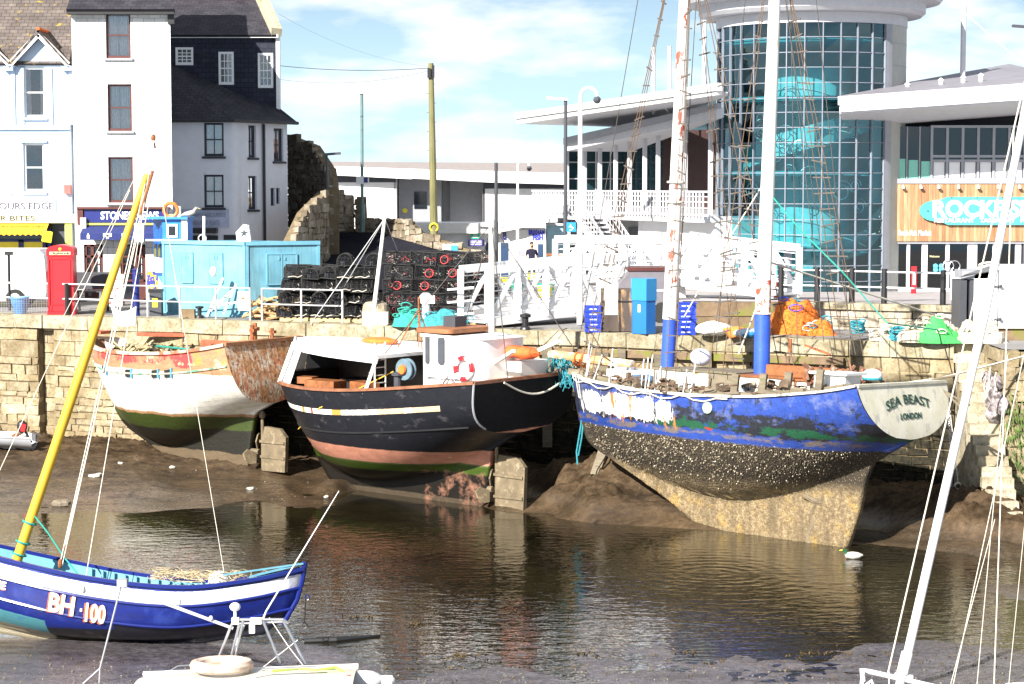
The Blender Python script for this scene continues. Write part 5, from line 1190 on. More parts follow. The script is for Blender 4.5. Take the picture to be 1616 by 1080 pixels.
# shelter (whaleback) at the bow: frame open towards us
mb = MB(); zr = -.28; w0 = .15
pts_p = [HB.pt(t, 0, -1) for t in (.02, .10, .2, .32, .44, .56)]; pts_s = [HB.pt(t, 0, 1) for t in (.02, .10, .2, .32, .44, .56)]
top = [V((p.x+.45, p.y*.86, zr-(i*.035)-.0)) for i, p in enumerate(pts_p)]; tops = [V((p.x+.45, p.y*.86, zr-(i*.035))) for i, p in enumerate(pts_s)]
for i in range(5): mb.hexa([top[i]-V((0,0,.07)), top[i+1]-V((0,0,.07)), tops[i+1]-V((0,0,.07)), tops[i]-V((0,0,.07)), top[i]+V((0,0,.03)), top[i+1]+V((0,0,.03)), tops[i+1]+V((0,0,.03)), tops[i]+V((0,0,.03))])
for i in range(5): mb.bar(top[i]-V((0,0,.07)), top[i+1]-V((0,0,.07)), .06, .26)
BB(mb, 'shelter_roof', M_WHITE, B)
mb = MB()
for i in range(1):                                                # bow plating of the shelter
    q1, q2 = HB.pt(.07, 0, -1), HB.pt(.185, 0, -1); w1, w2 = top[0]*.4+top[1]*.6, top[1]*.35+top[2]*.65; q1.y += .02; q2.y += .02
    mb.add([q1, q2, w2, w1, q1+V((.03,.05,0)), q2+V((.03,.05,0)), w2+V((.03,.05,0)), w1+V((.03,.05,0))], [(0,1,2,3), (7,6,5,4), (1,5,6,2), (0,3,7,4)])
mb.add([pts_p[0], top[0], tops[0], pts_s[0]], [(0,1,2,3)]); mb.add([top[0]-V((.0,0,.3)), top[0], tops[0], tops[0]-V((0,0,.3))], [(0,1,2,3)])
BB(mb, 'shelter_side', M_WHITE, B)
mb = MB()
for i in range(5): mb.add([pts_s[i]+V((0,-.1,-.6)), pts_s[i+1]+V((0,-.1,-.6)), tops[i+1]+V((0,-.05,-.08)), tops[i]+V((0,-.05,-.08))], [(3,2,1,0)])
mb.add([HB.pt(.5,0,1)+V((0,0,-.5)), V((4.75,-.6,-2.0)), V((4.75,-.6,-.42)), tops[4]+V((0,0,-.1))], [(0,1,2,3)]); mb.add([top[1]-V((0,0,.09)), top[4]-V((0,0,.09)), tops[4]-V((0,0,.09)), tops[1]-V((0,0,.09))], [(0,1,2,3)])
BB(mb, 'shelter_shade_lining', M_BLACK, B)  # black lining paints in the shade inside the open shelter
mb = MB(); mb.bar(pts_p[1]+V((.0,0,0)), top[1], .16, .09); mb.bar(pts_p[5]+V((.2,.05,-.1)), top[5], .09, .09); mb.bar(pts_s[5]+V((.2,-.05,-.1)), tops[5], .09, .09)
BB(mb, 'shelter_post', M_WHITE, B)
mb = MB(); mb.box((.9,-.9,-2.0), (1.3, .9, -1.2)); mb.lathe((3.9,.9,-1.9), [(.5,0), (.55,.5), (.42,.9), (.1,1.05)], 14); mb.rbox((2.9,.2,-1.75), (.5,.4,.35), .2); BB(mb, 'deck_gear', M_BLACK, B)
mb = MB(); mb.rbox((3.3,-1.7,-1.42), (.55,.3,.13), .1); mb.rbox((4.6,-1.4,-1.4), (.4,.25,.12), -.2); mb.rbox((2.2,-1.35,-1.38), (.25,.2,.1), .3); BB(mb, 'fish_box', M_WOODR, B)
mb = MB()
for s_ in (-1, 1): mb.tube([(5.32, -1.5+s_*.22, -1.9), (5.32, -1.5+s_*.22, -.1)], .025, 6)
for k in range(8): mb.tube([(5.32, -1.72, -1.7+k*.22), (5.32, -1.28, -1.7+k*.22)], .018, 5)
BB(mb, 'ladder', M_WHITED, B)
mb = MB(); mb.lathe((5.85,-1.35,-1.95), [(.1,0), (.1,.9), (.17,.92), (.17,1.0), (.08,1.02)], 10); BB(mb, 'bollard', M_DGREY, B)
mb = MB(); c = V((6.05, -1.2, -.85)); mb.lathe(c, [(.25,-.1), (.31,-.1), (.31,-.06), (.15,-.05), (.15,.05), (.31,.06), (.31,.1), (.1,.1)], 22, axis='Y'); dr = BB(mb, 'winch_drum', mat('pale_blue_grey_steel', (.12,.19,.24), .6, v=.3), B)
mb = MB(); mb.lathe(c, [(.13,-.2), (.14,-.13), (.05,-.12)], 14, axis='Y'); BB(mb, 'hub', M_ORANGE, dr)
# wheelhouse
wz0, wz1 = -1.6, .22; X0w, X1w, yw = 6.35, 8.75, .95
mb = MB()
def cabin(mb, x0, x1, y, z0, z1, r=.22, slope=.0, n=5, zf=None):
    pts = []
    for cx, cy, a0 in ((x1-r, -y+r, -90), (x1-r, y-r, 0), (x0+r, y-r, 90), (x0+r, -y+r, 180)):
        for i in range(n+1): a = R(a0+90*i/n); pts.append((cx+r*math.cos(a), cy+r*math.sin(a)))
    b = len(mb.v); k = len(pts)
    for q in range(2):
        for a, c in pts:
            f = (a-x0)/(x1-x0); mb.v.append(V((a, c, z0 if q == 0 else z1-slope*f)))
    for i in range(k): j = (i+1)%k; mb.f.append([b+i, b+j, b+k+j, b+k+i]); mb.m.append(0)
    mb.f.append([b+k+i for i in range(k)]); mb.m.append(0)
cabin(mb, X0w, X1w, yw, wz0, wz1, .25, .12); wh = BB(mb, 'wheelhouse', M_WHITE, B, smooth=True)
mb = MB(); cabin(mb, X0w-.14, X0w+1.25, yw+.1, wz1+.0, wz1+.12, .2); BB(mb, 'roof_edge', mat('brown_roof_edge', (.30,.12,.05), .6, v=.3), wh)
mb = MB(); cabin(mb, X0w-.05, X1w+.05, yw+.04, wz1-.12, wz1-.02, .2, .10); BB(mb, 'roof', M_WHITE, wh)
M_FRM = mat('window_rubber', (.08,.08,.09), .6)
def rwin(cx, cz, w_, h, normal='Y', yv=-yw, host=wh):
    mb = MB(); r = min(w_, h)*.45; pts = []
    for sx_, sz_, a0 in ((1,1,0), (-1,1,90), (-1,-1,180), (1,-1,270)):
        for i in range(5): a = R(a0+22.5*i); pts.append((sx_*(w_/2-r)+r*math.cos(a), sz_*(h/2-r)+r*math.sin(a)))
    def P(a, c, o): return V((cx+a, yv-o, cz+c)) if normal == 'Y' else V((yv-o, cx+a, cz+c))
    mb.prism([P(a, c, .0) for a, c in pts], (P(0,0,.025)-P(0,0,0))); f = BB(mb, 'window', M_FRM, host)
    mb = MB(); mb.prism([P(a*.82, c*.93, .02) for a, c in pts], (P(0,0,.035)-P(0,0,.02))); BB(mb, 'pane', mat('grey_pane', (.07,.075,.09), .15) if 'grey_pane' not in bpy.data.materials else bpy.data.materials['grey_pane'], f)
for yy in (-.52, -.17, .18, .53): rwin(yy, -.28, .24, .86, 'X', X0w)
for xx in (X0w+.85,): rwin(xx, -.28, .26, .82)
rwin(X0w+.32, -.28, .17, .8); 
mb = MB(); c = V((X0w+1.75, -yw-.09, -.72)); mb.torus(c, (0,1,0), .30, .065, 24, 8); lb = BB(mb, 'lifebuoy', M_WHITE, B, smooth=True)
mb = MB()
for a in (0, 90, 180, 270): mb.torus(c, (0,1,0), .30, .07, 5, 8, R(a+15), R(a+60))
BB(mb, 'red_band', M_RED, lb, smooth=True)
mb = MB(); mb.box((X0w+.2, -.15, wz1+.1), (X0w+.65, .35, wz1+.42)); mb.lathe((X0w+.1,.4,wz1+.1), [(.1,0),(.1,.1),(.04,.15)], 8); BB(mb, 'roof_locker', M_DGREY, B)
mb = MB(); mb.tube([(X0w+1.9, 0, wz1-.1), (X0w+1.9, 0, wz1+3.2)], .08, 10); p = TBm.inverted() if False else None
BB(mb, 'mast', M_WHITED, B)
mb = MB()
for d in ((-3.2,-1.7,-1.4), (2.2,1.6,-1.2), (2.2,-1.9,-1.2), (-3,1.7,-1.5)): mb.tube([(X0w+1.9,0,wz1+3.1), (X0w+1.9+d[0],d[1],d[2]+.4)], .014, 4)
BB(mb, 'mast_stay', M_WIRE, B)
mb = MB(); mb.bar((X0w+2.0,-.2,-.7), (X0w+3.8,-1.3,-.1), .09); mb.bar((X0w+2.1,.4,-.7), (X0w+4.2,.2,.1), .1); BB(mb, 'derrick', M_WHITED, B)
mb = MB(); mb.ball((X0w+2.75, .2, -.3), (.75,.3,.17), 12, 7); mb.ball((X0w+2.2, .1, -.38), (.4,.25,.14)); mb.jitter(.12, 4); BB(mb, 'orange_cover', mat('orange_cloth', (.75,.13,.03), .9, v=.3), B, smooth=True)
mb = MB(); mb.box((X0w+2.4,.1,-1.55), (X0w+2.9,1.3,-.55)); mb.box((X0w+.5,-yw-.35,-1.5), (X0w+.9,-yw-.05,-1.2)); BB(mb, 'engine_casing', M_WHITED, B)
mb = MB(); mb.box((X0w+2.3,-.45,-1.5), (X0w+2.5,-.25,-1.05)); BB(mb, 'fuel_can', M_YELLOW, B)
mb = MB(); mb.tube([(.35+X0w,-yw-.06,-1.05),(X0w+2.2,-yw-.06,-1.05)], .02); 
for x in (.4, .9, 1.4, 1.9): mb.tube([(x+X0w,-yw-.06,-1.05),(x+X0w,-yw-.06,-1.6)], .018)
mb.tube([(X0w+.9,-yw-.1,-1.3),(X0w+1.2,-yw-.1,-.95),(X0w+1.5,-yw-.1,-1.3),(X0w+1.8,-yw-.1,-1.0)], .03); BB(mb, 'grab_rail', M_STAIN, B)
mb = MB(); mb.tube([TBm.inverted() @ V((0,0,0))]*2, .001); 
mb = MB(); q = HB.pt(.12, .95/(2.6), -1); mb.tube([(q.x+.2, q.y-.03, -2.9), (3.6,-2.25,-2.05), (5.75,-1.4,-.92)], .016, 5); BB(mb, 'yellow_line', M_ROPEY, B)
mb = MB(); e0, e1 = HB.pt(1,0,-1), HB.pt(1,0,1)
mb.tube([(e0.x+.06, e0.y+1.2+i*(2.9/14), e0.z-.05-.42*math.sin(math.pi*i/14)) for i in range(15)], .03, 6); BB(mb, 'stern_rope', M_ROPEW, B)
mb = MB(); mb.tube([(top[1].x+.12, top[1].y-.07, -.4), (top[1].x+.14, top[1].y-.1, -.8), (top[1].x+.2, top[1].y-.1, -1.1), (top[1].x+.05, top[1].y-.1, -.85)], .045, 6); BB(mb, 'rope_hank', M_ROPEW, B)
mb = MB(); 
for a in ((.0,.0),(-.5,-.4),(.5,-.4),(.0,.6)): mb.tube([(4.9,.6,.75), (4.9+a[0],.6+a[1],-.42)], .02, 5)
mb.tube([(4.9,.6,.7),(4.9,.6,1.1)], .03); BB(mb, 'shelter_tripod', M_RUST, B)
mb = MB(); mb.ball((3.3,.6,-.28), (.7,.4,.12), 12, 6); BB(mb, 'orange_buoyancy', M_ORANGE, B)

# ---- C: blue ketch SEA BEAST
C, TCm = boat_root('blue_ketch', 'rotting blue two-masted ketch SEA BEAST with barnacled bottom', 'sailing boat', 900, 57.0, -42, heel=-.045)
HC = Hull(11.0, [(0,.05),(.06,.62),(.16,1.15),(.32,1.65),(.55,1.95),(.8,2.05),(1,2.1)], [(0,-.90),(.15,-1.02),(.4,-1.10),(.65,-1.02),(.85,-.78),(1,-.52)],
          [(0,-2.7),(.12,-3.3),(.3,-3.75),(.5,-3.85),(.68,-3.45),(.8,-2.95),(.92,-2.25),(1,-1.86)], [(0,-2.8),(.12,-3.7),(.28,-4.8),(.4,-5.0),(.79,-5.05),(.83,-4.9),(.865,-3.9),(.89,-2.6),(1,-1.86)],
          [(0,1.3),(.3,2.0),(.6,2.4),(.8,2.2),(1,2.2)], [(0,1.1),(.3,1.25),(.6,1.4),(.8,1.4),(1,2.0)], [(-5.0,3.4),(-4.6,3.0),(-4,2.2),(-3.4,1.3),(-2.8,.62),(-2.,.2),(-.9,0)], [(-5,0),(-1.9,-.0),(-.5,-.36)], fin=.14, n=60, tpow=10)
bC = [(9, (.03,.07,.33))]
pC = [((.02,.022,.03), 1.6, .405, .05, 2.75, 3.55, (.6,.6,1), None, None), ((.015,.08,.04), 1.9, .44, .06, 2.75, 3.25, (.5,.5,1), 4, 12), ((.35,.03,.03), 2.6, .53, .03, 2.75, 3.1, (.4,.4,1), None, None),
      ((.16,.13,.12), 1.7, .36, .08, 2.6, 2.95, (.4,.4,1), None, None), ((.60,.58,.55), 3.6, .54, .05, 2.7, 3.9, (1,1,.25), 0.5, 5.2),
      ((.05,.06,.12), 3.0, .45, .08, 2.7, 4.4, (1,1,.3), .1, 3.), ((.10,.13,.30), 2.2, .52, .12, 3.0, 4.8, (.7,.7,1), None, None), ((.03,.035,.06), 4.5, .56, .05, 2.9, 4.6, (1,1,.5), None, None), ((.80,.80,.78), 1.5, .405, .02, 2.85, 3.66, (1.2,1.2,.10), .9, 5.2), ((.42,.17,.05), 3.2, .58, .03, 2.6, 3.8, (1,1,.12), 1.3, 6.)]
M_HC = hullmat('peeling_blue_hull', bC, pC, wob=.04, rough=.35, bump=.2)
# barnacles and growth below the paint line
t_ = M_HC.node_tree; pr_ = [n for n in t_.nodes if n.type == 'BSDF_PRINCIPLED'][0]
gg = G.__new__(G); gg.mat = M_HC; gg.t = t_; gg.p = pr_; gg.tc = [n for n in t_.nodes if n.type == 'TEX_COORD'][0]
zz = gg.sep()[2]; z3 = gg.math('ADD', zz, gg.math('MULTIPLY', gg.math('SUBTRACT', gg.noise(5.), .5), .12)); below = gg.mr(z3, 2.66, 2.60)
vo = gg.n('ShaderNodeTexVoronoi'); vo.inputs['Scale'].default_value = 17; gg.l(gg.tc.outputs['Object'], vo.inputs['Vector'])
bn = gg.ramp(vo.outputs['Distance'], [(0, (.26,.21,.14)), (.2, (.13,.10,.06)), (.33, (.025,.018,.011)), (1, (.04,.03,.018))])  # crust tones darkened to paint in shade below the bilge
lowc = gg.mix(gg.mr(gg.noise(9., None, 6), .38, .6), (.30,.23,.13), (.15,.105,.055)); lowc = gg.mix(gg.ramp(gg.noise(2.6, gg.vec((1,1,.22)), 7, .7), [(.46, 0), (.62, .75)]), lowc, (.085,.062,.035)); lowc = gg.mix(gg.ramp(gg.noise(2.2, None, 6), [(.55, 0), (.66, .7)]), lowc, (.36,.23,.06)); lowc = gg.mix(gg.ramp(gg.noise(34., gg.vec((1,1,.5)), 3), [(.5, 0), (.6, .7)]), lowc, (.10,.07,.035))
grow = gg.mix(gg.mr(z3, 1.75, 1.35), bn, lowc)
old = pr_.inputs['Base Color'].links[0].from_socket; gg.l(gg.mix(below, old, grow), pr_.inputs['Base Color'])
gg.l(gg.mr(below, 0, 1, .35, .9), pr_.inputs['Roughness'])
bp = [n for n in t_.nodes if n.type == 'BUMP'][0]; gg.l(gg.math('ADD', gg.math('MULTIPLY', gg.math('MULTIPLY', gg.math('SUBTRACT', 1., vo.outputs['Distance']), below), 1.4), gg.noise(14., None, 6)), bp.inputs['Height']); bp.inputs['Strength'].default_value = .55
mb = HC.shell(); HC.keelcap(mb); mb.jitter(.02, 5); BB(mb, 'hull', M_HC, C, smooth='all')
mb = MB(); random.seed(12)                                     # real crust of shells on the upper bottom
for k in range(9000):
    t = random.uniform(.03, .93); S = interp(HC.sheer, t); Rb = interp(HC.rab, t)
    zt = random.triangular(-3.6, -2.2, -2.28)
    gq = (zt-S)/(Rb-S)
    if not 0 < gq < 1 or mn.fractal(V((t*14, zt*2.2, 1)), .8, 2.1, 4) < random.uniform(-.55,.25): continue
    p = HC.pt(t, gq, -1); e1 = HC.pt(min(1, t+.01), gq, -1)-p; e2 = HC.pt(t, min(1, gq+.02), -1)-p
    nrm = e1.cross(e2); nrm = nrm.normalized() if nrm.length > 0 else V((0,-1,0))
    if nrm.y > 0: nrm = -nrm
    s_ = random.uniform(.012, .034); a = nrm.orthogonal().normalized(); b_ = nrm.cross(a)
    mb.add([p+a*s_-nrm*.02, p+b_*s_-nrm*.02, p-a*s_-nrm*.02, p-b_*s_-nrm*.02, p+nrm*s_*1.2+a*s_*.3], [(0,1,4), (1,2,4), (2,3,4), (3,0,4)])
g = G('shell_crust'); ge = g.n('ShaderNodeNewGeometry'); M_SHELL = g.fin(g.ramp(ge.outputs['Random Per Island'], [(0, (.018,.013,.009)), (.66, (.06,.045,.028)), (.88, (.28,.23,.15)), (1, (.60,.55,.44))]), .8)
BB(mb, 'barnacle_crust', M_SHELL, C, kind='stuff')
# transom with name
mbt = HC.transom(.02); 
g = G('cream_transom'); c = g.mix(g.mr(g.noise(1.8, None, 8, .7), .35, .65), (.62,.58,.44), (.76,.73,.62)); c = g.mix(g.ramp(g.noise(4, g.vec((1,1,.5)), 7), [(.56, 0), (.66, .6)]), c, (.34,.33,.36)); g.bump(g.noise(10), .2, .02); M_TCm = g.fin(c, .6)
BB(mbt, 'transom', M_TCm, C)
e0 = HC.pt(1, 0, -1); e1 = HC.pt(1, 0, 1); eb = HC.pt(1, .75, -1); eb.y = 0; em = V((e0.x, 0, e0.z)); upv = (em-eb).normalized(); nrm = V((0,1,0)).cross(upv).normalized()
M_TXTG = mat('dark_green_lettering', (.015,.05,.035), .6)
ctr = em + (eb-em)*.38 + nrm*.03
text_on('SEA BEAST', .42, ctr+V((0,0,0)) + V((0,0,-ZB)), V((0,1,0)), nrm, M_TXTG, C, local=True, fit=2.05, yscale=.8, bend=.16)
text_on('LONDON', .3, ctr - upv*.42 + V((0,0,-ZB)), V((0,1,0)), nrm, M_TXTG, C, local=True, fit=1.0, yscale=.72, shear=.2)
BB(HC.rail(.14, .06, 0, 1, dz=.02), 'rail', mat('white_toe_rail', (.66,.64,.58), .6, v=.2, vs=3, patches=[((.2,.16,.12), 4, .52, .1)]), C)
BB(HC.deck(.10), 'deck', M_WOOD, C)
mb = MB(); mb.box((e0.x-.06, e0.y, e0.z-.02), (e0.x+.06, e1.y, e0.z+.05)); BB(mb, 'transom_rail', M_TCm, C)
mb = MB(); random.seed(3); pts = []
for i in range(12): z_ = -2.9-i*.19; pts.append((8.55-.045*i+random.uniform(-.08,.08), 0, z_))
mb.tube(pts, [.10+random.uniform(0,.06) for _ in pts], 7); mb.tube([(8.0,-.25,-3.55),(8.35,-.05,-3.7),(8.75,.0,-3.62),(8.9,.05,-3.5)], [.05,.11,.08,.05], 8); mb.jitter(.05, 6); BB(mb, 'stern_post', M_MUDDY, C)
# deckhouses along the deck
def dk(t): return interp(HC.sheer, t)-.08
mb = MB(); cabin(mb, 1.55, 3.35, .62, dk(.2), dk(.2)+.45, .25, -.0); BB(mb, 'fore_hatch', M_WHITED, C, smooth=True)
mb = MB(); mb.lathe((2.0,-.2,dk(.2)+.45), [(.3,0), (.3,.07), (.24,.08), (.24,.02)], 18); BB(mb, 'hatch_ring', M_GREY, C)
for k, (x0, x1, yy, h, m_, nm) in enumerate(((3.5, 4.6, .85, .62, 'W', 'locker'), (4.62, 5.35, .9, .64, 'W', 'locker'), (5.38, 6.25, .92, .66, 'D', 'locker'), (6.3, 7.0, .95, .62, 'W', 'cabin'), (7.02, 8.05, .95, .64, 'H', 'cabin'), (8.08, 8.95, .9, .62, 'W', 'cabin'))):
    mb = MB(); z0 = dk(.5)-.02; z1 = z0+h
    mb.box((x0, -yy, z0), (x1, yy, z1)); mb.jitter(.02, 2)
    m2 = {'W': mat('flaking_white_panel', (.74,.71,.62), .7, v=.12, vs=2, patches=[((.40,.17,.06), 2.6, .60, .04), ((.2,.15,.1), 6, .63, .06)]) if k == 0 else bpy.data.materials['flaking_white_panel'], 'D': M_WOOD, 'H': bpy.data.materials['flaking_white_panel'] if k else None}[m_]
    cb = BB(mb, nm, m2, C)
    mb = MB(); mb.box((x0-.04, -yy-.05, z1), (x1+.04, yy+.05, z1+.05)); mb.box((x0-.0, -yy-.03, z0), (x0+.05, -yy-.003, z1)); mb.jitter(.03, 3); BB(mb, 'top_edge', M_WOOD if k < 3 else M_WOODR, cb)
    if k == 3:
        mb = MB(); mb.lathe((x0+.35, -yy-.07, z0+.33), [(.13,.07), (.17,.07), (.17,0), (.11,0), (.11,.07)], 18, axis='Y'); BB(mb, 'porthole', M_GREY, cb); mb = MB(); mb.lathe((x0+.35, -yy-.03, z0+.33), [(.11,-.0), (.11,.02)], 14, axis='Y'); BB(mb, 'porthole_glass', M_GLASSD, cb)
mb = MB(); z0 = dk(.5)+.6
mb.box((6.95,-.6,z0), (8.9,-.56,z0+.34)); mb.box((6.95,.4,z0), (8.9,.44,z0+.3)); mb.box((6.95,-.6,z0), (6.99,.44,z0+.34)); mb.box((8.3,-.6,z0-.02), (8.34,.44,z0+.3)); mb.jitter(.03, 2); BB(mb, 'coaming', M_WOODR, C)
mb = MB(); random.seed(9)
for k in range(70):
    x = random.uniform(8.3, 9.6); y = random.uniform(-1.1, .9); mb.rbox((x, y, dk(.9)+random.uniform(.05,.5)), (random.uniform(.02,.05), random.uniform(.02,.05), random.uniform(.1,.3)), random.uniform(0,3), random.uniform(-.7,.7), random.uniform(-.7,.7))
BB(mb, 'broken_planking', mat('rotten_planks', (.20,.10,.06), .9, v=.6, vs=4, patches=[((.5,.35,.3), 4, .58, .05)]), C, kind='stuff')
mb = MB()
for k in range(26):
    t = .04+.9*k/26+random.uniform(-.01,.01); p = HC.pt(t, 0, -1); mb.rbox((p.x+random.uniform(-.1,.3), p.y+random.uniform(.15,.5), p.z+random.uniform(.03,.12)), (random.uniform(.15,.5), .05, random.uniform(.03,.09)), random.uniform(-.3,.3), random.uniform(-.2,.2), random.uniform(-.2,.2))
BB(mb, 'side_plank', M_WOOD, C, kind='stuff')
mb = MB()
for t in (.62, .70, .77, .86): p = HC.pt(t, 0, -1); mb.rbox((p.x, p.y+.25, p.z+.28), (.09,.06,.3), .2, .1, .12)
BB(mb, 'bulwark_post', M_WOOD, C)
mb = MB(); mb.box((9.0,-1.45,-.66), (9.9,-.75,-.32)); mb.box((8.9,-1.55,-.32), (10.0,-.6,-.26)); BB(mb, 'stern_box', M_WHITE, C)
mb = MB(); mb.ball((9.55,.35,-.38), (.26,.26,.17), 14, 8); fd = BB(mb, 'fender', M_WHITE, C, smooth=True); mb = MB(); mb.lathe((9.55,.35,-.46), [(.255,-.03),(.265,0),(.255,.03)], 16); BB(mb, 'fender_band', M_ROPEB, fd)
mb = MB(); mb.ball((4.2,.3,-.22), (.3,.3,.24), 12, 8); BB(mb, 'white_buoy', mat('lilac_white_plastic', (.62,.62,.74), .4), C, smooth=True)
mb = MB(); mb.ball((3.1,-.75,-.86), (.42,.2,.14), 12, 7); mb.jitter(.08, 4); BB(mb, 'blue_bundle', mat('slate_blue_cloth', (.06,.13,.24), .8), C, smooth=True)
mb = MB(); mb.lathe((6.15,-1.99,-1.36), [(.12,.0), (.15,.0), (.15,.05), (.11,.06), (.11,.02), (.02,.02)], 16, axis='Y'); BB(mb, 'scuttle', mat('verdigris_ring', (.30,.42,.34), .6), C)
mb = MB(); random.seed(18)
for k in range(60):
    t = random.uniform(.05,.9); p = HC.pt(t, 0, -1); c = V((p.x, random.uniform(p.y+.1, .8), p.z+.08+random.random()*.12)); q_ = [c]
    for j in range(7): q_.append(q_[-1]+V((random.uniform(-.18,.22), random.uniform(-.12,.12), random.uniform(-.05,.06))))
    mb.tube(q_, random.choice((.012,.018,.026)), 4)
BB(mb, 'deck_ropes', M_ROPER, C, kind='stuff')
mb = MB()
for k in range(45):
    t = random.uniform(.08,.86); p = HC.pt(t, 0, -1); mb.rbox((p.x, random.uniform(p.y+.15, -.6), p.z+random.uniform(.05,.3)), (random.uniform(.04,.25), random.uniform(.03,.1), random.uniform(.02,.12)), random.uniform(0,3), random.uniform(-.4,.4), random.uniform(-.4,.4))
BB(mb, 'deck_scraps', mat('dark_deck_scraps', (.11,.075,.05), .85, v=.7, vs=3, patches=[((.5,.46,.38), 2, .6, .03)]), C, kind='stuff')
# bowsprit of the ketch with net hanging
mb = MB(); mb.tube([(2.1,.0,-.55),(-.9,.0,-.42)], .13, 10); bs_ = BB(mb, 'bowsprit', mat('orange_weathered_spar', (.62,.34,.15), .7, v=.3, vs=3, patches=[((.75,.70,.62), 3, .5, .06)]), C)
mb = MB(); mb.torus((.1,0,-.5), (1,0,-.05), .17, .04, 16, 6); mb.torus((.35,0,-.52), (1,0,0), .17, .04, 16, 6); BB(mb, 'spar_band', M_ORANGE, bs_)
mb = MB(); random.seed(31)
for k in range(34):
    x = random.uniform(-.85,.05); y = random.uniform(-.25,.1); z_ = -.5
    pts = [(x,y,z_)]
    for j in range(6): x += random.uniform(-.1,.14); y += random.uniform(-.08,.08); z_ -= random.uniform(.06,.19); pts.append((x,y,z_))
    mb.tube(pts, .014, 4)
BB(mb, 'hanging_net', M_ROPEB, C, kind='stuff')
mb = MB(); mb.tube([(.45,-.1,-2.0),(.42,-.18,-2.6),(.35,-.2,-3.1),(.4,-.2,-3.45)], .022, 5); mb.tube([(.5,-.1,-2.0),(.52,-.2,-2.7),(.42,-.2,-3.2)], .02, 5); BB(mb, 'dangling_rope', M_ROPEB, C)
mb = MB(); pr = [HC.pt(t, .0, -1) for t in [i/18*.62 for i in range(19)]]
mb.tube([p+V((0,-.06,.02-.16*abs(math.sin(i*.9)))) for i, p in enumerate(pr)], .018, 5); mb.tube([p+V((0,-.05,.05-.08*abs(math.sin(i*.55)))) for i, p in enumerate(pr)], .014, 5)
mb.tube([HC.pt(.05,0,-1)+V((0,-.05,0)), HC.pt(.055,.28,-1)+V((0,-.05,0)), HC.pt(.065,.28,-1)+V((0,-.05,0)), HC.pt(.07,0,-1)+V((0,-.05,0))], .014, 5); BB(mb, 'side_rope', M_ROPEW, C)
# masts: foremast and mainmast, blue foot, peeling white above
def wl(px, py, yl):              # photograph point on the boat's own lengthwise plane y = yl
    o = TCm.translation; ay = (TCm.to_3x3() @ V((0,1,0))); d = ray(px, py); t = ((o-CAM).dot(ay)+yl)/d.dot(ay); p = TCm.inverted() @ (CAM+d*t); return V((p.x, yl, p.z+ZB))
M_PEEL = mat('peeling_white_mast', (.76,.74,.70), .5, v=.05, st=(1,1,.5), patches=[((.36,.08,.05), 3.2, .56, .02), ((.25,.2,.2), 12, .64, .02)])
M_MASTW = mat('white_mast', (.80,.79,.74), .45, v=.04, st=(1,1,.3), patches=[((.60,.50,.30), 2.2, .62, .06)])
M_MASTB = mat('blue_mast_foot', (.03,.09,.55), .45, v=.12, patches=[((.3,.3,.4), 7, .68, .05)])
m1a, m1m, m1b = wl(1053, 585, 0), wl(1057, 504, 0), wl(1083, -60, 0); m2a, m2m, m2b = wl(1202, 590, 0), wl(1203.5, 497, 0), wl(1225, -60, 0)
mb = MB(); mb.tube([m1m, m1m*.5+m1b*.5, m1b], [.20,.17,.14], 14); ms1 = BB(mb, 'mast', M_PEEL, C, smooth=True); mb = MB(); mb.tube([m1a, m1m], .185, 14); BB(mb, 'mast_foot', M_MASTB, ms1, smooth=True)
mb = MB(); mb.tube([m2m+(m2b-m2m)*.08, m2m*.5+m2b*.5, m2b], [.20,.175,.15], 14); ms2 = BB(mb, 'mast', M_MASTW, C, smooth=True); mb = MB(); mb.tube([m2a, m2m], .215, 14); BB(mb, 'mast_foot', M_MASTB, ms2, smooth=True)
mb = MB(); mb.tube([m2m, m2m+(m2b-m2m)*.1], .205, 14); BB(mb, 'peeling_collar', mat('red_peeling_collar', (.70,.66,.62), .6, v=.1, patches=[((.48,.07,.04), 5, .5, .03)]), ms2, smooth=True)
mb = MB(); d = (m1b-m1m)
for f in (.33, .385): mb.torus(m1m+d*f, d, .23, .03, 16, 5)
BB(mb, 'mast_lashing', M_ROPEW, ms1)
mb = MB(); mb.torus(m2m+(m2b-m2m)*.004, d, .23, .028, 16, 5); BB(mb, 'mast_lashing', M_ROPEW, ms2)
# shrouds with wooden rattled steps
def shroud(bases, topp, rungs, z0, z1, r=.012, jit=.12, mt=None, seed=1, broken=.1):
    random.seed(seed); mb = MB()
    for b in bases: mb.tube([b, (b+topp)/2+V((random.uniform(-.03,.03),0,0)), topp], r, 5)
    BB(mb, 'shroud', mt or M_ROPER, C)
    mb = MB()
    for k in range(rungs):
        if random.random() < broken: continue
        f = z0+(z1-z0)*k/(rungs-1); a = bases[0]*(1-f)+topp*f; c = bases[-1]*(1-f)+topp*f; d = (c-a)
        e_ = d.normalized()*random.uniform(.05,.16) if d.length > .01 else V((0,0,0)); tl = V((0,0,random.uniform(-jit,jit)))
        mb.bar(a-e_+tl*.5, c+e_-tl*.5, .035, .035)
    BB(mb, 'ratline_step', bpy.data.materials.get('grey_slats') or mat('grey_slats', (.095,.08,.07), .85, v=.3), C)
P1 = [HC.pt(t, 0, -1)+V((0,.02,.05)) for t in (.33, .37, .41)]; S1 = [HC.pt(t, 0, 1)+V((0,-.02,.05)) for t in (.33, .37, .41)]
P2 = [HC.pt(t, 0, -1)+V((0,.02,.05)) for t in (.66, .70, .74)]; S2 = [HC.pt(t, 0, 1)+V((0,-.02,.05)) for t in (.66, .70, .74)]
pass
def wp(px, py, yl): return wl(px, py, yl)
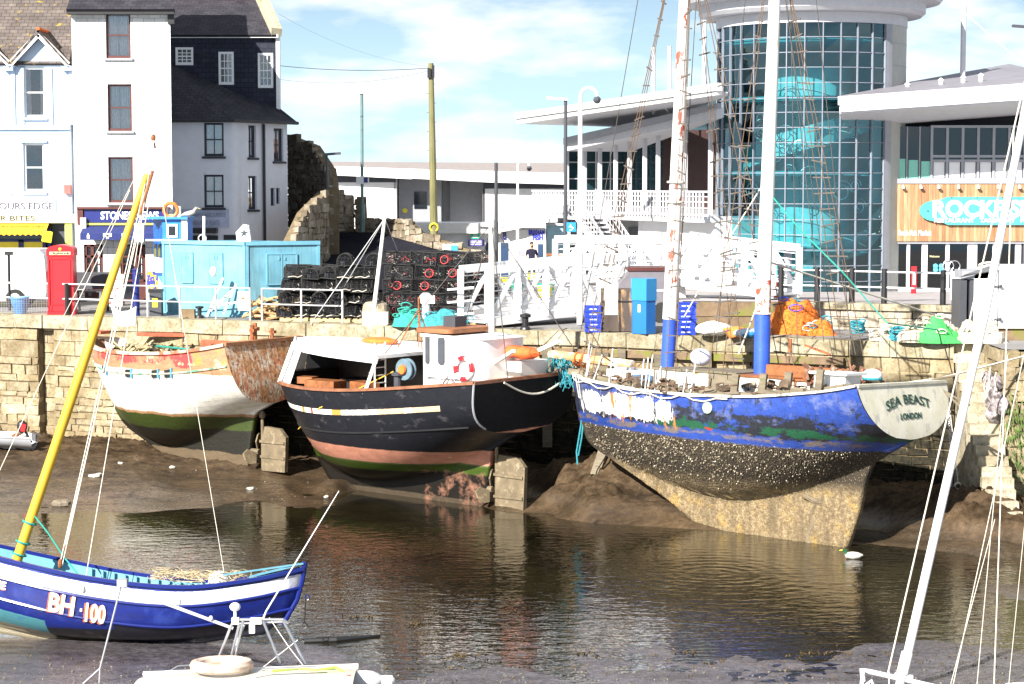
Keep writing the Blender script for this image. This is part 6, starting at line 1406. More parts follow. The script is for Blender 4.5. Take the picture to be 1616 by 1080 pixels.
# port foremast shroud: foot near (935, 620), head above the frame near (1062, -60); starboard one crosses the tower
shroud([HC.pt(.05,0,-1)+V((0,.1,.05)), HC.pt(.09,0,-1)+V((0,.1,.05)), HC.pt(.12,0,-1)+V((0,.1,.05))], wl(1063,-70,-.25), 25, .0, .93, seed=4, broken=.25)
shroud([HC.pt(.42,0,-1)+V((0,.05,.05)), HC.pt(.45,0,-1)+V((0,.05,.05))], wl(1092,-90,-.2), 26, .05, .95, seed=8)
shroud([wl(1118,590,-1.2), wl(1140,590,-1.2)], wl(1212,-60,-.2), 24, .1, .97, seed=6)
shroud([wl(1232,590,1.0), wl(1256,590,1.0)], wl(1098,-70,.3), 25, .05, .95, seed=17, broken=.2)
shroud([wl(1160,600,1.3), wl(1176,600,1.3)], wl(1094,-80,.3), 25, .05, .9, seed=23, broken=.3)
shroud([wl(1330,560,1.2), wl(1350,560,1.2), wl(1362,560,1.2)], wl(1238,-60,.3), 24, .05, .97, seed=11)
mb = MB()
for a, b in ((wl(800,-150,0)*0+wl(1010,-20,.0), wl(905,590,0)), (wl(1285,-30,.4), wl(1345,560,1.3)), (wl(1238,-30,.3), wl(1300,540,.8)), (wl(1100,-20,.3), wl(1065,560,.4)), (wl(1247,-30,.4), wl(1258,540,.6)), (wl(1178,-30,.4), wl(1130,560,.9)), (wl(1235,-30,0), wl(1320,560,1.6))):
    mb.tube([a, b], .011, 4)
BB(mb, 'stay', M_WIRE, C)
mb = MB(); mb.tube([wl(1210,300,0), wl(1260,360,.2), wl(1330,430,.6), wl(1400,510,1.4), TCm.inverted() @ at(1510,525,58) + V((0,0,ZB))], .02, 5); BB(mb, 'turquoise_line', M_ROPET, C)
mb = MB(); mb.tube([wl(1202,410,0), TCm.inverted() @ at(1500,505,59.5) + V((0,0,ZB))], .032, 6); mb.tube([wl(1202,295,0), wl(1130,410,0), wl(1080,500,0)], .018, 5); mb.tube([wl(1200,470,0), wl(1165,560,0)], .02, 5); BB(mb, 'pale_mooring_rope', M_ROPEW, C)
mb = MB(); mb.tube([wl(1372,612,1.0), wl(1480,598,1.9), TCm.inverted() @ at(1640,556,54.0) + V((0,0,ZB))], .028, 5); BB(mb, 'stern_rope', M_ROPEW, C)
mb = MB(); mb.bar(wl(1470,606,1.7), wl(1530,640,2.3), .08, .05); mb.bar(wl(1490,618,1.9), wl(1524,650,2.2), .07, .05); mb.bar(wl(1528,636,2.2), wl(1510,672,2.1), .06); mb.tube([wl(1470,600,1.7), wl(1512,592,2.2)], .03); BB(mb, 'broken_davit', M_WOOD, C)
mb = MB(); random.seed(14)
for k in range(11):
    t = random.uniform(.04, .5); p = HC.pt(t, 0, -1)+V((0,.1,.0)); mb.tube([p, p+V((random.uniform(.0,.25), .05, random.uniform(.5,1.1)))], .022, 5)
BB(mb, 'stanchion', M_GALV, C)
mb = MB(); mb.bar(wl(1270,545,1.7), wl(1310,560,1.7), .05); BB(mb, 'iron_bar', M_RUST, C); mb = MB(); mb.tube([wl(1247,560,1), wl(1247,535,1)], .05, 6); BB(mb, 'iron_peg', M_RUST, C)
# ---------------------------------------------------------------- lobster pots
def creel_proto():
    t = thing('lobster_creel', 'black D-shaped lobster creel', 'lobster pot', (0,0,0)); w_, l, h = .50, .72, .40
    def arc_(x, k=10): return [V((x, -w_/2, .02))] + [V((x, -w_/2*math.cos(math.pi*i/k)*1.0, .12+(h-.12)*math.sin(math.pi*i/k))) for i in range(k+1)] + [V((x, w_/2, .02))]
    mb = MB()
    for x in (-l/2, 0, l/2): mb.tube(arc_(x)+[V((x, -w_/2, .02))], .017, 5)
    for y in (-w_/2, w_/2): mb.tube([(-l/2, y, .02), (l/2, y, .02)], .02, 5)
    mb.tube([(-l/2, 0, h), (l/2, 0, h)], .015, 5); mb.build('frame', M_RUBBER, t, local=True)
    mb = MB()
    for i in range(17):
        if i % 8: mb.tube(arc_(-l/2+l*i/16, 8), .008, 3, False)
    for k in range(13):
        a = math.pi*k/12; mb.tube([(-l/2, -w_/2*math.cos(a), .12+(h-.12)*math.sin(a)), (l/2, -w_/2*math.cos(a), .12+(h-.12)*math.sin(a))], .006, 3, False)
    for x in (-l/2, l/2, .02):
        for k in range(9): y = -w_/2+w_*k/8; mb.tube([(x, y, .02), (x, y, .02+.98*(.1+(h-.12)*math.sqrt(max(0, 1-(y/(w_/2))**2))))], .006, 3, False)
        for k in range(4): z = .08+.08*k; mb.tube([(x, -w_/2*.9, z), (x, w_/2*.9, z)], .006, 3, False)
    mb.build('netting', M_NETBLK, t, local=True)
    mb = MB(); mb.torus((.1, -w_/2*.93, .2), (0,1,.25), .09, .008, 12, 3, 0, 4); mb.tube([(-.3,-.26,.05),(-.1,-.27,.08),(.05,-.26,.04),(.2,-.28,.1)], .014, 4); mb.build('entrance_ring', M_ROPEW, t, local=True)
    mb = MB(); mb.box((-l/2, -w_/2, .0), (l/2, w_/2, .022)); mb.rbox((.1,.05,.09), (.14,.1,.06), .4); mb.rbox((-.2,0,.1), (.08,.12,.07), .9)
    for k in range(14):
        c0 = V((random.uniform(-.3,.3), random.uniform(-.15,.15), random.uniform(.05,.25))); mb.tube([c0+V((random.uniform(-.15,.15), random.uniform(-.1,.1), random.uniform(-.06,.08))) for _ in range(5)], .013, 4)
    mb.build('rope_inside', M_DGREY, t, local=True)
    return t
def cage_proto(v=0):
    t = thing('crab_cage', 'rectangular crab cage', 'crab pot', (0,0,0)); l, w_, h = .92, .60, .42
    mb = MB(); c = [(-l/2,-w_/2), (l/2,-w_/2), (l/2,w_/2), (-l/2,w_/2)]
    for z in (.02, h): mb.tube([V((*p, z)) for p in c]+[V((*c[0], z))], .014, 5)
    for p in c+[(0,-w_/2), (0,w_/2)]: mb.tube([V((*p, .02)), V((*p, h))], .014, 5)
    mb.build('frame', M_RUBBER, t, local=True); mb = MB()
    for i in range(1, 18):
        x = -l/2+l*i/18; mb.tube([(x,-w_/2,.02),(x,-w_/2,h)], .005, 3, False); mb.tube([(x,w_/2,.02),(x,w_/2,h)], .005, 3, False); mb.tube([(x,-w_/2,h),(x,w_/2,h)], .005, 3, False)
    for k in range(1, 7): z = h*k/7; mb.tube([V((*p, z)) for p in c]+[V((*c[0], z))], .005, 3, False)
    for k in range(1, 9): y = -w_/2+w_*k/9; mb.tube([(-l/2,y,h),(l/2,y,h)], .005, 3, False)
    mb.build('netting', M_NETBLK, t, local=True)
    mb = MB(); random.seed(100+v); xr = (-.2,.22,0,.3,-.3,.1)[v]
    if v in (0, 2): mb.torus((xr,-w_/2-.015,.21), (0,1,random.uniform(-.3,.3)), .13, .013, 18, 5)
    for _ in range((2,3,1,4,2,0)[v]+1): c0 = V((random.uniform(-.35,.35), -w_/2+.02+random.random()*.2, random.uniform(.08,.3))); mb.tube([c0+V((random.uniform(-.13,.13), random.uniform(-.03,.06), random.uniform(-.1,.1))) for _ in range(5)], .010, 4)
    mb.build('entrance_ring', mat('red_twine', (.62,.06,.06), .8), t, local=True)
    mb = MB(); 
    cs_ = [V((random.uniform(-.35,.35), random.uniform(-.25,.1), random.uniform(.06,.3))) for _ in range((1,0,3,2,1,2)[v]+2)]; mb.tube(cs_, .008, 4)
    for c0 in cs_: mb.tube([c0]+[c0+V((random.uniform(-.1,.1), random.uniform(-.05,.05), random.uniform(-.08,.1))) for _ in range(4)], .009, 4)
    mb.build('bait_line', M_ROPEW, t, local=True); mb = MB()
    for _ in range(22): c0 = V((random.uniform(-.38,.38), random.uniform(-.22,.22), random.uniform(.05,.33))); mb.tube([c0+V((random.uniform(-.16,.16), random.uniform(-.1,.1), random.uniform(-.07,.09))) for _ in range(5)], .012, 3)
    mb.build('rope_inside', M_DGREY, t, local=True)
    return t
creel = creel_proto(); first = True; TILT = lambda: (random.uniform(-.09,.09), random.uniform(-.09,.09)); random.seed(42); ORD = ['first','second','third','fourth','fifth','sixth','seventh','eighth','ninth','tenth','eleventh','twelfth','thirteenth','fourteenth','fifteenth','sixteenth']
ROW = ['bottom row','second row','third row','top row']
for dep in range(3):
    for r in range(4):
        n = (6, 6, 5, 5)[r]
        for k in range(n):
            if r == 3 and dep == 0 and k in (4,): pass
            px = 452+27*k+(r*3)+(8 if r >= 2 else 0); Y = 66.0-.0*r+dep*.62+(.1 if r%2 else 0) - (px-450)*.0055
            x = px2x(px, Y); loc = (x+random.uniform(-.04,.04), Y+random.uniform(-.05,.05), .13+r*.415); rz = (R(90) if random.random() < .4 else 0)+random.uniform(-.3,.3)
            lab = 'black D-shaped creel, %s of the left stack, %s from the left, %s' % (ROW[r], ORD[k], ('front rank','middle rank','back rank')[dep])
            if first: creel.location = loc; creel.rotation_euler = (0,0,rz); creel['label'] = lab; creel['group'] = 'D-shaped creels in the left stack'; first = False
            else: d_ = dup(creel, loc, rz, lab, 'D-shaped creels in the left stack'); d_.rotation_euler = (*TILT(), rz); d_.scale = (random.uniform(.9,1.1), random.uniform(.92,1.12), random.uniform(.88,1.06))
for k, px in enumerate((545, 590)): dup(creel, (px2x(px, 65.6), 65.7, .13+4*.415), R(90), 'round-ended creel lying on top of the left stack, %s of two' % ('left','right')[k], 'D-shaped creels in the left stack')
protos = [cage_proto(v) for v in range(6)]
RW = ['bottom layer','second layer','third layer','fourth layer','top layer']
for dep in range(2):
    for r in range(5):
        for k in range(4 if r else 3):
            px = 630+43*k+(r%2)*4; Y = 64.9+dep*.66-(px-600)*.0056
            if r == 4 and k > 3: continue
            loc = (px2x(px, Y)+random.uniform(-.05,.05), Y+random.uniform(-.05,.05), .12+r*.43); rz = random.uniform(-.25,.25)+R(-12)+(math.pi if random.random() < .3 else 0); used = [c for c in protos if not c.get('group')]
            lab = 'rectangular crab cage, %s of the right stack, %s from the left, %s' % (RW[r], ORD[k], ('front rank','back rank')[dep])
            if used: cg = used[0]; cg.location = loc; cg.rotation_euler = (0,0,rz); cg['label'] = lab; cg['group'] = 'crab cages in the right stack'
            else: d_ = dup(random.choice(protos), loc, rz, lab, 'crab cages in the right stack'); d_.rotation_euler = (*TILT(), rz)
pal = thing('pallet', 'wooden pallet under the pots', 'pallet', (0,0,0)); mb = MB()
for y in (-.45, 0, .45): mb.box((-.55, y-.05, .0), (.55, y+.05, .09))
mb.build('bearer', mat('pallet_wood', (.55,.42,.22), .8, v=.2), pal, local=True); mb = MB()
for i in range(6): mb.box((-.55+i*.2, -.5, .09), (-.42+i*.2, .5, .115))
mb.build('slat', bpy.data.materials['pallet_wood'], pal, local=True)
for i, px in enumerate((470, 518, 566, 628, 680, 735)):
    Y = 66.05-(px-450)*.0056; 
    lab = 'low wooden pallet under the pots, %s from the left' % ORD[i]
    if i == 0: pal.location = (px2x(px, Y), Y, .0); pal['label'] = lab; pal['group'] = 'pallets under the pots'
    else: dup(pal, (px2x(px, Y), Y, .0), None, lab, 'pallets under the pots')
def netpile(name, label, px, Y, z0, w_, d_, h, m, cat='net', seed=1, amp=.25, f=2.2, ropes=None, kind=None):
    mb = MB(); x0 = px2x(px, Y); random.seed(seed); lumps = [(random.uniform(-.65,.65), random.uniform(-.5,.5), random.uniform(.35,.75), random.uniform(.08,.22)) for _ in range(6)]+[(random.uniform(-.2,.2),0,.6,.4)]
    def P(a, b):
        th = a*2*math.pi; r = b; X_ = math.cos(th)*r; Y_ = math.sin(th)*r
        hh = (1-r**4)*(1-math.exp(-2.2*sum(am*math.exp(-((X_-bx)**2+(Y_-by)**2*.5)/sg_) for bx, by, am, sg_ in lumps)))
        x = math.cos(th)*r*w_; y = math.sin(th)*r*d_; q = V((x*f+seed, y*f, hh)); n = max(-.5, min(.5, mn.fractal(q*1.1, .9, 2.1, 3))); n2 = mn.fractal(q*6, .7, 2.1, 2)
        return V((x0+x*(1+n*.2), Y+y, z0+max(0, h*hh*(1+n*amp*2)+n2*.05*(r < .98))))
    mb.grid(P, 60, 22)
    q = thing(name, label, cat, (x0, Y, z0)); mb.build('mesh_heap', m, q, smooth='all')
    if ropes:
        for rm, cnt in ropes:
            mb = MB()
            for k in range(cnt):
                a = random.uniform(0, 6.28); r = random.uniform(.3, .95); c = P(a/6.28, r)+V((0,-.04,.05)); rr = random.uniform(.08,.2)
                mb.tube([c+V((math.cos(t*.7)*rr*random.uniform(.7,1.2), -.05+math.sin(t*.4)*.06, math.sin(t*.7)*rr*.5)) for t in range(14)], .016, 4)
            mb.build('rope_tangle', rm, q, kind='stuff')
    return q
netpile('green_rope_coil', 'heap of jade green netting left of the black boat wheelhouse', 645, 63.2, 0, .55, .4, .55, M_ROPET, seed=3, ropes=((M_ROPET, 8),))
netpile('turquoise_net', 'low heap of turquoise netting at the foot of the crab cages', 700, 62.8, 0, .95, .4, .45, M_NETT, seed=5, ropes=((M_ROPEB, 9),))
netpile('timber_scrap_heap', 'heap of pale scrap driftwood right of the blue cabin', 430, 66.6, 0, .75, .4, .5, M_WOOD, cat='scrap', seed=7)
mb = MB(); random.seed(4)
for k in range(46): mb.rbox((px2x(432,66.3)+random.uniform(-.75,.75), 66.2+random.uniform(-.3,.3), random.uniform(.1,.65)), (random.uniform(.1,.45), random.uniform(.03,.08), .03), random.uniform(-.6,.6), random.uniform(-.5,.5), random.uniform(-.5,.5))
mb.build('loose_wood', mat('pale_driftwood', (.55,.36,.18), .8, v=.4, vs=3)).parent = None
ob = bpy.data.objects['loose_wood']; ob['kind'] = 'stuff'
mb = MB(); mb.lathe((px2x(593,64.4), 64.3, 0), [(.42,0), (.45,.3), (.4,.62), (.3,.7)], 14); mb.jitter(.05, 4); mb.solo('net_sack', mat('straw_sack', (.33,.28,.20), .9, v=.4, vs=12, bump=.6), 'straw coloured net sack standing between the two pot stacks', 'sack')

# ---------------------------------------------------------------- blue cabins on the quay
g = G('sky_blue_boards'); c = g.mix(g.mr(g.noise(1.1, None, 6), .35, .65), (.11,.30,.40), (.17,.38,.48)); c = g.mix(g.ramp(g.noise(9, g.vec((1,1,.2)), 5), [(.62, 0), (.72, .5)]), c, (.35,.45,.42))
fr = g.math('ABSOLUTE', g.math('SUBTRACT', g.math('FRACT', g.math('DIVIDE', g.sep()[0], .24)), .5)); c = g.mix(g.mr(fr, .46, .5, 0, .5), c, (.05,.16,.22)); c = g.mix(g.ramp(g.noise(2.5, g.vec((1,1,.15)), 7, .75), [(.52, 0), (.66, .6)]), c, (.10,.17,.19)); M_CAB = g.fin(c, .6)
cab = thing('blue_cabin', 'pale blue boarded site cabin standing at the quay edge', 'cabin', (px2x(385,67.3), 68.5, 0)); zc = at(385, 383, 67.2).z
FA = Face(257, 69.2, math.atan2(67.3-69.2, px2x(388,67.3)-px2x(257,69.2))); FBq = Face(388, 67.3, math.atan2(68.3-67.3, px2x(506,68.3)-px2x(388,67.3)))
la = FA.uz(388, 440)[0]; lb_ = FBq.uz(505, 440)[0]
mb = MB(); a, b, c_ = FA.pt(0,0), FA.pt(la,0), FBq.pt(lb_,0); d = a + (c_-b); up = V((0,0,zc))
mb.hexa([a, b, c_, d, a+up, b+up, c_+up, d+up]); mb.build('wall', M_CAB, cab)
M_CABT = mat('blue_trim', (.14,.36,.48), .6, v=.1)
mb = MB()
for Fq, ln_ in ((FA, la), (FBq, lb_)):
    Fq.box(mb, 0, ln_, zc-.10, zc+.03, .0, .06); Fq.box(mb, 0, ln_, 0, .08, 0, .04); Fq.box(mb, -.0, .09, 0, zc, 0, .03); Fq.box(mb, ln_-.1, ln_, 0, zc, 0, .03)
mb.build('trim', M_CABT, cab)
for Fq, r in ((FA, (287,399,305,446)), (FA, (331,400,352,447)), (FBq, (421,401,468,449)), (FBq, (386+56, 402, 386+57, 448))):
    u0,u1,z0,z1 = Fq.rc(*r)
    if u1-u0 < .1: continue
    mb = MB(); Fq.box(mb, u0, u1, z0, z1, .0, .035); f = mb.build('shutter', M_CAB, cab)
    mb = MB()
    for a_, b_, c2, d2_ in ((u0-.02,u0+.02,z0,z1), (u1-.02,u1+.02,z0,z1), (u0,u1,z1-.02,z1+.02), (u0,u1,z0-.02,z0+.02), ((u0+u1)/2-.012,(u0+u1)/2+.012,z0,z1)): Fq.box(mb, a_, b_, c2, d2_, .0, .05)
    for q_ in (.4,.6): Fq.box(mb, u0+(u1-u0)*q_-.02, u0+(u1-u0)*q_+.02, z1-.2, z1-.1, .04, .06)
    mb.build('shutter_edge', M_CABT, f)
mb = MB(); mb.box((px2x(266,67.6), 69.4, zc), (px2x(300,67.6), 69.6, zc+.05)); 
tarp = thing('star_sheet', 'white sheet with dark star propped on top of the blue cabin', 'sheet', (px2x(386,68.2), 68.3, zc)); mb = MB()
F_ = Face(376, 68.3); pts = [(374,382),(372,367),(384,354),(392,356),(396,383)]; mb.prism([F_.pt(*F_.uz(*p)) for p in pts], V((0,.25,0))); mb.build('sheet', M_WHITE, tarp); mb = MB()
for k in range(5):
    a = R(90+72*k); c0 = F_.uz(385, 368); mb.prism([F_.pt(c0[0], c0[1], .02), F_.pt(c0[0]+.05*math.cos(a+.6), c0[1]+.05*math.sin(a+.6), .02), F_.pt(c0[0]+.19*math.cos(a), c0[1]+.19*math.sin(a), .02), F_.pt(c0[0]+.05*math.cos(a-.6), c0[1]+.05*math.sin(a-.6), .02)], V((0,.01,0)))
mb.build('star', M_DGREY, tarp)
mb = MB(); p = V((px2x(322,68.6), 68.6, zc)); mb.tube([p, p+V((.02,0,.85))], .05, 8); mb.torus(p+V((-.05,0,.1)), (0,1,0), .13, .02, 14, 5); mb.solo('cabin_post', M_WHITED, 'short white post with ring standing on the blue cabin roof', 'post')

# ---------------------------------------------------------------- red phone box
pb = thing('phone_box', 'red telephone box behind the quay railing', 'phone box', (px2x(92,68.6), 69.2, 0), R(4)); W_, H_ = .46, 2.42
mb = MB(); mb.box((-W_,-W_,0), (W_,W_,.12)); mb.box((-W_*.93,-W_*.93,.12), (W_*.93,W_*.93,2.0)); mb.build('body', M_RED, pb, local=True)
mb = MB(); mb.box((-W_,-W_,2.0), (W_,W_,2.2))
pts = [(-W_, 2.2)] + [(-W_*math.cos(math.pi*i/10), 2.2+.17*math.sin(math.pi*i/10)) for i in range(1, 10)] + [(W_, 2.2)]
mb.prism([V((x, -W_*.98, z)) for x, z in pts], V((0, 2*W_*.98, 0))); mb.build('roof', M_RED, pb, local=True)
mb = MB()
for x in (-W_*.93, -W_*.7, W_*.7-.04, W_*.93-.06): mb.box((x, -W_-.02, .12), (x+.06, -W_*.93, 2.0))
mb.box((-W_*.93, -W_-.02, 1.88), (W_*.93, -W_*.93, 1.98)); mb.box((-W_*.93, -W_-.02, .12), (W_*.93, -W_*.93, .32)); mb.box((-W_*.7,-W_-.01,.34), (W_*.7,-W_*.93-.0,1.86)); mb.build('door', mat('red_door', (.62,.02,.03), .4, v=.1), pb, local=True)
mb = MB(); mb.box((-.35,-W_-.02,2.04), (.35,-W_-.003,2.14)); mb.build('sign_strip', M_CREAMP, pb, local=True)
text_on('TELEPHONE', .09, V((0,-W_-.022,2.09)), V((1,0,0)), V((0,-1,0)), M_TXTN, pb, local=True, fit=.6)
mb = MB(); mb.lathe((0,-W_-.0,2.235), [(.05,-.012),(.05,.0)], 10, axis='Y'); mb.build('crown_emblem', M_YELLOW, pb, local=True)

# ---------------------------------------------------------------- white van at the left edge
van = thing('white_van', 'white van parked behind the railing, half cut off by the left edge', 'van', (px2x(10,73), 73.5, 0)); mb = MB(); vx1 = px2x(76,73); vx0 = vx1-5.2
prof = [(vx0,.35),(vx1,.35),(vx1,1.0),(vx1-.06,1.9),(vx1-.25,2.1),(vx0+1.2,2.1),(vx0+.5,1.3),(vx0,1.1)]
mb.prism([V((x,72.6,z)) for x, z in prof], V((0,1.8,0))); mb.build('body', M_WHITE, van)
mb = MB(); mb.box((vx0,72.57,.4), (vx1,72.6,.52)); mb.box((vx1-3.3,72.585,.95), (vx1-.1,72.599,.97)); mb.build('side_trim', M_GREY, van)
for x in (vx1-1.1, vx0+1.0):
    for y in (72.62, 74.2): 
        mb = MB(); mb.lathe((x,y,.34), [(.34,-.1),(.34,.1)], 20, axis='Y'); wv_ = mb.build('wheel', M_RUBBER, van); mb = MB(); mb.lathe((x,y-.05,.34), [(.2,-.07),(.18,.0)], 14, axis='Y'); mb.build('rim', M_GALV, wv_)
mb = MB(); mb.box((vx1-.02,72.8,.9), (vx1+.03,72.95,1.3)); mb.build('tail_light', M_RED, van)

# ---------------------------------------------------------------- small blue and white boat standing behind the cabin
sb = thing('blue_wheelhouse_boat', 'small blue and white boat with wheelhouse standing ashore behind the blue cabin', 'boat', (px2x(265,71.5), 71.8, 0))
HB2 = Hull(5.5, [(0,.05),(.15,.6),(.4,.95),(1,.9)], [(0,1.55),(.5,1.30),(1,1.25)], [(0,.6),(.3,.35),(1,.4)], [(0,.5),(.3,.2),(1,.3)], [(0,1.3),(1,2.6)], [(0,1.1),(1,2)], [(0,1.0),(.6,.5),(1.5,0)], n=20, ng=10, nk=2)
mb = HB2.shell(); HB2.keelcap(mb); T_ = Matrix.Translation((px2x(231,71), 71.2, .35)) @ Matrix.Rotation(R(10), 4, 'Z')
for i, p in enumerate(mb.v): mb.v[i] = T_ @ (p*1.0)
mb.uv = None; g = G('aqua_hull'); z = g.sep()[2]; M_AQ = g.fin(g.ramp(g.mr(z, 0, 2), [(0, (.15,.55,.70)), (.60, (.15,.55,.70)), (.61, (.05,.15,.4)), (.66, (.05,.15,.4)), (.67, (.8,.8,.8)), (1, (.8,.8,.8))]), .4)
mb.build('hull', M_AQ, sb, smooth='all')
FW2 = Face(236, 71.2, 0); r = FW2.rc(237, 352, 300, 405)
mb = MB(); zr2 = FW2.uz(265, 346)[1]; x0, x1, xm = px2x(237,71.2), px2x(297,71.2), px2x(256,70.9)
mb.box((xm, 71.0, 1.5), (x1, 72.3, zr2)); mb.add([V((xm,71.0,1.5)), V((x0,71.9,1.5)), V((x0,71.9,zr2)), V((xm,71.0,zr2))], [(0,1,2,3), (3,2,1,0)]); wh_ = mb.build('wheelhouse', mat('bright_blue_paint', (.03,.20,.62), .4), sb)
mb = MB(); mb.box((px2x(287,71),70.97,1.5), (x1+.02,71.0,zr2)); u = px2x(264,71), px2x(281,71); za_, zb_2 = at(272,354,71).z, at(272,375,71).z; mb.box((u[0],70.96,zb_2), (u[1],70.99,za_)); mb.box((x0-.1,70.9,zb_2-.12), (x1,70.98,zb_2-.06)); mb.build('white_panel', M_WHITE, wh_)
mb = MB(); mb.box((u[0]+.07,70.95,zb_2+.07), (u[1]-.07,70.958,za_-.07)); d_ = V((x0-xm,.9,0)).normalized(); n_2 = V((d_.y*-1, d_.x, 0)); 
for k in (.28, .72): c0 = V((xm,71.0,2.05))+V((x0-xm,.9,0))*k; mb.obox(c0-V((0,.02,0)), d_, V((d_.y,-d_.x,0)), (0,0,1), (.12,.02,.28))
mb.build('window', M_GLASSD, wh_)
mb = MB(); mb.box((x0-.1,70.85,zr2), (x1+.05,72.4,zr2+.08)); mb.build('roof', mat('mid_blue_roof', (.04,.25,.6), .5), sb)
mb = MB(); mb.torus((px2x(269,71), 71.2, zr2+.32), (0,1,0), .24, .06, 20, 7); mb.build('lifebuoy', M_ORANGE, sb, smooth=True)
mb = MB(); mb.tube([(px2x(262,71),71.3,zr2),(px2x(262,71),71.3,zr2+.9)], .03); mb.box((px2x(279,71),71.2,zr2), (px2x(284,71),71.4,zr2+.45)); mb.build('roof_fitting', M_WHITED, sb)
mb = MB()
for x in (px2x(250,71.5), px2x(290,71.5)): mb.box((x-.12,71.0,0), (x+.12,72.2,.6))
mb.build('cradle', M_TIMBER, sb)
def gull(px, py, Y, name='seagull', label='', flip=1, sc_=1):
    p = at(px, py, Y); q = thing(name, label, 'bird', p-V((0,0,.0))); mb = MB(); s_ = sc_*flip; k = sc_
    mb.tube([p+V((-.24*s_,0,.10*k)), p+V((-.12*s_,0,.13*k)), p+V((.02*s_,0,.15*k)), p+V((.12*s_,0,.19*k)), p+V((.16*s_,0,.27*k)), p+V((.20*s_,0,.30*k))], [.012*k,.055*k,.08*k,.065*k,.04*k,.045*k], 10)
    mb.tube([p+V((.20*s_,0,.30*k)), p+V((.245*s_,0,.29*k))], [.042*k,.012*k], 8); mb.build('body', bpy.data.materials.get('bird_plumage') or mat('bird_plumage', (.40,.36,.34), .8, v=.3), q, smooth=True)
    mb = MB()
    for y in (-.02,.02): mb.tube([p+V((0,y*k,.1*k)), p+V((0,y*k,0))], .006*k, 4)
    mb.build('leg', M_ORANGE, q); mb = MB(); mb.tube([p+V((.24*s_,0,.29*k)), p+V((.30*s_,0,.275*k))], [.012*k,.004*k], 6); mb.build('beak', M_YELLOW, q); return q
gull(299, 346, 71.2, label='brown young gull standing on the small boat wheelhouse roof', sc_=1.3)

# ---------------------------------------------------------------- railings
def railing(label, pxs, Yf, h=1.05, pm=None, rm=None, r=.025, pr=.035, rails=(1.0, .52), posts=None, base=0, z=None, group='quay railings'):
    pts = [V((px2x(px, Yf(px)), Yf(px), (z(px) if z else base))) for px in pxs]
    q = thing('railing', label, 'railing', pts[0], group=group); mb = MB()
    for f in rails: mb.tube([p+V((0,0,h*f)) for p in pts], r, 6)
    mb.build('rail', rm or M_STEELW, q)
    for i, p in enumerate(pts):
        if posts is not None and i not in posts: continue
        mb = MB(); mb.tube([p, p+V((0,0,h+.02))], pr, 8); mb.build('post', pm or M_STEELW, q)
    return q
ye = lambda px: 61.7/(1+.43*(px-808)/FPX)+.55
railing('white two-rail railing in front of the red phone box, dark post at its right', [-60, 105, 180], lambda p: ye(p)-.0, pm=M_BLACK, pr=.09, posts=[1])
railing('white two-rail railing in front of the blue cabin', [180, 232, 283, 340, 394], ye, rm=M_GALV, pm=M_GALV)
railing('grey railing in front of the creel stack', [413, 475, 540], ye, rm=M_GALV, pm=M_GALV)
mb = MB(); p = V((px2x(370,ye(385)), ye(385)-.05, .45)); mb.box((px2x(375,ye(385)), ye(385)-.06, .32), (px2x(392,ye(385)), ye(385)-.03, .95)); mb.solo('blank_notice', M_WHITE, 'plain white notice fixed to the railing end beside the blue cabin', 'notice')
zpr = lambda px: .8
yp = lambda px: 62.6-(px-1240)*.0105+.35
railing('white railing with black posts along the raised promenade edge', [1233, 1290, 1345, 1396, 1489, 1530], yp, pm=M_BLACK, pr=.09, z=zpr, rails=(.93,.48))
mb = MB()
for j in range(9): mb.tube([(px2x(0,68.9)+(-.3), 68.85, .08+j*.06), (px2x(75,68.9), 68.85, .08+j*.06)], .005, 3, False)
for i in range(24): x = px2x(0,68.9)-.3+i*.085; mb.tube([(x,68.85,.05),(x,68.85,.58)], .005, 3, False)
mb.solo('mesh_fence', M_GALV, 'fine wire mesh panel on the lower railing by the blue planter', 'mesh panel')
mb = MB(); mb.lathe((px2x(31,69.4), 69.4, 0), [(.20,0), (.33,.5), (.36,.52), (.36,.58), (.3,.58), (.28,.5)], 18); pl_ = mb.solo('planter', mat('blue_pot', (.08,.25,.55), .5), 'round blue planter left of the red phone box', 'planter', smooth=True)
mb = MB(); 
for px in (14,): p = V((px2x(px,71), 71, 0)); mb.tube([p, p+V((0,0,2.0))], .05, 8); mb.box((p.x-.12,p.y-.1,1.95), (p.x+.14,p.y+.1,2.08))
mb.solo('black_post', M_BLACK, 'slim black lighting post in front of the white van', 'post')
tb = thing('picnic_table', 'dark grey picnic table right of the phone box', 'table', (px2x(138,69.8), 70, 0)); mb = MB(); cx = px2x(138,69.8)
for k in range(5): mb.box((cx-.7,69.6+k*.15,.72), (cx+.7,69.73+k*.15,.76))
mb.build('tabletop', M_DGREY, tb); mb = MB()
for y in (69.25, 70.6): mb.box((cx-.7,y,.42), (cx+.7,y+.25,.46))
mb.build('bench', M_DGREY, tb)
for x in (-.5,.5):
    mb = MB(); mb.bar((cx+x,69.5,.72), (cx+x,69.2,0), .07); mb.bar((cx+x,70.5,.72), (cx+x,70.8,0), .07); mb.box((cx+x-.03,69.3,.36), (cx+x+.03,70.8,.42)); mb.build('leg', M_DGREY, tb)
mb = MB(); cx = px2x(138,71.2); mb.box((cx-.85,71.1,.75), (cx+.85,71.2,1.35)); 
for x in (-.7,.7): mb.box((cx+x-.04,71.1,0), (cx+x+.04,71.2,.8))
mb.solo('dark_screen', M_DGREY, 'dark grey slatted screen behind the picnic table', 'screen')
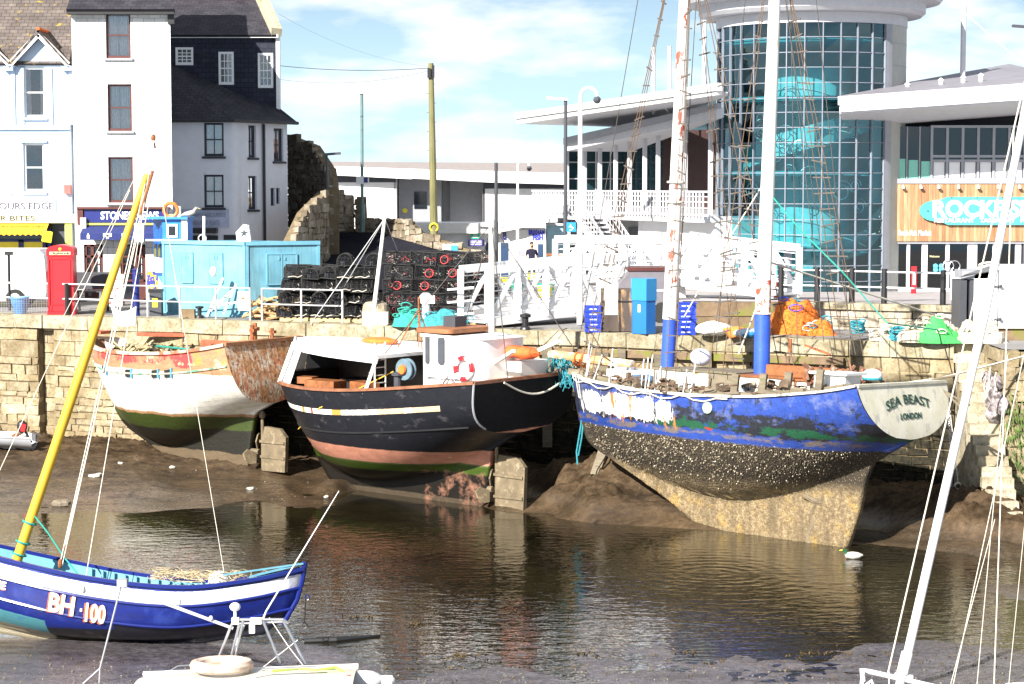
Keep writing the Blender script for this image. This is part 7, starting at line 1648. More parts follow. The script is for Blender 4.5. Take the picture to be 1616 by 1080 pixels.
bn = thing('litter_bin', 'dark litter bin with yellow label beside the blue cabin', 'bin', (px2x(244,68.2), 68.3, 0)); mb = MB(); cx = px2x(245,68.2); mb.box((cx-.2,68.1,0), (cx+.2,68.5,.8)); mb.build('body', M_DGREY, bn); mb = MB(); mb.box((cx-.22,68.08,.8), (cx+.22,68.52,.9)); mb.build('lid', M_BLACK, bn); mb = MB(); mb.box((cx-.1,68.085,.3), (cx+.08,68.098,.6)); mb.build('label', M_YELLOW, bn)
for k, (px, Y) in enumerate(((214, 68.3),)):
    mb = MB(); mb.lathe((px2x(px,Y), Y, 0), [(.14,0),(.12,.1),(.11,1.5),(.13,1.55),(.02,1.6)], 12); mb.solo('bollard', M_NAVY, 'tall navy bollard between the yellow mast and the litter bin', 'bollard')
aB = thing('a_board', 'small pavement board with coloured posters by the newsagent door', 'sign', (px2x(181,74), 74, 0)); mb = MB(); cx = px2x(181,74); mb.add([V((cx-.3,73.8,0)), V((cx+.3,73.8,0)), V((cx+.3,74.05,1.15)), V((cx-.3,74.05,1.15))], [(0,1,2,3)]); mb.add([V((cx-.3,74.3,0)), V((cx+.3,74.3,0)), V((cx+.3,74.07,1.15)), V((cx-.3,74.07,1.15))], [(0,1,2,3)]); mb.build('board', mat('red_white_poster', (.75,.7,.65), .6, v=.1, patches=[((.55,.05,.05), 9, .55, .03), ((.6,.5,.05), 7, .6, .03)]), aB)
mb = MB(); cx = px2x(240,74); mb.box((cx-.2,74.0,.45), (cx+.2,74.06,1.25)); mb.box((cx-.2,74.0,0), (cx-.16,74.06,.45)); mb.box((cx+.16,74.0,0), (cx+.2,74.06,.45)); mb.solo('poster_stand', mat('navy_yellow_poster', (.04,.04,.3), .6, v=.1, patches=[((.75,.55,.03), 3.2, .52, .02)]), 'navy and yellow poster stand left of the blue cabin', 'sign')
mb = MB()
for k, (a, b, c) in enumerate(((325,352,.55),(352,372,.42),(330,366,1.15),(345,340,1.3),(347,380,.2))): mb.bar((px2x(a,66.9),66.9,.05+.1*k), (px2x(b,66.95),66.95,1.35-.2*k), .07)
mb.ball((px2x(336,66.9),66.9,1.55), (.12,.1,.18)); mb.jitter(.03, 5); mb.solo('oar_bundle', M_WHITED, 'bundle of battered white oars and poles leaning by the blue cabin', 'oars')
mb = MB(); cx = px2x(297,66.9); mb.box((cx-.25,66.8,0), (cx+.2,67.1,.3)); mb.jitter(.03, 3); mb.solo('rusty_box', mat('olive_box', (.20,.14,.08), .9, v=.3), 'small brown box at the foot of the blue cabin', 'box')
mb = MB(); cx = px2x(314,66.9); mb.lathe((cx,66.9,0), [(.16,0),(.14,.1),(.07,.12),(.07,.32),(.14,.34),(.14,.4),(.02,.42)], 12); mb.solo('iron_bollard', M_BLACK, 'short black iron mooring bollard by the blue cabin', 'bollard')
# ---------------------------------------------------------------- poles
lp = thing('street_lamp', 'tall grey-green street lamp with flat head above the lane wall', 'street lamp', at(572, 366, 87.5)*1); p0 = at(572, 366, 87.5); p1 = at(572.5, 147, 87.5)
mb = MB(); mb.tube([p0, p0+V((0,0,1.2))], .12, 10); mb.tube([p0+V((0,0,1.2)), V((p0.x,p0.y,p1.z))], .065, 8); mb.build('post', mat('grey_green_paint', (.12,.20,.20), .5), lp)
mb = MB(); mb.rbox((p1.x-.28, p1.y, p1.z+.03), (.34,.12,.05), 0, 0, .06); mb.build('lamp_head', M_WHITE, lp)
mb = MB(); z_ = at(572,284,87.4).z; mb.box((p0.x-.25,p0.y-.12,z_-.18), (p0.x+.3,p0.y-.09,z_+.15)); sg = mb.solo('lane_sign', M_WHITE, 'small white sign with blue panel fixed to the street lamp post', 'sign'); 
mb = MB(); mb.box((p0.x+.08,p0.y-.13,z_-.12), (p0.x+.25,p0.y-.121,z_+.1)); o_ = mb.build('blue_panel', M_NAVY); o_.parent = sg; o_.matrix_parent_inverse = Matrix.Translation(-sg.location)
tp = thing('telegraph_pole', 'mossy wooden telegraph pole with cables and step irons', 'pole', at(685, 366, 86)); p0 = at(685, 372, 86); p1 = at(680, 100, 86)
mb = MB(); mb.tube([p0, p0*.5+p1*.5, p1], [.17,.14,.11], 10); mb.build('pole', mat('mossy_pole', (.17,.16,.07), .9, v=.3, vs=3, st=(1,1,.3), patches=[((.18,.14,.08), 3, .55, .1)]), tp)
mb = MB(); mb.rbox(p1+V((-.07,-.14,-.42)), (.07,.07,.2)); mb.rbox(p1+V((.1,-.05,-.35)), (.05,.08,.26)); mb.build('junction_box', M_BLACK, tp)
mb = MB()
for k in range(12): q = p1+(p0-p1)*(.12+.055*k); mb.tube([q, q+V((.22*(-1)**k,0,0))], .012, 4)
mb.build('step_iron', M_DGREY, tp); mb = MB(); mb.torus(p0+V((0,-.15,.35)), (0,1,.3), .17, .04, 14, 6); mb.build('yellow_band', M_YELLOW, tp)
def cable(a, b, sag, r, m, label=None, n=18):
    mb = MB(); mb.tube([a+(b-a)*(i/n)-V((0,0,sag*4*(i/n)*(1-i/n))) for i in range(n+1)], r, 4); return mb
ca = F3.pt(u1+.1, F3.uz(440,83)[1], .1)
for k, (a, b, sag, r, lab) in enumerate(((ca, p1+V((0,-.05,-.2)), .35, .016, 'thick black cable from the slate-hung house to the telegraph pole'), (ca+V((0,0,-.25)), p1+V((0,-.05,-.3)), .75, .007, 'thin lower cable from the slate-hung house to the telegraph pole'), (at(440,22,88), p1+V((0,0,-.15)), .4, .006, 'thin upper cable rising left from the telegraph pole'))):
    cable(a, b, sag, r, M_BLACK).solo('overhead_cable', M_BLACK, lab, 'cable')
def lamp_post(name, px, py0, py1, Y, r, m, label, head=None, hm=None, cat='lamp post', hl=.55, hook=False):
    p0 = at(px, py0, Y); zt = at(px, py1, Y).z; q = thing(name, label, cat, p0)
    mb = MB(); top_ = V((p0.x, p0.y, zt)); mb.tube([p0, V((p0.x,p0.y,p0.z+(zt-p0.z)*.42)), V((p0.x,p0.y,p0.z+(zt-p0.z)*.421)), top_], [r*1.25,r*1.25,r,r*.9], 10); mb.build('post', m, q)
    if head: mb = MB(); mb.rbox(top_+V((-hl/2*head,0,.05)), (hl/2+.08,.12,.05), 0, 0, .07*head); mb.build('lamp_head', hm or m, q)
    if hook:
        mb = MB(); pts = [top_+V((.26-.26*math.cos(math.pi*i/8), 0, .26*math.sin(math.pi*i/8))) for i in range(9)]; mb.tube(pts, .05, 8); mb.build('hook', m, q)
        mb = MB(); mb.ball(top_+V((.52,0,-.12)), (.12,.12,.12)); mb.build('camera_dome', M_DGREY, q)
    return q
lamp_post('lamp_post', 892, 445, 158, 82, .075, M_DGREY, 'black lamp post with flat head in front of the terrace wing', head=1, hl=.7, hm=M_LGREY)
lamp_post('camera_mast', 915, 512, 152, 63.5, .075, M_WHITED, 'tall white post with hooked camera standing beside the white gangway', hook=True, cat='camera mast')
lamp_post('camera_mast', 817, 400, 262, 92, .06, M_WHITE, 'shorter white camera mast behind the kiosk roof', hook=True, cat='camera mast')
lamp_post('steel_post', 783, 420, 257, 88, .085, M_DGREY, 'plain dark square post right of the telegraph pole', cat='post')
lamp_post('floodlight_post', 776, 430, 362, 86, .05, M_GREY, 'short grey post with floodlight in front of the kiosk', head=1, hl=.4, hm=M_DGREY)
lamp_post('wall_lamp_post', 516, 300, 245, 84.5, .05, M_DGREY, 'dark post with two small lamps at the end of the alley wall', head=-1, hl=.5, hm=M_DGREY)
lamp_post('corner_post', 1616, 440, 44, 84, .07, M_DGREY, 'dark lamp post cut by the right edge of the photo', head=1, hl=.6)
q = thing('disabled_sign', 'blue wheelchair parking sign on the black lamp post', 'sign', (px2x(902,81.8), 81.8, 2.2)); Fs = Face(892, 81.85); r = Fs.rc(894,351,909,366)
mb = MB(); Fs.box(mb, *r, 0, .04); mb.build('plate', mat('sign_blue', (.02,.25,.62), .5), q); u, z_ = (r[0]+r[1])/2, (r[2]+r[3])/2
mb = MB(); mb.torus(Fs.pt(u-.02, z_-.05, .05), Fs.n, .08, .014, 14, 5, 0, 5); mb.bar(Fs.pt(u-.03,z_+.12,.05), Fs.pt(u-.02,z_-.02,.05), .035); mb.bar(Fs.pt(u-.02,z_-.02,.05), Fs.pt(u+.1,z_-.04,.05), .03); mb.build('wheelchair_mark', M_WHITE, q)
mb = MB(); a = at(710,393,84.5); mb.box((a.x-.3,84.3,a.z-.22), (a.x+.35,84.35,a.z+.2)); sg = mb.solo('direction_sign', M_WHITE, 'white direction sign with blue panel on the lane wall above the pots', 'sign'); mb = MB(); mb.box((.02,-.06,.06), (.3,-.03,.38)); o_ = mb.build('blue_panel', mat('light_sign_blue', (.05,.35,.7), .5)); o_.parent = sg
# loose white mast on the quay with white box foot
mm = thing('quay_derrick', 'slim white leaning pole with stays rising from a white box between the pot stacks', 'pole', (px2x(588,63.9), 63.9, 0)); a = at(588, 508, 63.9); b = at(607, 345, 63.9); mb = MB(); mb.tube([a, b], [.075,.05], 8); mb.build('pole', M_WHITED, mm)
mb = MB(); mb.rbox((a.x+.1, 63.85, .2), (.4,.2,.2)); mb.build('foot_box', M_WHITED, mm); mb = MB()
for px, py, Y in ((490,512,64.3), (515,500,66), (640,430,67)): mb.tube([b, at(px,py,Y)], .016, 4)
mb.build('stay', M_GALV, mm)
mb = MB(); F_ = Face(680, 63.0); mb.lathe((px2x(672,63.0),63.0,0), [(.13,0),(.12,.7),(.16,.72),(.2,.95),(.1,1.05)], 12); mb.rbox((px2x(678,63),62.95,.85), (.16,.1,.12)); mb.solo('white_cowl', M_WHITE, 'white ventilator cowl standing in front of the crab cages', 'cowl')

# ---------------------------------------------------------------- gangways
def truss(name, label, A_, B_, h, w_, n, bands=3, floor=True, base=0.12):
    q = thing(name, label, 'gangway', (A_+B_)/2); d = (B_-A_); L_ = d.length; d.normalize(); s_ = V((d.y,-d.x,0)).normalized(); 
    if s_.y > 0: s_ = -s_
    for k, off in enumerate((w_/2, -w_/2)):
        mb = MB(); a = A_+s_*off; b = B_+s_*off; up = V((0,0,1)); t_ = .10
        mb.bar(a+up*h, b+up*h, .15, .24); mb.bar(a+up*base, b+up*base, .15, .24); mb.bar(a+up*(base+.36), b+up*(base+.36), .08, .12)
        for i in range(n+1):
            c = a+(b-a)*(i/n); mb.bar(c+up*base, c+up*h, .2)
            if i < n:
                e_ = a+(b-a)*((i+1)/n)
                if i % 2: mb.bar(c+up*h, e_+up*base, .12)
                else: mb.bar(c+up*base, e_+up*h, .12)
        mb.build('side_truss', M_STEELW, q)
        mb = MB()
        for j in range(1, bands+3): mb.tube([a+up*(base+.3+j*(h-base-.3)/(bands+3))-s_*.05, b+up*(base+.3+j*(h-base-.3)/(bands+3))-s_*.05], .02, 5)
        mb.build('guard_rail', M_STEELW, q)
    if floor: mb = MB(); mb.bar(A_+V((0,0,base)), B_+V((0,0,base)), w_, .06); mb.build('deck', M_GALV, q)
    return q
truss('gangway', 'nearer white steel truss gangway behind the black boat, lowest of the white bridges', V((px2x(748,62.6),62.6,.06)), V((px2x(968,66.5),66.5,.35)), 1.72, 1.3, 5)
truss('gangway', 'upper white steel truss gangway left of the red-streaked mast', V((px2x(885,72),72,1.0)), V((px2x(1062,70.5),70.5,1.0)), 1.5, 1.2, 4)
truss('gangway', 'white steel truss gangway between the two masts in front of the tower', V((px2x(1070,69.5),69.5,1.05)), V((px2x(1240,65.5),65.5,.75)), 1.62, 1.2, 4)
for k, (px, Y) in enumerate(((890,72),(975,71.2),(1060,70.5),(1075,69.5))): mb = MB(); mb.box((px2x(px,Y)-.12,Y-.4,0), (px2x(px,Y)+.12,Y+.4,1.05)); mb.solo('gangway_trestle', M_STEELW, 'white trestle block under the upper gangways, %s from the left' % ORD[k], 'trestle', 'trestles under the upper gangways')
mb = MB()
for z_ in (.95, .45, .06):
    pass
for k, z_ in enumerate((.42,.82,1.22)): mb.tube([(px2x(706,62.8),62.8,z_-.06), (px2x(748,62.6),62.6,z_+.02)], .035, 6)
mb.solo('gangway_handrail', M_STEELW, 'three loose white handrail bars sticking out left of the nearer gangway', 'handrail')
mb = MB(); mb.lathe((px2x(829,61.8),61.8,0), [(.17,0),(.15,.06),(.1,.1),(.1,.36),(.17,.38),(.17,.46),(.04,.5)], 12); mb.solo('mooring_bollard', M_BLACK, 'black iron bollard under the middle of the nearer gangway', 'bollard')

# ---------------------------------------------------------------- containers, bins, crates on the quay
cbn = thing('brown_cabinet', 'weathered brown steel cabinet with white notice beside the blue bin', 'cabinet', (px2x(970,61), 61.2, 0)); zt_a = at(970,457,60.8).z
mb = MB(); x0, x1 = px2x(950,60.6), px2x(997,60.6); mb.box((x0,60.6,.02), (x1,61.6,zt_a)); mb.build('body', mat('rusted_brown_steel', (.07,.05,.04), .7, v=.3, vs=3, st=(1,1,.3), patches=[((.38,.22,.10), 2.2, .56, .08), ((.17,.18,.08), 3, .6, .1)]), cbn)
mb = MB(); mb.box((x0+.07,60.57,.98), (x0+.48,60.598,1.5)); mb.box((x0+.09,60.57,.52), (x0+.47,60.598,.96)); mb.build('notice', M_WHITE, cbn)
mb = MB(); mb.box((x0,60.58,.9), (x1,60.6,.94)); mb.box((x0+.52,60.58,.02), (x0+.55,60.6,zt_a)); mb.build('door_seam', M_BLACK, cbn)
bb_ = thing('blue_bin', 'tall bright blue plastic bin with angled lid on the quay edge', 'bin', (px2x(1018,60.2), 60.3, 0)); M_BB = mat('bright_blue_plastic', (.02,.15,.42), .35, v=.06); M_BBL = mat('lighter_blue_plastic', (.03,.23,.50), .35, v=.05)
mb = MB(); x0, x1, xm = px2x(999,60), px2x(1035,60), px2x(1020,59.8); z1_ = at(1018,475,60).z; z2_ = at(1018,440,60).z
def hexcol(mb, z0, z1, e=0): mb.prism([V((x0-e,60.1,z0)), V((xm,59.75-e,z0)), V((x1+e,60.0,z0)), V((x1+e,60.6,z0)), V((x0-e,60.6,z0))], V((0,0,z1-z0)))
hexcol(mb, 0, z1_); mb.build('body', M_BB, bb_); mb = MB(); hexcol(mb, z1_+.01, z2_, .03); mb.build('lid', M_BBL, bb_); mb = MB(); p = V((x0+.2,59.93,z1_-.22)); mb.rbox(p, (.05,.02,.11), -.4); mb.build('label', M_WHITE, bb_)
cr_ = thing('fish_crate', 'blue plastic fish crate', 'crate', (0,0,0)); mb = MB()
mb.box((-.24,-.17,0), (.24,.17,.02))
for a, b in (((-.24,-.17),(.24,-.15)), ((-.24,.15),(.24,.17)), ((-.24,-.15),(-.22,.15)), ((.22,-.15),(.24,.15))): mb.box((a[0],a[1],.02), (b[0],b[1],.15))
mb.box((-.26,-.19,.15), (.26,-.15,.175)); mb.box((-.26,.15,.15), (.26,.19,.175)); mb.box((-.26,-.15,.15), (-.22,.15,.175)); mb.box((.22,-.15,.15), (.26,.15,.175)); mb.build('box', mat('royal_blue_plastic', (.02,.05,.45), .4, v=.1), cr_, local=True)
mb = MB()
for x in (-.1, .02): mb.box((x,-.176,.06), (x+.09,-.171,.09))
mb.build('handle_slot', M_WHITE, cr_, local=True)
for sx_, (px, Y, n, lab) in enumerate(((936, 60.7, 5, 'stack left of the brown cabinet'), (1082, 59.7, 6, 'stack beside the red-streaked mast'))):
    for k in range(n):
        lb = 'royal blue plastic crate, %s from the bottom of the %s' % (ORD[k], lab); loc = (px2x(px, Y)+random.uniform(-.02,.02), Y, .0+k*.155)
        if sx_ == 0 and k == 0: cr_.location = loc; cr_['label'] = lb; cr_['group'] = 'blue fish crates'
        else: dup(cr_, loc, random.uniform(-.06,.06), lb, 'blue fish crates', scale=(1.25,1,1) if sx_ else None)
vn = thing('dark_vehicle', 'dark covered pickup parked behind the blue bin', 'vehicle', (px2x(1020,65), 65.5, 0)); mb = MB(); x0, x1 = px2x(968,65), px2x(1062,65); pr2 = [(x0,.35),(x1,.35),(x1,1.65),(x0+.55,1.68),(x0+.28,1.35),(x0,1.05)]
mb.prism([V((a,64.8,b)) for a, b in pr2], V((0,1.7,0))); mb.build('body', mat('grey_mauve_body', (.16,.15,.17), .4, v=.1), vn); mb = MB(); mb.box((x0+.45,64.75,1.66), (x1,66.55,1.76)); mb.build('roof', M_SASHR, vn)
for x in (x0+.45, x1-.35): mb = MB(); mb.lathe((x,64.85,.33), [(.33,-.1),(.33,.12)], 18, axis='Y'); mb.build('wheel', M_RUBBER, vn)
mb = MB(); mb.box((x0+.1,64.78,1.0), (x1,64.799,1.06)); mb.box((x0+.1,64.78,.55), (x1,64.799,.6)); mb.build('trim', M_LGREY, vn)

# ---------------------------------------------------------------- nets and gear on the right ledge
netpile('orange_net', 'big heap of bright orange fishing net beside the blue mast foot', 1258, 60.1, 0, 1.1, .6, .95, M_NETO, seed=11, amp=.12, f=1.6, ropes=((M_ROPEB, 3), (M_ROPEW, 3), (bpy.data.materials['royal_blue_plastic'], 3)))
netpile('orange_net', 'low trailing fold of orange net right of the big orange heap', 1292, 59.4, 0, .55, .35, .42, M_NETO, seed=15, ropes=((M_ROPEB, 5), (M_ROPEW, 5)))
netpile('green_net', 'heap of bright green netting near the right end of the quay', 1488, 56.6, 0, .75, .4, .62, M_NETG, seed=19, amp=.2, ropes=((M_ROPEW, 4),))
netpile('pale_net', 'heap of cream netting and cork line beside the green net', 1452, 56.9, 0, .62, .4, .52, M_NETP, seed=23, ropes=((M_ROPEW, 10), (M_WOOD, 6)))
netpile('pale_net', 'long cream net heap in front of the white machine at the right', 1545, 56.6, .0, .85, .4, .55, M_NETP, seed=29, ropes=((M_ROPEW, 10),))
netpile('pale_net', 'small brown and cream rope heap left of the turquoise coil', 1392, 57.4, 0, .4, .25, .3, M_NETP, seed=33, ropes=((M_ROPEW, 8),))
for px, Y, lab in ((1418, 57.2, 'coil of turquoise rope on the ledge left of the cream net'), (1355, 60.2, 'coil of turquoise rope against the promenade wall')):
    mb = MB()
    for k in range(9): mb.torus((px2x(px,Y)+random.uniform(-.04,.04), Y+random.uniform(-.04,.04), .1+k*.03), (random.uniform(-.3,.3), random.uniform(-.7,-.2), 1), .19, .022, 18, 5)
    mb.solo('rope_coil', M_ROPEB, lab, 'rope coil', 'turquoise rope coils')
mb = MB(); mb.ball((px2x(1128,58.9), 58.9, .22), (.55,.3,.22), 14, 8); mb.jitter(.06, 3); mb.solo('white_sack', M_WHITED, 'large white sack lying between the two mast feet', 'sack', smooth=True)
mb = MB(); mb.ball((px2x(1160,58.7), 58.6, .16), (.35,.22,.16)); mb.jitter(.1, 4); mb.solo('orange_cloth', mat('burnt_orange_cloth', (.7,.22,.05), .9, v=.3), 'crumpled orange cloth right of the white sack', 'cloth')
mb = MB(); mb.ball((px2x(1180,58.4), 58.3, .14), (.42,.2,.14)); mb.solo('blue_float', mat('blue_white_float', (.5,.6,.75), .4, patches=[((.03,.2,.45), 3, .5, .03)]), 'blue and white float on the quay left of the blue mast foot', 'float')
mw = thing('white_machine', 'big white hooded machine with dark side panel at the right edge of the quay', 'machine', (px2x(1590,57.8), 58.2, 0)); zt_m = at(1580,420,57.5).z
mb = MB(); x0 = px2x(1537,57.4); x1 = x0+2.6; pr3 = [(x0,.35),(x1,.35),(x1,zt_m),(x0+.75,zt_m),(x0+.3,zt_m-.12),(x0,zt_m-.25)]
mb.prism([V((a,57.3,b)) for a, b in pr3], V((0,1.6,0))); mb.build('body', M_WHITE, mw); mb = MB(); mb.box((x0+.66,57.28,.36), (x0+.68,57.299,zt_m-.1)); mb.build('seam', M_DGREY, mw)
for zz in (.62, 1.55): mb = MB(); mb.tube([(x0+.45,57.25,zz),(x0+.7,57.22,zz)], .02); mb.ball((x0+.72,57.2,zz), .05); mb.build('latch', M_DGREY, mw)
mb = MB(); mb.add([V((x0-.45,57.25,zt_m-.32)), V((x0+.62,57.25,zt_m-.12)), V((x0+.35,57.1,zt_m+.02)), V((x0-.3,57.1,zt_m-.22))], [(0,1,2,3), (3,2,1,0)]); mb.box((x0-.35,57.3,zt_m-.35), (x0+.6,58.3,zt_m-.12)); mb.build('hood', M_GREY, mw)
mb = MB(); mb.box((x0-.38,57.35,.35), (x0-.2,58.5,zt_m-.4)); mb.box((x0-.12,57.35,.35), (x0-.02,58.5,zt_m-.4)); mb.build('side_panel', M_DGREY, mw)
mb = MB(); mb.box((x0-.1,57.4,0), (x1,58.8,.34)); mb.build('plinth', M_TIMBER, mw)
mb = MB(); mb.torus((x0+.55,57.9,zt_m+.02), (0,.3,1), .28, .03, 18, 5); mb.build('hose_loop', M_ROPEW, mw)
mb = MB(); x_ = px2x(1518,59.8); mb.box((x_-.28,60.0,1.0), (x_+.1,60.04,1.85)); mb.solo('white_board', M_WHITE, 'blank white board on the promenade railing beside the white machine', 'board')
mb = MB(); mb.lathe((px2x(1566,56.7),56.5,0), [(.3,0),(.33,.15),(.3,.3)], 14); mb.solo('concrete_block', mat('pale_concrete', (.5,.48,.42), .9), 'short round concrete block in front of the white machine', 'block')
rx = thing('life_ring_post', 'red life ring post by the restaurant windows', 'post', (px2x(1442,78), 78, plazaz(78))); mb = MB(); b0 = plazaz(78); mb.box((px2x(1438,78),77.9,b0), (px2x(1446,78),78.0,b0+1.05)); mb.build('post', M_RED, rx); mb = MB(); mb.box((px2x(1440,78),77.88,b0+.35), (px2x(1444,78),77.899,b0+.8)); mb.build('label', M_WHITE, rx)
mb = MB(); mb.lathe((px2x(1230,70),70,plazaz(70)), [(.22,0),(.24,.5),(.2,.55)], 12); mb.solo('red_bucket', mat('red_orange_bucket', (.72,.12,.04), .5), 'red-orange bucket on the promenade right of the second mast', 'bucket')
mb = MB(); mb.lathe((px2x(1243,67),67,plazaz(67)), [(.14,0),(.13,1.55),(.16,1.6),(.02,1.75)], 12); mb.solo('steel_bollard', M_GREY, 'tall grey bollard by the red bucket', 'bollard')
# yellow / green kit near the man
for k, (px, py, Y, m_, nm, lab, sz) in enumerate(((860,455,80,M_YELLOW,'yellow_box','yellow plastic box on the quay behind the nearer gangway',(.3,.25,.2)), (862,438,82,mat('green_tub_plastic',(.02,.42,.25),.5),'green_tub','green tub right of the man in navy',(.35,.25,.2)), (816,430,84,mat('bottle_green_plastic',(.03,.28,.2),.5),'green_bin','dark green bin left of the man in navy',(.3,.3,.4)), (800,420,88,M_YELLOW,'yellow_trolley','yellow trolley by the kiosk wall',(.55,.2,.18)))):
    p = onz(px, py, 0.0) if False else V((px2x(px,Y), Y, 0)); mb = MB(); mb.lathe(p, [(sz[0]*.8,0),(sz[0],sz[2]*2),(sz[0]*1.05,sz[2]*2.1),(sz[0]*.9,sz[2]*2.1)], 12); mb.solo(nm, m_, lab, nm.split('_')[1])
bx = thing('crate_pile', 'grey crates stacked under a brown lid beside the pale blue hut', 'crates', (px2x(877,88), 88, 0)); mb = MB(); x0, x1 = px2x(866,88), px2x(890,88)
for k in range(4): mb.box((x0,87.8,k*.33), (x1,88.6,k*.33+.27))
mb.build('crate', M_LGREY, bx); mb = MB(); mb.box((x0-.1,87.7,1.33), (x1+.1,88.7,1.43)); mb.build('lid', M_WOODR, bx)

# ---------------------------------------------------------------- the man in navy
def person(px, Y, label):
    o = V((px2x(px, Y), Y, 0)); q = thing('person', label, 'person', o, R(12)); me = bpy.data.meshes.new('body')
    J = [((0,0,.95),.15,.11), ((0,0,1.15),.145,.105), ((0,0,1.38),.18,.11), ((0,-.01,1.47),.07,.07), ((0,-.02,1.56),.065,.07), ((0,-.03,1.65),.085,.10), ((0,-.03,1.74),.08,.095),
         ((-.20,0,1.42),.07,.07), ((-.25,.0,1.15),.05,.05), ((-.24,-.10,.93),.036,.036), ((.20,0,1.42),.07,.07), ((.26,.0,1.15),.05,.05), ((.25,-.08,.92),.036,.036),
         ((-.10,0,.88),.10,.10), ((-.11,-.02,.50),.075,.08), ((-.12,.02,.10),.05,.055), ((-.13,-.12,.05),.04,.035), ((.10,0,.88),.10,.10), ((.12,.02,.50),.075,.08), ((.13,.05,.10),.05,.055), ((.14,-.09,.05),.04,.035)]
    E_ = [(0,1),(1,2),(2,3),(3,4),(4,5),(5,6),(2,7),(7,8),(8,9),(2,10),(10,11),(11,12),(0,13),(13,14),(14,15),(15,16),(0,17),(17,18),(18,19),(19,20)]
    me.from_pydata([j[0] for j in J], E_, []); ob = bpy.data.objects.new('body', me); sc.collection.objects.link(ob)
    md = ob.modifiers.new('s', 'SKIN'); me.update()
    if not me.skin_vertices:
        bpy.context.view_layer.objects.active = ob
    sk = me.skin_vertices[0].data if me.skin_vertices else None
    if sk:
        for i, j in enumerate(J): sk[i].radius = (j[1], j[2])
        sk[0].use_root = True
    sb_ = ob.modifiers.new('d', 'SUBSURF'); sb_.levels = 2; sb_.render_levels = 2
    bpy.context.view_layer.update(); m2 = bpy.data.meshes.new_from_object(ob.evaluated_get(bpy.context.evaluated_depsgraph_get())); bpy.data.objects.remove(ob)
    body = bpy.data.objects.new('body', m2); sc.collection.objects.link(body); body.parent = q
    sknm = mat('skin', (.50,.28,.19), .6, v=.05); nv = mat('navy_workwear', (.012,.012,.035), .9, v=.2); yl = mat('yellow_boots', (.80,.75,.03), .5); bk_ = mat('dark_trousers', (.02,.02,.03), .9)
    for m_ in (sknm, nv, yl, bk_): m2.materials.append(m_)
    for p in m2.polygons:
        c = p.center; p.material_index = 0 if c.z > 1.5 else (1 if c.z > .93 and not (abs(c.x) > .2 and c.z < 1.2) else (0 if abs(c.x) > .19 and c.z > .85 else (3 if c.z > .42 else 2)))
        p.use_smooth = True
    mb = MB(); mb.ball((0,-.005,1.735), (.09,.105,.095), 12, 8); mb.ball((0,-.07,1.60), (.06,.05,.05), 10, 6); h_ = mb.build('hair', mat('black_hair', (.012,.01,.01), .8), q, local=True, smooth=True)
    mb = MB(); mb.ball((0,-.045,1.675), (.07,.085,.075), 12, 8); mb.tube([(0,-.125,1.70),(0,-.15,1.665),(0,-.125,1.66)], .013, 6)
    for s_ in (-1,1): mb.ball((s_*.085,-.03,1.67), (.015,.025,.032), 6, 5)
    mb.build('face', sknm, q, local=True, smooth=True); mb = MB()
    for s_ in (-1,1): mb.ball((s_*.03,-.122,1.693), (.012,.008,.008), 6, 4)
    mb.build('eyes', M_BLACK, q, local=True)
    for s_ in (-1,1):
        mb = MB(); c = V((s_*.245,-.10,.90)); mb.ball(c, (.022,.035,.045), 8, 6)
        for f in range(4): a = c+V((0,-.028+f*.018,-.03)); l = (.055,.065,.06,.045)[f]; mb.tube([a, a+V((-s_*.004,-.006,-l*.6)), a+V((-s_*.012,-.004,-l))], [.009,.008,.006], 5)
        mb.tube([c+V((-s_*.01,-.035,.0)), c+V((-s_*.02,-.055,-.03)), c+V((-s_*.02,-.06,-.05))], [.01,.009,.007], 5); mb.build('hand', sknm, q, local=True, smooth=True)
    return q
person(839, 92.5, 'man with black hair in navy top and yellow boots standing beyond the gangway')
# ---------------------------------------------------------------- D: blue and white open boat in the foreground
ZD = -4.75
D, TD = boat_root('blue_open_boat', 'blue and white open fishing boat BH 100 with yellow mast, nearest at the left', 'boat', 472, 39.6, 174, zb=ZD, heel=R(7))
HD = Hull(8.6, [(0,.03),(.06,.38),(.18,.74),(.4,.98),(.6,1.0),(.85,.62),(1,.05)], [(0,-3.20),(.1,-3.40),(.25,-3.55),(.45,-3.42),(.67,-3.08),(1,-2.45)],
          [(0,-4.2),(.1,-4.5),(.3,-4.68),(.6,-4.60),(.85,-4.2),(1,-3.9)], [(0,-4.5),(.2,-4.75),(.6,-4.72),(1,-4.3)],
          [(0,1.5),(.3,3.4),(.7,3.2),(1,1.5)], [(0,1.1),(.3,1.8),(.6,1.6),(1,1.1)], [(-4.6,.9),(-4.2,.42),(-3.8,.16),(-3.2,0)], fin=.05, n=44, ng=16, nk=2)
M_HD = hullmat('blue_white_boat', [(.12, (.10,.085,.05)), (.36, (.012,.012,.015)), (9, (.007,.018,.18))], [((.30,.24,.15), 1.5, .52, .1, -1, .35, (.5,.5,1), 2.5, 9), ((.45,.40,.33), 6., .68, .05, -1, 3, (.5,.5,1), None, None), ((.03,.06,.30), 1.2, .5, .2, .3, 3, (1,1,.5), None, None)], wob=.02, rough=.3, plank=.15, uvbands=[(-.34,-.075,-1,12,(.70,.70,.72)), (-1.28,-1.0,5.0,12,(.06,.21,.25)), (-1.8,-1.28,5.0,12,(.22,.19,.13)), (-1.3,-.80,-1,3.6,(.012,.012,.02))], bump=.05)
mb = HD.shell(); HD.keelcap(mb); BB(mb, 'hull', M_HD, D, ZD, smooth='all')
M_DBL = mat('deep_blue_gloss', (.006,.015,.15), .25, v=.05)
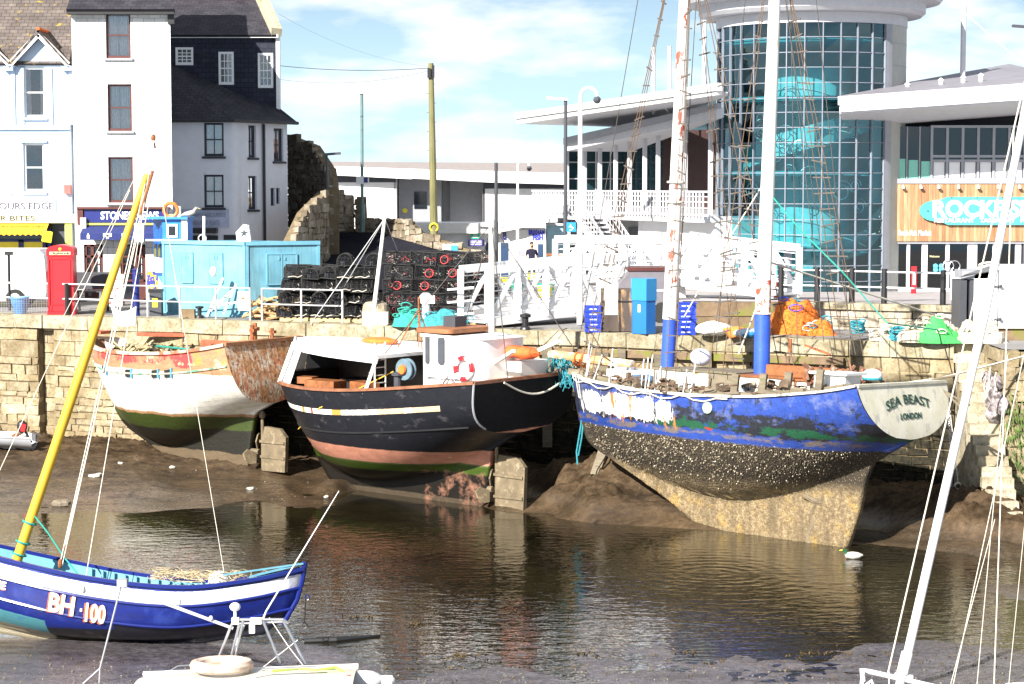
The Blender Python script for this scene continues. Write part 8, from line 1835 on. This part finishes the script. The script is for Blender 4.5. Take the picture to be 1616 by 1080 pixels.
mb = HD.rail(.12, .07, 0, 1, dz=.02); BB(mb, 'gunwale', M_DBL, D, ZD)
mb = MB(); 
for g0 in (.36, .78):
    k = 40; pts = []
    for i in range(k+1):
        t = i/k; S = interp(HD.sheer, t); Rb = interp(HD.rab, t); p = HD.pt(t, min(1, g0/(S-Rb)), 1); pts.append(p+V((0,.01,0)))
    mb2 = MB(); mb2.tube(pts, .032, 6); BB(mb2, 'rubbing_strake', M_DBL, D, ZD)
mb = MB(); mb.tube([(-.02,0,-3.05),(.02,0,-3.4),(.12,0,-3.8),(.4,0,-4.3)], [.06,.05,.05,.05], 8); mb.torus((-.08,0,-3.75), (0,1,0), .05, .01, 10, 4); BB(mb, 'stem_post', M_DBL, D, ZD)
M_LBL = mat('pale_blue_inside', (.11,.30,.40), .5, v=.12, vs=3)
BB(HD.inner(.45, .05, .03, .97), 'inner_planking', M_LBL, D, ZD); BB(HD.deck(.45, .05, .03, .97), 'bottom_boards', M_LBL, D, ZD)
mb = MB()
for i in range(18):
    t = .06+.028*i
    for sd in (-1,): p = HD.pt(t, 0, sd); mb.obox((p.x, p.y-sd*.12, p.z-.22), (1,0,0), (0,1,0), (0,0,1), (.02,.02,.2))
BB(mb, 'rib', M_LBL, D, ZD)
mb = MB(); mb.prism([V((.1,-.1,-3.13)), V((.1,.1,-3.13)), V((1.0,.42,-3.36)), V((1.0,-.42,-3.36))], V((0,0,.04))); mb.bar((.0,.05,-3.08), (1.5,.55,-3.30), .08, .03); BB(mb, 'foredeck', M_LBL, D, ZD)
mb = MB(); mb.lathe((1.75,-.2,-3.7), [(.22,0),(.24,.15),(.2,.35),(.05,.42)], 14); BB(mb, 'white_tub', M_WHITE, D, ZD)
mb = MB(); random.seed(77)
for k in range(70):
    x = random.uniform(.4, 3.0); y = random.uniform(-.6,.7)*min(1, x/1.5); c = V((x,y,-3.45+.1*random.random()))
    mb.tube([c+V((random.uniform(-.25,.25),random.uniform(-.15,.15),random.uniform(-.06,.14))) for _ in range(6)], .007, 3)
BB(mb, 'fishing_net', mat('dun_netting', (.45,.36,.22), .9, v=.5, vs=8), D, ZD, kind='stuff')
def wd_(px, py, yl): 
    o = TD.translation; ay = (TD.to_3x3() @ V((0,1,0))); d = ray(px, py); t = ((o-CAM).dot(ay)+yl)/d.dot(ay); p = TD.inverted() @ (CAM+d*t); return V((p.x, yl, p.z+ZD))
M_YM = mat('yellow_mast_paint', (.66,.38,.03), .4, v=.12, vs=2, st=(1,1,.4), patches=[((.55,.38,.06), 5, .62, .06)])
mf, mt_ = wd_(24,893,0), wd_(232,275,0)
mb = MB(); mb.tube([mf, mf*.5+mt_*.5, mt_], [.105,.098,.065], 16); my = BB(mb, 'mast', M_YM, D, ZD, smooth=True)
mb = MB(); q1, q2 = wd_(222,300,.08), wd_(241,270,.08); mb.tube([q1+V((0,0,-.5)), q2], .035, 8); BB(mb, 'topmast_heel', M_WOODR, my, ZD)
mb = MB()
for f in (.11, .03, .06): mb.torus(mf+(mt_-mf)*f, mt_-mf, .14, .022, 14, 5)
mb.tube([wd_(55,815,.1), wd_(75,840,.1), wd_(100,878,.1), wd_(130,915,.3)], .018, 5); BB(mb, 'mast_rope', M_ROPET, my, ZD)
mb = MB()
for a, b, r_ in (((229,290),(94,893),.011), ((233,290),(98,893),.011), ((236,292),(103,860),.009), ((238,300),(134,920),.010), ((243,222),(212,420),.010), ((241,222),(357,925),.007), ((243,222),(100,500),.006)): mb.tube([wd_(*a,.05), wd_(*b,.15)], r_, 4)
BB(mb, 'rigging_line', M_ROPEW, D, ZD)
mb = MB(); mb.tube([wd_(-120,1000,.3), wd_(205,300,.0)], .008, 4); BB(mb, 'forestay', M_ROPEW, D, ZD)
mb = MB(); c = wd_(95,890,.15); mb.ball(c, (.05,.05,.10), 8, 6); c = wd_(242,218,.0); mb.ball(c, (.05,.05,.08), 8, 6); c = wd_(243,225,0); mb.tube([c, c+V((-.03,0,-.12))], .02); BB(mb, 'block', M_WOODR, D, ZD)
mb = MB(); mb.tube([wd_(241,215,0), wd_(243,225,0), wd_(236,270,0)], .012, 4); BB(mb, 'halyard', M_BLACK, D, ZD)
mb = MB(); a = [wd_(*p,.05) for p in ((176,483),(190,492),(203,491),(216,484),(214,514),(190,516),(182,505))]; mb.prism(a, V((0,.05,0))); mb.prism([wd_(*p,.05) for p in ((213,353),(228,354),(227,383),(213,382))], V((0,.05,0))); BB(mb, 'white_cloth', M_WHITE, D, ZD)
mb = MB(); mb.tube([wd_(130,930,.9), wd_(133,915,.9)], .03); mb.torus(wd_(131,930,1.0), (1,.3,0), .07, .02, 12, 5); BB(mb, 'shroud_lashing', M_ROPEW, D, ZD)
def hull_at_px(H, T, px, side, g):
    best = None
    for i in range(400):
        p = H.pt(i/399, g, side); w3 = T @ V((p.x,p.y,p.z-ZD)); f = (w3-CAM).dot(FW); x = 808+FPX*(w3-CAM).x/f
        if best is None or abs(x-px) < best[0]: best = (abs(x-px), i/399)
    return best[1]
M_CREML = mat('cream_lettering', (.80,.70,.62), .5); M_ORL = mat('orange_letter_shadow', (.75,.13,.03), .5)
for txt, px, fit, gg_ in (('BH', 97, .52, .60), ('·', 128, .05, .62), ('100', 149, .40, .66), ('IE', 4, .16, .50)):
    t = hull_at_px(HD, TD, px, 1, .5); S = interp(HD.sheer, t); Rb = interp(HD.rab, t); g_ = gg_/(S-Rb)
    p = HD.pt(t, g_, 1); e1 = (HD.pt(t-.01, gg_/(interp(HD.sheer,t-.01)-interp(HD.rab,t-.01)), 1)-p).normalized(); e2 = (HD.pt(t, g_-.05, 1)-p).normalized(); nn = e1.cross(e2).normalized(); nn = nn if nn.y > 0 else -nn
    if txt == '·':
        mb = MB(); mb.obox(p+nn*.02, e1, e2, nn, (.022,.03,.008)); BB(mb, 'lettering_dot', M_CREML, D, ZD); continue
    for dx, m_, off in ((.035, M_ORL, .008), (0, M_CREML, .02)):
        text_on(txt, .36, p-e1*dx-e2*dx*.6+nn*off+V((0,0,-ZD)), e1, nn, m_, D, local=True, bold=.012, fit=fit, depth=.004, yscale=1.45 if txt != 'IE' else .6)
mb = MB(); mb.tube([(-.05,0,-3.7),(-.06,.05,-4.1),(-.04,.05,-4.25)], .012, 5); mb.torus((-.05,.05,-4.3), (0,1,0), .05, .012, 12, 4); BB(mb, 'hanging_shackle', M_BLACK, D, ZD)

# ---------------------------------------------------------------- E: small white boat at the bottom
YE = 35.6
E_ = thing('white_day_boat', 'small white boat top with steel frame and lifebuoy at the bottom edge of the photo', 'boat', (px2x(390,YE), YE, -4.95))
def pe(px, py, Y=YE): return at(px, py, Y)
mb = MB(); a, b = pe(213,1082,34.6), pe(560,1069,34.6); zt_b = b.z
mb.grid(lambda u, v: V((a.x+(b.x-a.x)*u, 33.9+1.5*v, a.z+(b.z-a.z)*u+.10*math.sin(math.pi*v)-.05*(abs(2*u-1)**8))), 24, 10)
lo = -4.95; nvv = len(mb.v)
mb.box((a.x+.1, 34.0, lo), (b.x-.05, 35.3, min(a.z,b.z)-.02)); BB_ = mb.build('deck_moulding', mat('aged_gelcoat', (.52,.50,.43), .45, v=.06, patches=[((.45,.38,.26), 3, .62, .1)]), E_)
mb = MB(); mb.tube([V((a.x, 33.92, a.z)), V((b.x, 33.92, b.z))], .05, 8); mb.tube([V((a.x, 35.4, a.z)), V((b.x, 35.4, b.z))], .05, 8); mb.build('edge_rails', M_WHITED, E_)
mb = MB(); c = pe(350,1057,34.9); mb.torus(c+V((0,0,.08)), (0,.08,1), .46, .10, 26, 8); lbq = mb.build('lifebuoy', mat('faded_pink_white_ring', (.60,.50,.42), .6, v=.15, patches=[((.55,.30,.20), 3, .52, .1)]), E_, smooth=True)
mb = MB()
for (x0, y0, x1, y1) in ((343,1044,366,985),(370,1044,384,978),(363,1044,378,985),(442,1046,415,980),(482,1048,447,980)): mb.tube([pe(x0,y0), pe(x1,y1)], .026, 8)
mb.tube([pe(366,982), pe(372,978), pe(447,978), pe(455,984)], .026, 8); mb.tube([pe(366,985,36.2), pe(447,982,36.2)], .024, 8); mb.tube([pe(386,985,36.4), pe(362,1044,36.2)], .024, 8); mb.tube([pe(265,1062), pe(280,1052), pe(330,1048)], .02, 6); mb.tube([pe(400,1068,34.4), pe(415,1056,34.4), pe(500,1052,34.4)], .02, 6); mb.build('steel_frame', M_STAIN, E_)
mb = MB(); mb.tube([pe(412,985), pe(420,965), pe(535,775)], [.022,.016,.007], 6); mb.tube([pe(425,975), pe(455,1020), pe(482,1055)], .008, 4); mb.tube([pe(470,1010), pe(400,1065)], .007, 4); mb.build('whip_aerial', M_WHITE, E_)
mb = MB(); c = pe(371,958); mb.ball(c, (.10,.10,.08), 12, 7); mb.tube([c, pe(371,975)], .03); mb.box(pe(366,985)-V((.0,.05,0)), pe(377,975)+V((0,.05,0))); mb.build('aerial_dome', M_WHITE, E_, smooth=True)
mb = MB(); c = pe(404,980); mb.rbox(c, (.10,.06,.05)); mb.rbox(pe(398,992), (.05,.05,.08)); mb.build('navigation_lamp', M_WHITED, E_)
mb = MB(); mb.tube([pe(200,930,36.2), pe(368,992,36)], [.035,.028], 8); mb.ball(pe(282,950,36.1), (.05,.05,.07), 8, 6); mb.ball(pe(333,976,36), (.04,.04,.05)); mb.build('boom', M_LGREY, E_)
mb = MB(); mb.tube([pe(191,925,36.3), pe(158,1055,36.3), pe(125,1085,36.3)], .02, 6); mb.tube([pe(158,1055,36.3), pe(156,1090,36.3)], .018, 6); mb.rbox(pe(193,920,36.3), (.09,.06,.07)); mb.build('lamp_stick', M_GREY, E_)
mb = MB(); mb.ball(pe(575,1074,35), (.35,.2,.18), 12, 7); mb.build('grey_motor', M_LGREY, E_, smooth=True); mb = MB(); mb.lathe(pe(610,1074,35)-V((.18,0,0)), [(.05,0),(.09,.04),(.09,.28),(.04,.32)], 12, axis='X'); mb.build('fender', M_WHITE, E_)
mb = MB(); random.seed(6)
mb.tube([pe(430,1060,34.8), pe(470,1054,35.0), pe(500,1058,34.8), pe(530,1053,34.9), pe(545,1062,34.7), pe(500,1064,34.6)], .03, 6); mb.build('green_hose', mat('lime_hose', (.35,.45,.08), .6), E_)
mb = MB(); mb.rbox(pe(548,1072,34.5), (.06,.02,.07)); mb.build('red_reflector', M_RED, E_)

# ---------------------------------------------------------------- F: white yacht at the right edge
YF = 36.0
Fy = thing('white_yacht', 'leaning white yacht mast, stays and bow rail in the lower right corner', 'yacht', (px2x(1440,YF), YF, -4.95))
def pf(px, py, Y=YF): return at(px, py, Y)
mb = MB(); mb.tube([pf(1421,1075), pf(1433,1030), pf(1556,490), pf(1640,60)], [.085,.082,.075,.065], 12); mb.build('mast', M_WHITE, Fy, smooth=True)
mb = MB(); mb.tube([pf(1424,1062), pf(1432,1030)], .105, 12); mb.tube([pf(1412,1066), pf(1440,1070)], .05, 8); mb.build('mast_collar', M_WHITED, Fy)
mb = MB(); P_ = [pf(1362,1075), pf(1360,1057), pf(1372,1060), pf(1480,1085), pf(1520,1100)]; mb.tube(P_, .045, 8); mb.tube([pf(1362,1060), pf(1358,1100)], .035, 8); mb.tube([pf(1366,1082), pf(1375,1074), pf(1382,1090)], .03, 6); mb.build('bow_rail', M_WHITE, Fy)
mb = MB()
for a, b, r_ in (((1400,1068),(1640,30),.014), ((1403,1060),(1403,1080),.012), ((1500,1100),(1616,560),.008), ((1540,1100),(1590,560),.007), ((1568,1100),(1600,200),.012), ((1495,1100),(1570,820),.007), ((1590,1100),(1630,700),.006)): mb.tube([pf(*a), pf(*b)], r_, 5)
mb.build('stay', M_ROPEW, Fy)
mb = MB(); hb = pf(1440,1080); mb.prism([V((hb.x-1.4,34.6,-4.72)), V((hb.x+3.5,34.0,-4.72)), V((hb.x+3.5,36.9,-4.72)), V((hb.x-1.2,36.2,-4.72)), V((hb.x-1.9,35.4,-4.72))], V((0,0,-.3))); mb.tube([pf(1421,1075), V((hb.x-.25,YF,-4.75))], .08, 10)
for p in (pf(1358,1100), pf(1520,1100)): mb.tube([p, V((p.x,p.y,-4.75))], .035, 6)
mb.build('deck', M_WHITE, Fy)

# ---------------------------------------------------------------- G: grey dinghy by the wall
Dg = thing('grey_dinghy', 'small grey dinghy with black and red outboard motor under the quay wall', 'dinghy', (px2x(10,65.6), 65.6, -4.3))
HG = Hull(3.4, [(0,.5),(.3,.65),(.8,.3),(1,.05)], [(0,-3.75),(1,-3.62)], [(0,-4.15),(1,-4.05)], [(0,-4.2),(1,-4.1)], [(0,2.4),(1,1.5)], [(0,2),(1,1.2)], [(-5,0),(-3,0)], n=16, ng=8, nk=1)
for nm, mb_, m_ in (('hull', HG.shell(), mat('dinghy_grey', (.36,.37,.40), .4, v=.08)), ('inner', HG.inner(.25,.04,0,1), M_WHITED), ('floor', HG.deck(.25,.04,0,1), M_WHITED), ('rail', HG.rail(.06,.04), M_LGREY)):
    ox = px2x(49,65.4); mb_.uv = None
    for i, p in enumerate(mb_.v): mb_.v[i] = V((ox-p.x*.98, 65.4+p.y+p.x*.12, p.z+.02))
    mb_.build(nm, m_, Dg, smooth=(nm == 'hull'))
mb = MB(); c = V((px2x(30,65.4), 65.4, -3.42)); mb.ball(c, (.17,.14,.22), 10, 7); mb.tube([c+V((.1,0,-.15)), c+V((.3,0,-.55))], .05, 6); ot = mb.build('outboard_motor', M_BLACK, Dg, smooth=True); mb = MB(); mb.rbox(c+V((.07,-.13,-.02)), (.07,.02,.12), 0, 0, .2); mb.build('red_decal', M_RED, ot)
mb = MB(); mb.rbox((px2x(22,65.4), 65.4, -3.68), (.1,.4,.03)); mb.build('thwart', M_WOODR, Dg)

# ---------------------------------------------------------------- mud flat details
dk_ = thing('duck', 'mallard duck swimming right of the ketch keel', 'bird', onz(1345, 882, WZ)); p = onz(1345, 882, WZ); mb = MB()
mb.tube([p+V((.26,0,.09)), p+V((.15,0,.08)), p+V((0,0,.08)), p+V((-.13,0,.09)), p+V((-.18,0,.14))], [.02,.08,.10,.08,.03], 10); mb.build('body', mat('duck_plumage', (.45,.42,.38), .7, v=.3), dk_, smooth=True); mb = MB(); mb.tube([p+V((-.15,0,.12)), p+V((-.18,0,.2)), p+V((-.22,0,.22))], [.05,.04,.045], 8); h_ = mb.build('head', mat('duck_green', (.01,.10,.04), .4), dk_, smooth=True); mb = MB(); mb.tube([p+V((-.25,0,.215)), p+V((-.32,0,.205))], [.02,.008], 6); mb.build('beak', M_YELLOW, h_)
random.seed(50)
for px, py, s_, lab in ((150,682,.42,'large pale stone slab leaning at the foot of the quay wall'), (160,693,.22,'flat pale slab on the mud below the leaning stone'), (150,740,.22,'small pale boulder alone on the mud left of the white boat'), (138,690,.14,'small white block left of the flat slab'), (190,728,.10,'tiny white stone beside the white boat bow'), (272,729,.12,'small white fragment under the white boat'), (395,752,.13,'pale block beside the white boat rudder'), (95,769,.30,'low weedy mound of stones on the left mud'), (515,757,.08,'white fragment beside the black boat stem')):
    p = onz(px, py, -4.2); p.z = mudz(p.x, p.y); mb = MB(); mb.ball((p.x,p.y,p.z+s_*.25), (s_,s_*.6,s_*.42 if s_ < .4 else s_*.9), 8, 5); mb.jitter(s_*.35, 2.2/s_*.3); mb.solo('loose_stone', M_RUBBLE if s_ in (.30,) else bpy.data.materials['pale_concrete'], lab, 'stone', 'loose stones on the mud')
M_WEED = mat('brown_weed', (.10,.065,.02), .6, v=.6, vs=6)
mb = MB(); random.seed(61)
def tuft(x, y, z, s_, n):
    for k in range(n):
        a = random.uniform(0,6.28); l = random.uniform(.4,1)*s_; d = V((math.cos(a),math.sin(a),random.uniform(.1,.7)))*l; t = V((-math.sin(a),math.cos(a),0))*s_*.16; o = V((x+random.gauss(0,s_*.5),y+random.gauss(0,s_*.5),z-.01))
        mb.add([o-t, o+t, o+d*.6+t*.8, o+d], [(0,1,2,3)])
for k in range(620):
    r = random.random()
    if r < .42: px, py = random.uniform(1240,1640), 1033+random.gauss(0,5)+ (random.random()**3)*18
    elif r < .62: px, py = random.uniform(-10,470), random.gauss(1052,6)
    elif r < .85: px, py = random.uniform(600,1300), 1046+random.gauss(0,4)+12*math.sin(random.uniform(600,1300)*.01)
    else: px, py = random.uniform(480,1600), random.uniform(1045,1085)
    p = onz(px, py, -4.74); z = max(mudz(p.x, p.y), WZ+.005); tuft(p.x, p.y, z, random.choice((.03,.04,.05,.09)), 7)
for px, py in ((575,974),(560,973),(655,984),(735,1035),(730,1037),(1075,1030),(930,1030)):
    p = onz(px, py, WZ); 
    for j in range(5): tuft(p.x+random.gauss(0,.12), p.y+random.gauss(0,.15), WZ, .12, 8)
wd = mb.solo('seaweed', M_WEED, None, None, kind='stuff')
mb = MB()
for k in range(900):
    px, py = random.uniform(-20,1640), random.choice((random.uniform(700,790), random.uniform(1040,1085)))
    p = onz(px, py, -4.6); z = mudz(p.x, p.y)
    if z < WZ-.01 or p.y > quayY(p.x)-.3: continue
    p2 = V((p.x,p.y,z)); s_ = random.uniform(.006,.02); mb.rbox(p2+V((0,0,s_*.4)), (s_,s_*.8,s_*.6), random.uniform(0,3), random.uniform(-.5,.5), random.uniform(-.5,.5))
mb.solo('gravel', mat('shell_grit', (.16,.14,.11), .8, v=.6, vs=9), None, None, kind='stuff')
mb = MB(); p = at(520,1009,38.6); mb.tube([onz(480,1012,WZ+.02), onz(530,1010,WZ+.03), onz(600,1003,WZ+.02)], [.05,.07,.02], 8); mb.solo('floating_pole', M_BLACK, 'dark floating pole on the water right of the blue open boat', 'pole')
fp = thing('fender_pile', 'rotten timber fender piles sunk in mud between the black boat and the ketch', 'piles', (2.6, 57.6, -4.2))
for a, b, w_ in ((at(958,700,58.2), at(925,800,57.0), .3), (at(985,715,58.4), at(975,770,57.8), .26)):
    mb = MB(); mb.bar(a, b, w_, w_*.8); mb.jitter(.05, 3); mb.build('post', M_WOOD, fp)
for k, (px, w_) in enumerate(((868,.3),(955,.34),(985,.22),(1045,.28),(1120,.26))):
    u = (px-808)/FPX; Y = 61.7/(1+.43*u); x = u*Y; mb = MB(); c = V((x,Y,0))+QO*.22; mb.box((c.x-w_/2,c.y-.15,-3.5), (c.x+w_/2,c.y+.15,-.45-.12*(k%2))); mb.jitter(.03, 2); mb.solo('fender_post', M_WOOD, 'weathered vertical fender post on the quay wall, %s from the left' % ORD[k], 'post', 'fender posts on the quay wall')
mb = MB(); u = (980-808)/FPX
for z_ in (-.62, -1.2): 
    a = V((px2x(850,61.0),0,0)); a.y = quayY(a.x); b = V((px2x(1340,57),0,0)); b.y = quayY(b.x); mb = MB(); mb.bar(a+QO*.12+V((0,0,z_)), b+QO*.12+V((0,0,z_)), .16, .2); mb.jitter(.04, 1.5); mb.solo('fender_beam', M_TIMBER, '%s horizontal timber fender beam along the quay behind the ketch' % ('upper' if z_ > -1 else 'lower'), 'beam', 'fender beams')
# chains, rings and ropes on the wall
mb = MB(); a = at(1500,655,54.2); b = at(1512,762,54.0); mb.tube([a, b], .012, 4); mb.torus(b+V((0,0,-.1)), (0,1,0), .09, .03, 14, 6); mb.solo('hanging_ring', M_ROPEW, 'small fender ring hanging on a rope behind the leaning white mast', 'ring')
mb = MB()
for k in range(34): mb.torus(at(1498,650,53.9)+V((.004*k,0,-.085*k)), (k%2, 1-(k%2)*.6, .2), .035, .011, 8, 4)
mb.solo('wall_chain', M_GALV, 'grey chain hanging beside the stone steps', 'chain')
random.seed(8)
for k in range(16):
    mb = MB(); px = 300+k*66+random.uniform(-22,22); u = (px-808)/FPX; Y = 61.7/(1+.43*u); c = V((u*Y,Y,0)); l = random.uniform(.4,1.3)
    if k % 2: mb.tube([c-QO*.3+V((0,0,.06)), c+QO*.03+V((0,0,.04)), c+QO*.06+QD*random.uniform(-.3,.3)+V((0,0,-l*.6)), c+QO*.5+QD*random.uniform(-.6,.6)+V((0,0,-l))], .02, 5)
    else: mb.tube([c-QO*.3+V((0,0,.06)), c+QO*.04+V((0,0,.03)), c+QO*.05+V((0,0,-l))], .016, 5)
    mb.solo('mooring_rope', M_ROPER, 'brown mooring line hanging over the quay edge, %s from the left' % ORD[k], 'rope', 'mooring lines over the quay edge')

q = thing('draped_net', 'grey fishing net bundled over the wall beside the top of the stone steps', 'net', (13.2, 54.6, -1.9)); random.seed(71); mb = MB()
for k in range(16): mb.ball((13.1+random.uniform(-.12,.15), 54.9+random.uniform(-1.0,1.2), -1.0+random.uniform(-.75,.2)), (.16,.28,random.uniform(.15,.35)), 12, 8)
mb.jitter(.14, 3.5); mb.jitter(.05, 11); mb.build('netting', mat('grey_mauve_net', (.36,.32,.33), .9, v=.5, vs=9, bump=1, bs=45, bd=.03, patches=[((.10,.08,.08), 5, .5, .1)]), q, smooth=True); mb = MB()
for k in range(26):
    c = V((12.98+random.uniform(-.05,.05), 54.9+random.uniform(-1.1,1.2), -.8+random.uniform(-.6,.3))); mb.tube([c, c+V((-.04,random.uniform(-.15,.15),-.2)), c+V((-.02,random.uniform(-.2,.2),-.5))], .014, 4)
mb.build('loose_twine', M_ROPEW, q, kind='stuff')
# ---------------------------------------------------------------- every separate piece of a repeated part becomes a part of its own
NAMES = ('roof_post','edge_rails','ratline_step','shadow_gap','loose_boards','bulwark_post','doorway','awning_motif','shelter_post','fish_box','mooring_post','stanchion','shroud','stay','mast_stay','roof_vent','spotlight','bolt','steel_frame','bow_rail','column','white_panel','window','moulding','bait_line','grey_panel','drainpipe','porch','green_blind','white_blind','door_handle','door_sticker','wire_sculpture_','derrick','ladder_','spar_band','mast_lashing','rigging_line','white_cloth','block','cradle','bench','bearer','slat_','gangway_trestle','deck_gear','leg','camera_','red_band','tables','roof_fitting','eave','upper_frame','step_iron','junction_box','post','side_rope','pale_mooring_rope','dangling_rope','crate','notice','door_seam','trim','side_trim','navigation_lamp','coaming','propeller','engine_casing','shop_frame','chimney','whip_aerial','lamp_stick','wall_aerial','eyes','roof_fascia','bargeboard','hatch','floor_slab_','side_panel','hoops','boom','terrace_','louvre','gangway_handrail_','tail','guard_rail','rail_','mast_rope','plate_','wheelchair_mark','lamp_head_','slot_')
def islands(me):
    par = list(range(len(me.vertices)))
    def f(a):
        while par[a] != a: par[a] = par[par[a]]; a = par[a]
        return a
    for p in me.polygons:
        v = p.vertices
        for q in v[1:]:
            a, b = f(v[0]), f(q)
            if a != b: par[b] = a
    d = {}
    for p in me.polygons: d.setdefault(f(p.vertices[0]), []).append(p)
    return list(d.values())
done = {}
for o in list(bpy.data.objects):
    if o.type != 'MESH' or o.parent is None or o.get('kind') or o.data.users > 1: continue
    if o.name.split('.')[0] not in NAMES or o.children: continue
    me = o.data; isl = islands(me)
    if not 1 < len(isl) <= 60: continue
    bb = []
    for g_ in isl:
        vs = {i for p in g_ for i in p.vertices}; co = [me.vertices[i].co for i in vs]
        bb.append([V((min(c[k] for c in co) for k in range(3))), V((max(c[k] for c in co) for k in range(3))), [g_]])
    ch = True
    while ch:                                   # pieces that touch stay one piece
        ch = False
        for i in range(len(bb)):
            for j in range(i+1, len(bb)):
                if all(bb[i][0][k] <= bb[j][1][k]+.012 and bb[j][0][k] <= bb[i][1][k]+.012 for k in range(3)):
                    bb[i][0] = V((min(bb[i][0][k], bb[j][0][k]) for k in range(3))); bb[i][1] = V((max(bb[i][1][k], bb[j][1][k]) for k in range(3))); bb[i][2] += bb[j][2]; del bb[j]; ch = True; break
            if ch: break
    if len(bb) < 2: continue
    uvl = me.uv_layers.active
    for n_i, b_ in enumerate(bb):
        ps_ = [p for g_ in b_[2] for p in g_]; mp_ = {}; vv = []; ff = []; mi = []
        for p in ps_:
            for i in p.vertices:
                if i not in mp_: mp_[i] = len(vv); vv.append(me.vertices[i].co.copy())
            ff.append([mp_[i] for i in p.vertices]); mi.append(p.material_index)
        m2 = bpy.data.meshes.new(me.name); m2.from_pydata(vv, [], ff)
        for m_ in me.materials: m2.materials.append(m_)
        m2.polygons.foreach_set('material_index', mi); m2.polygons.foreach_set('use_smooth', [ps_[0].use_smooth]*len(ff)); m2.update()
        if n_i == 0: first_mesh = m2
        else:
            c = o.copy(); c.data = m2; sc.collection.objects.link(c)
    o.data = first_mesh
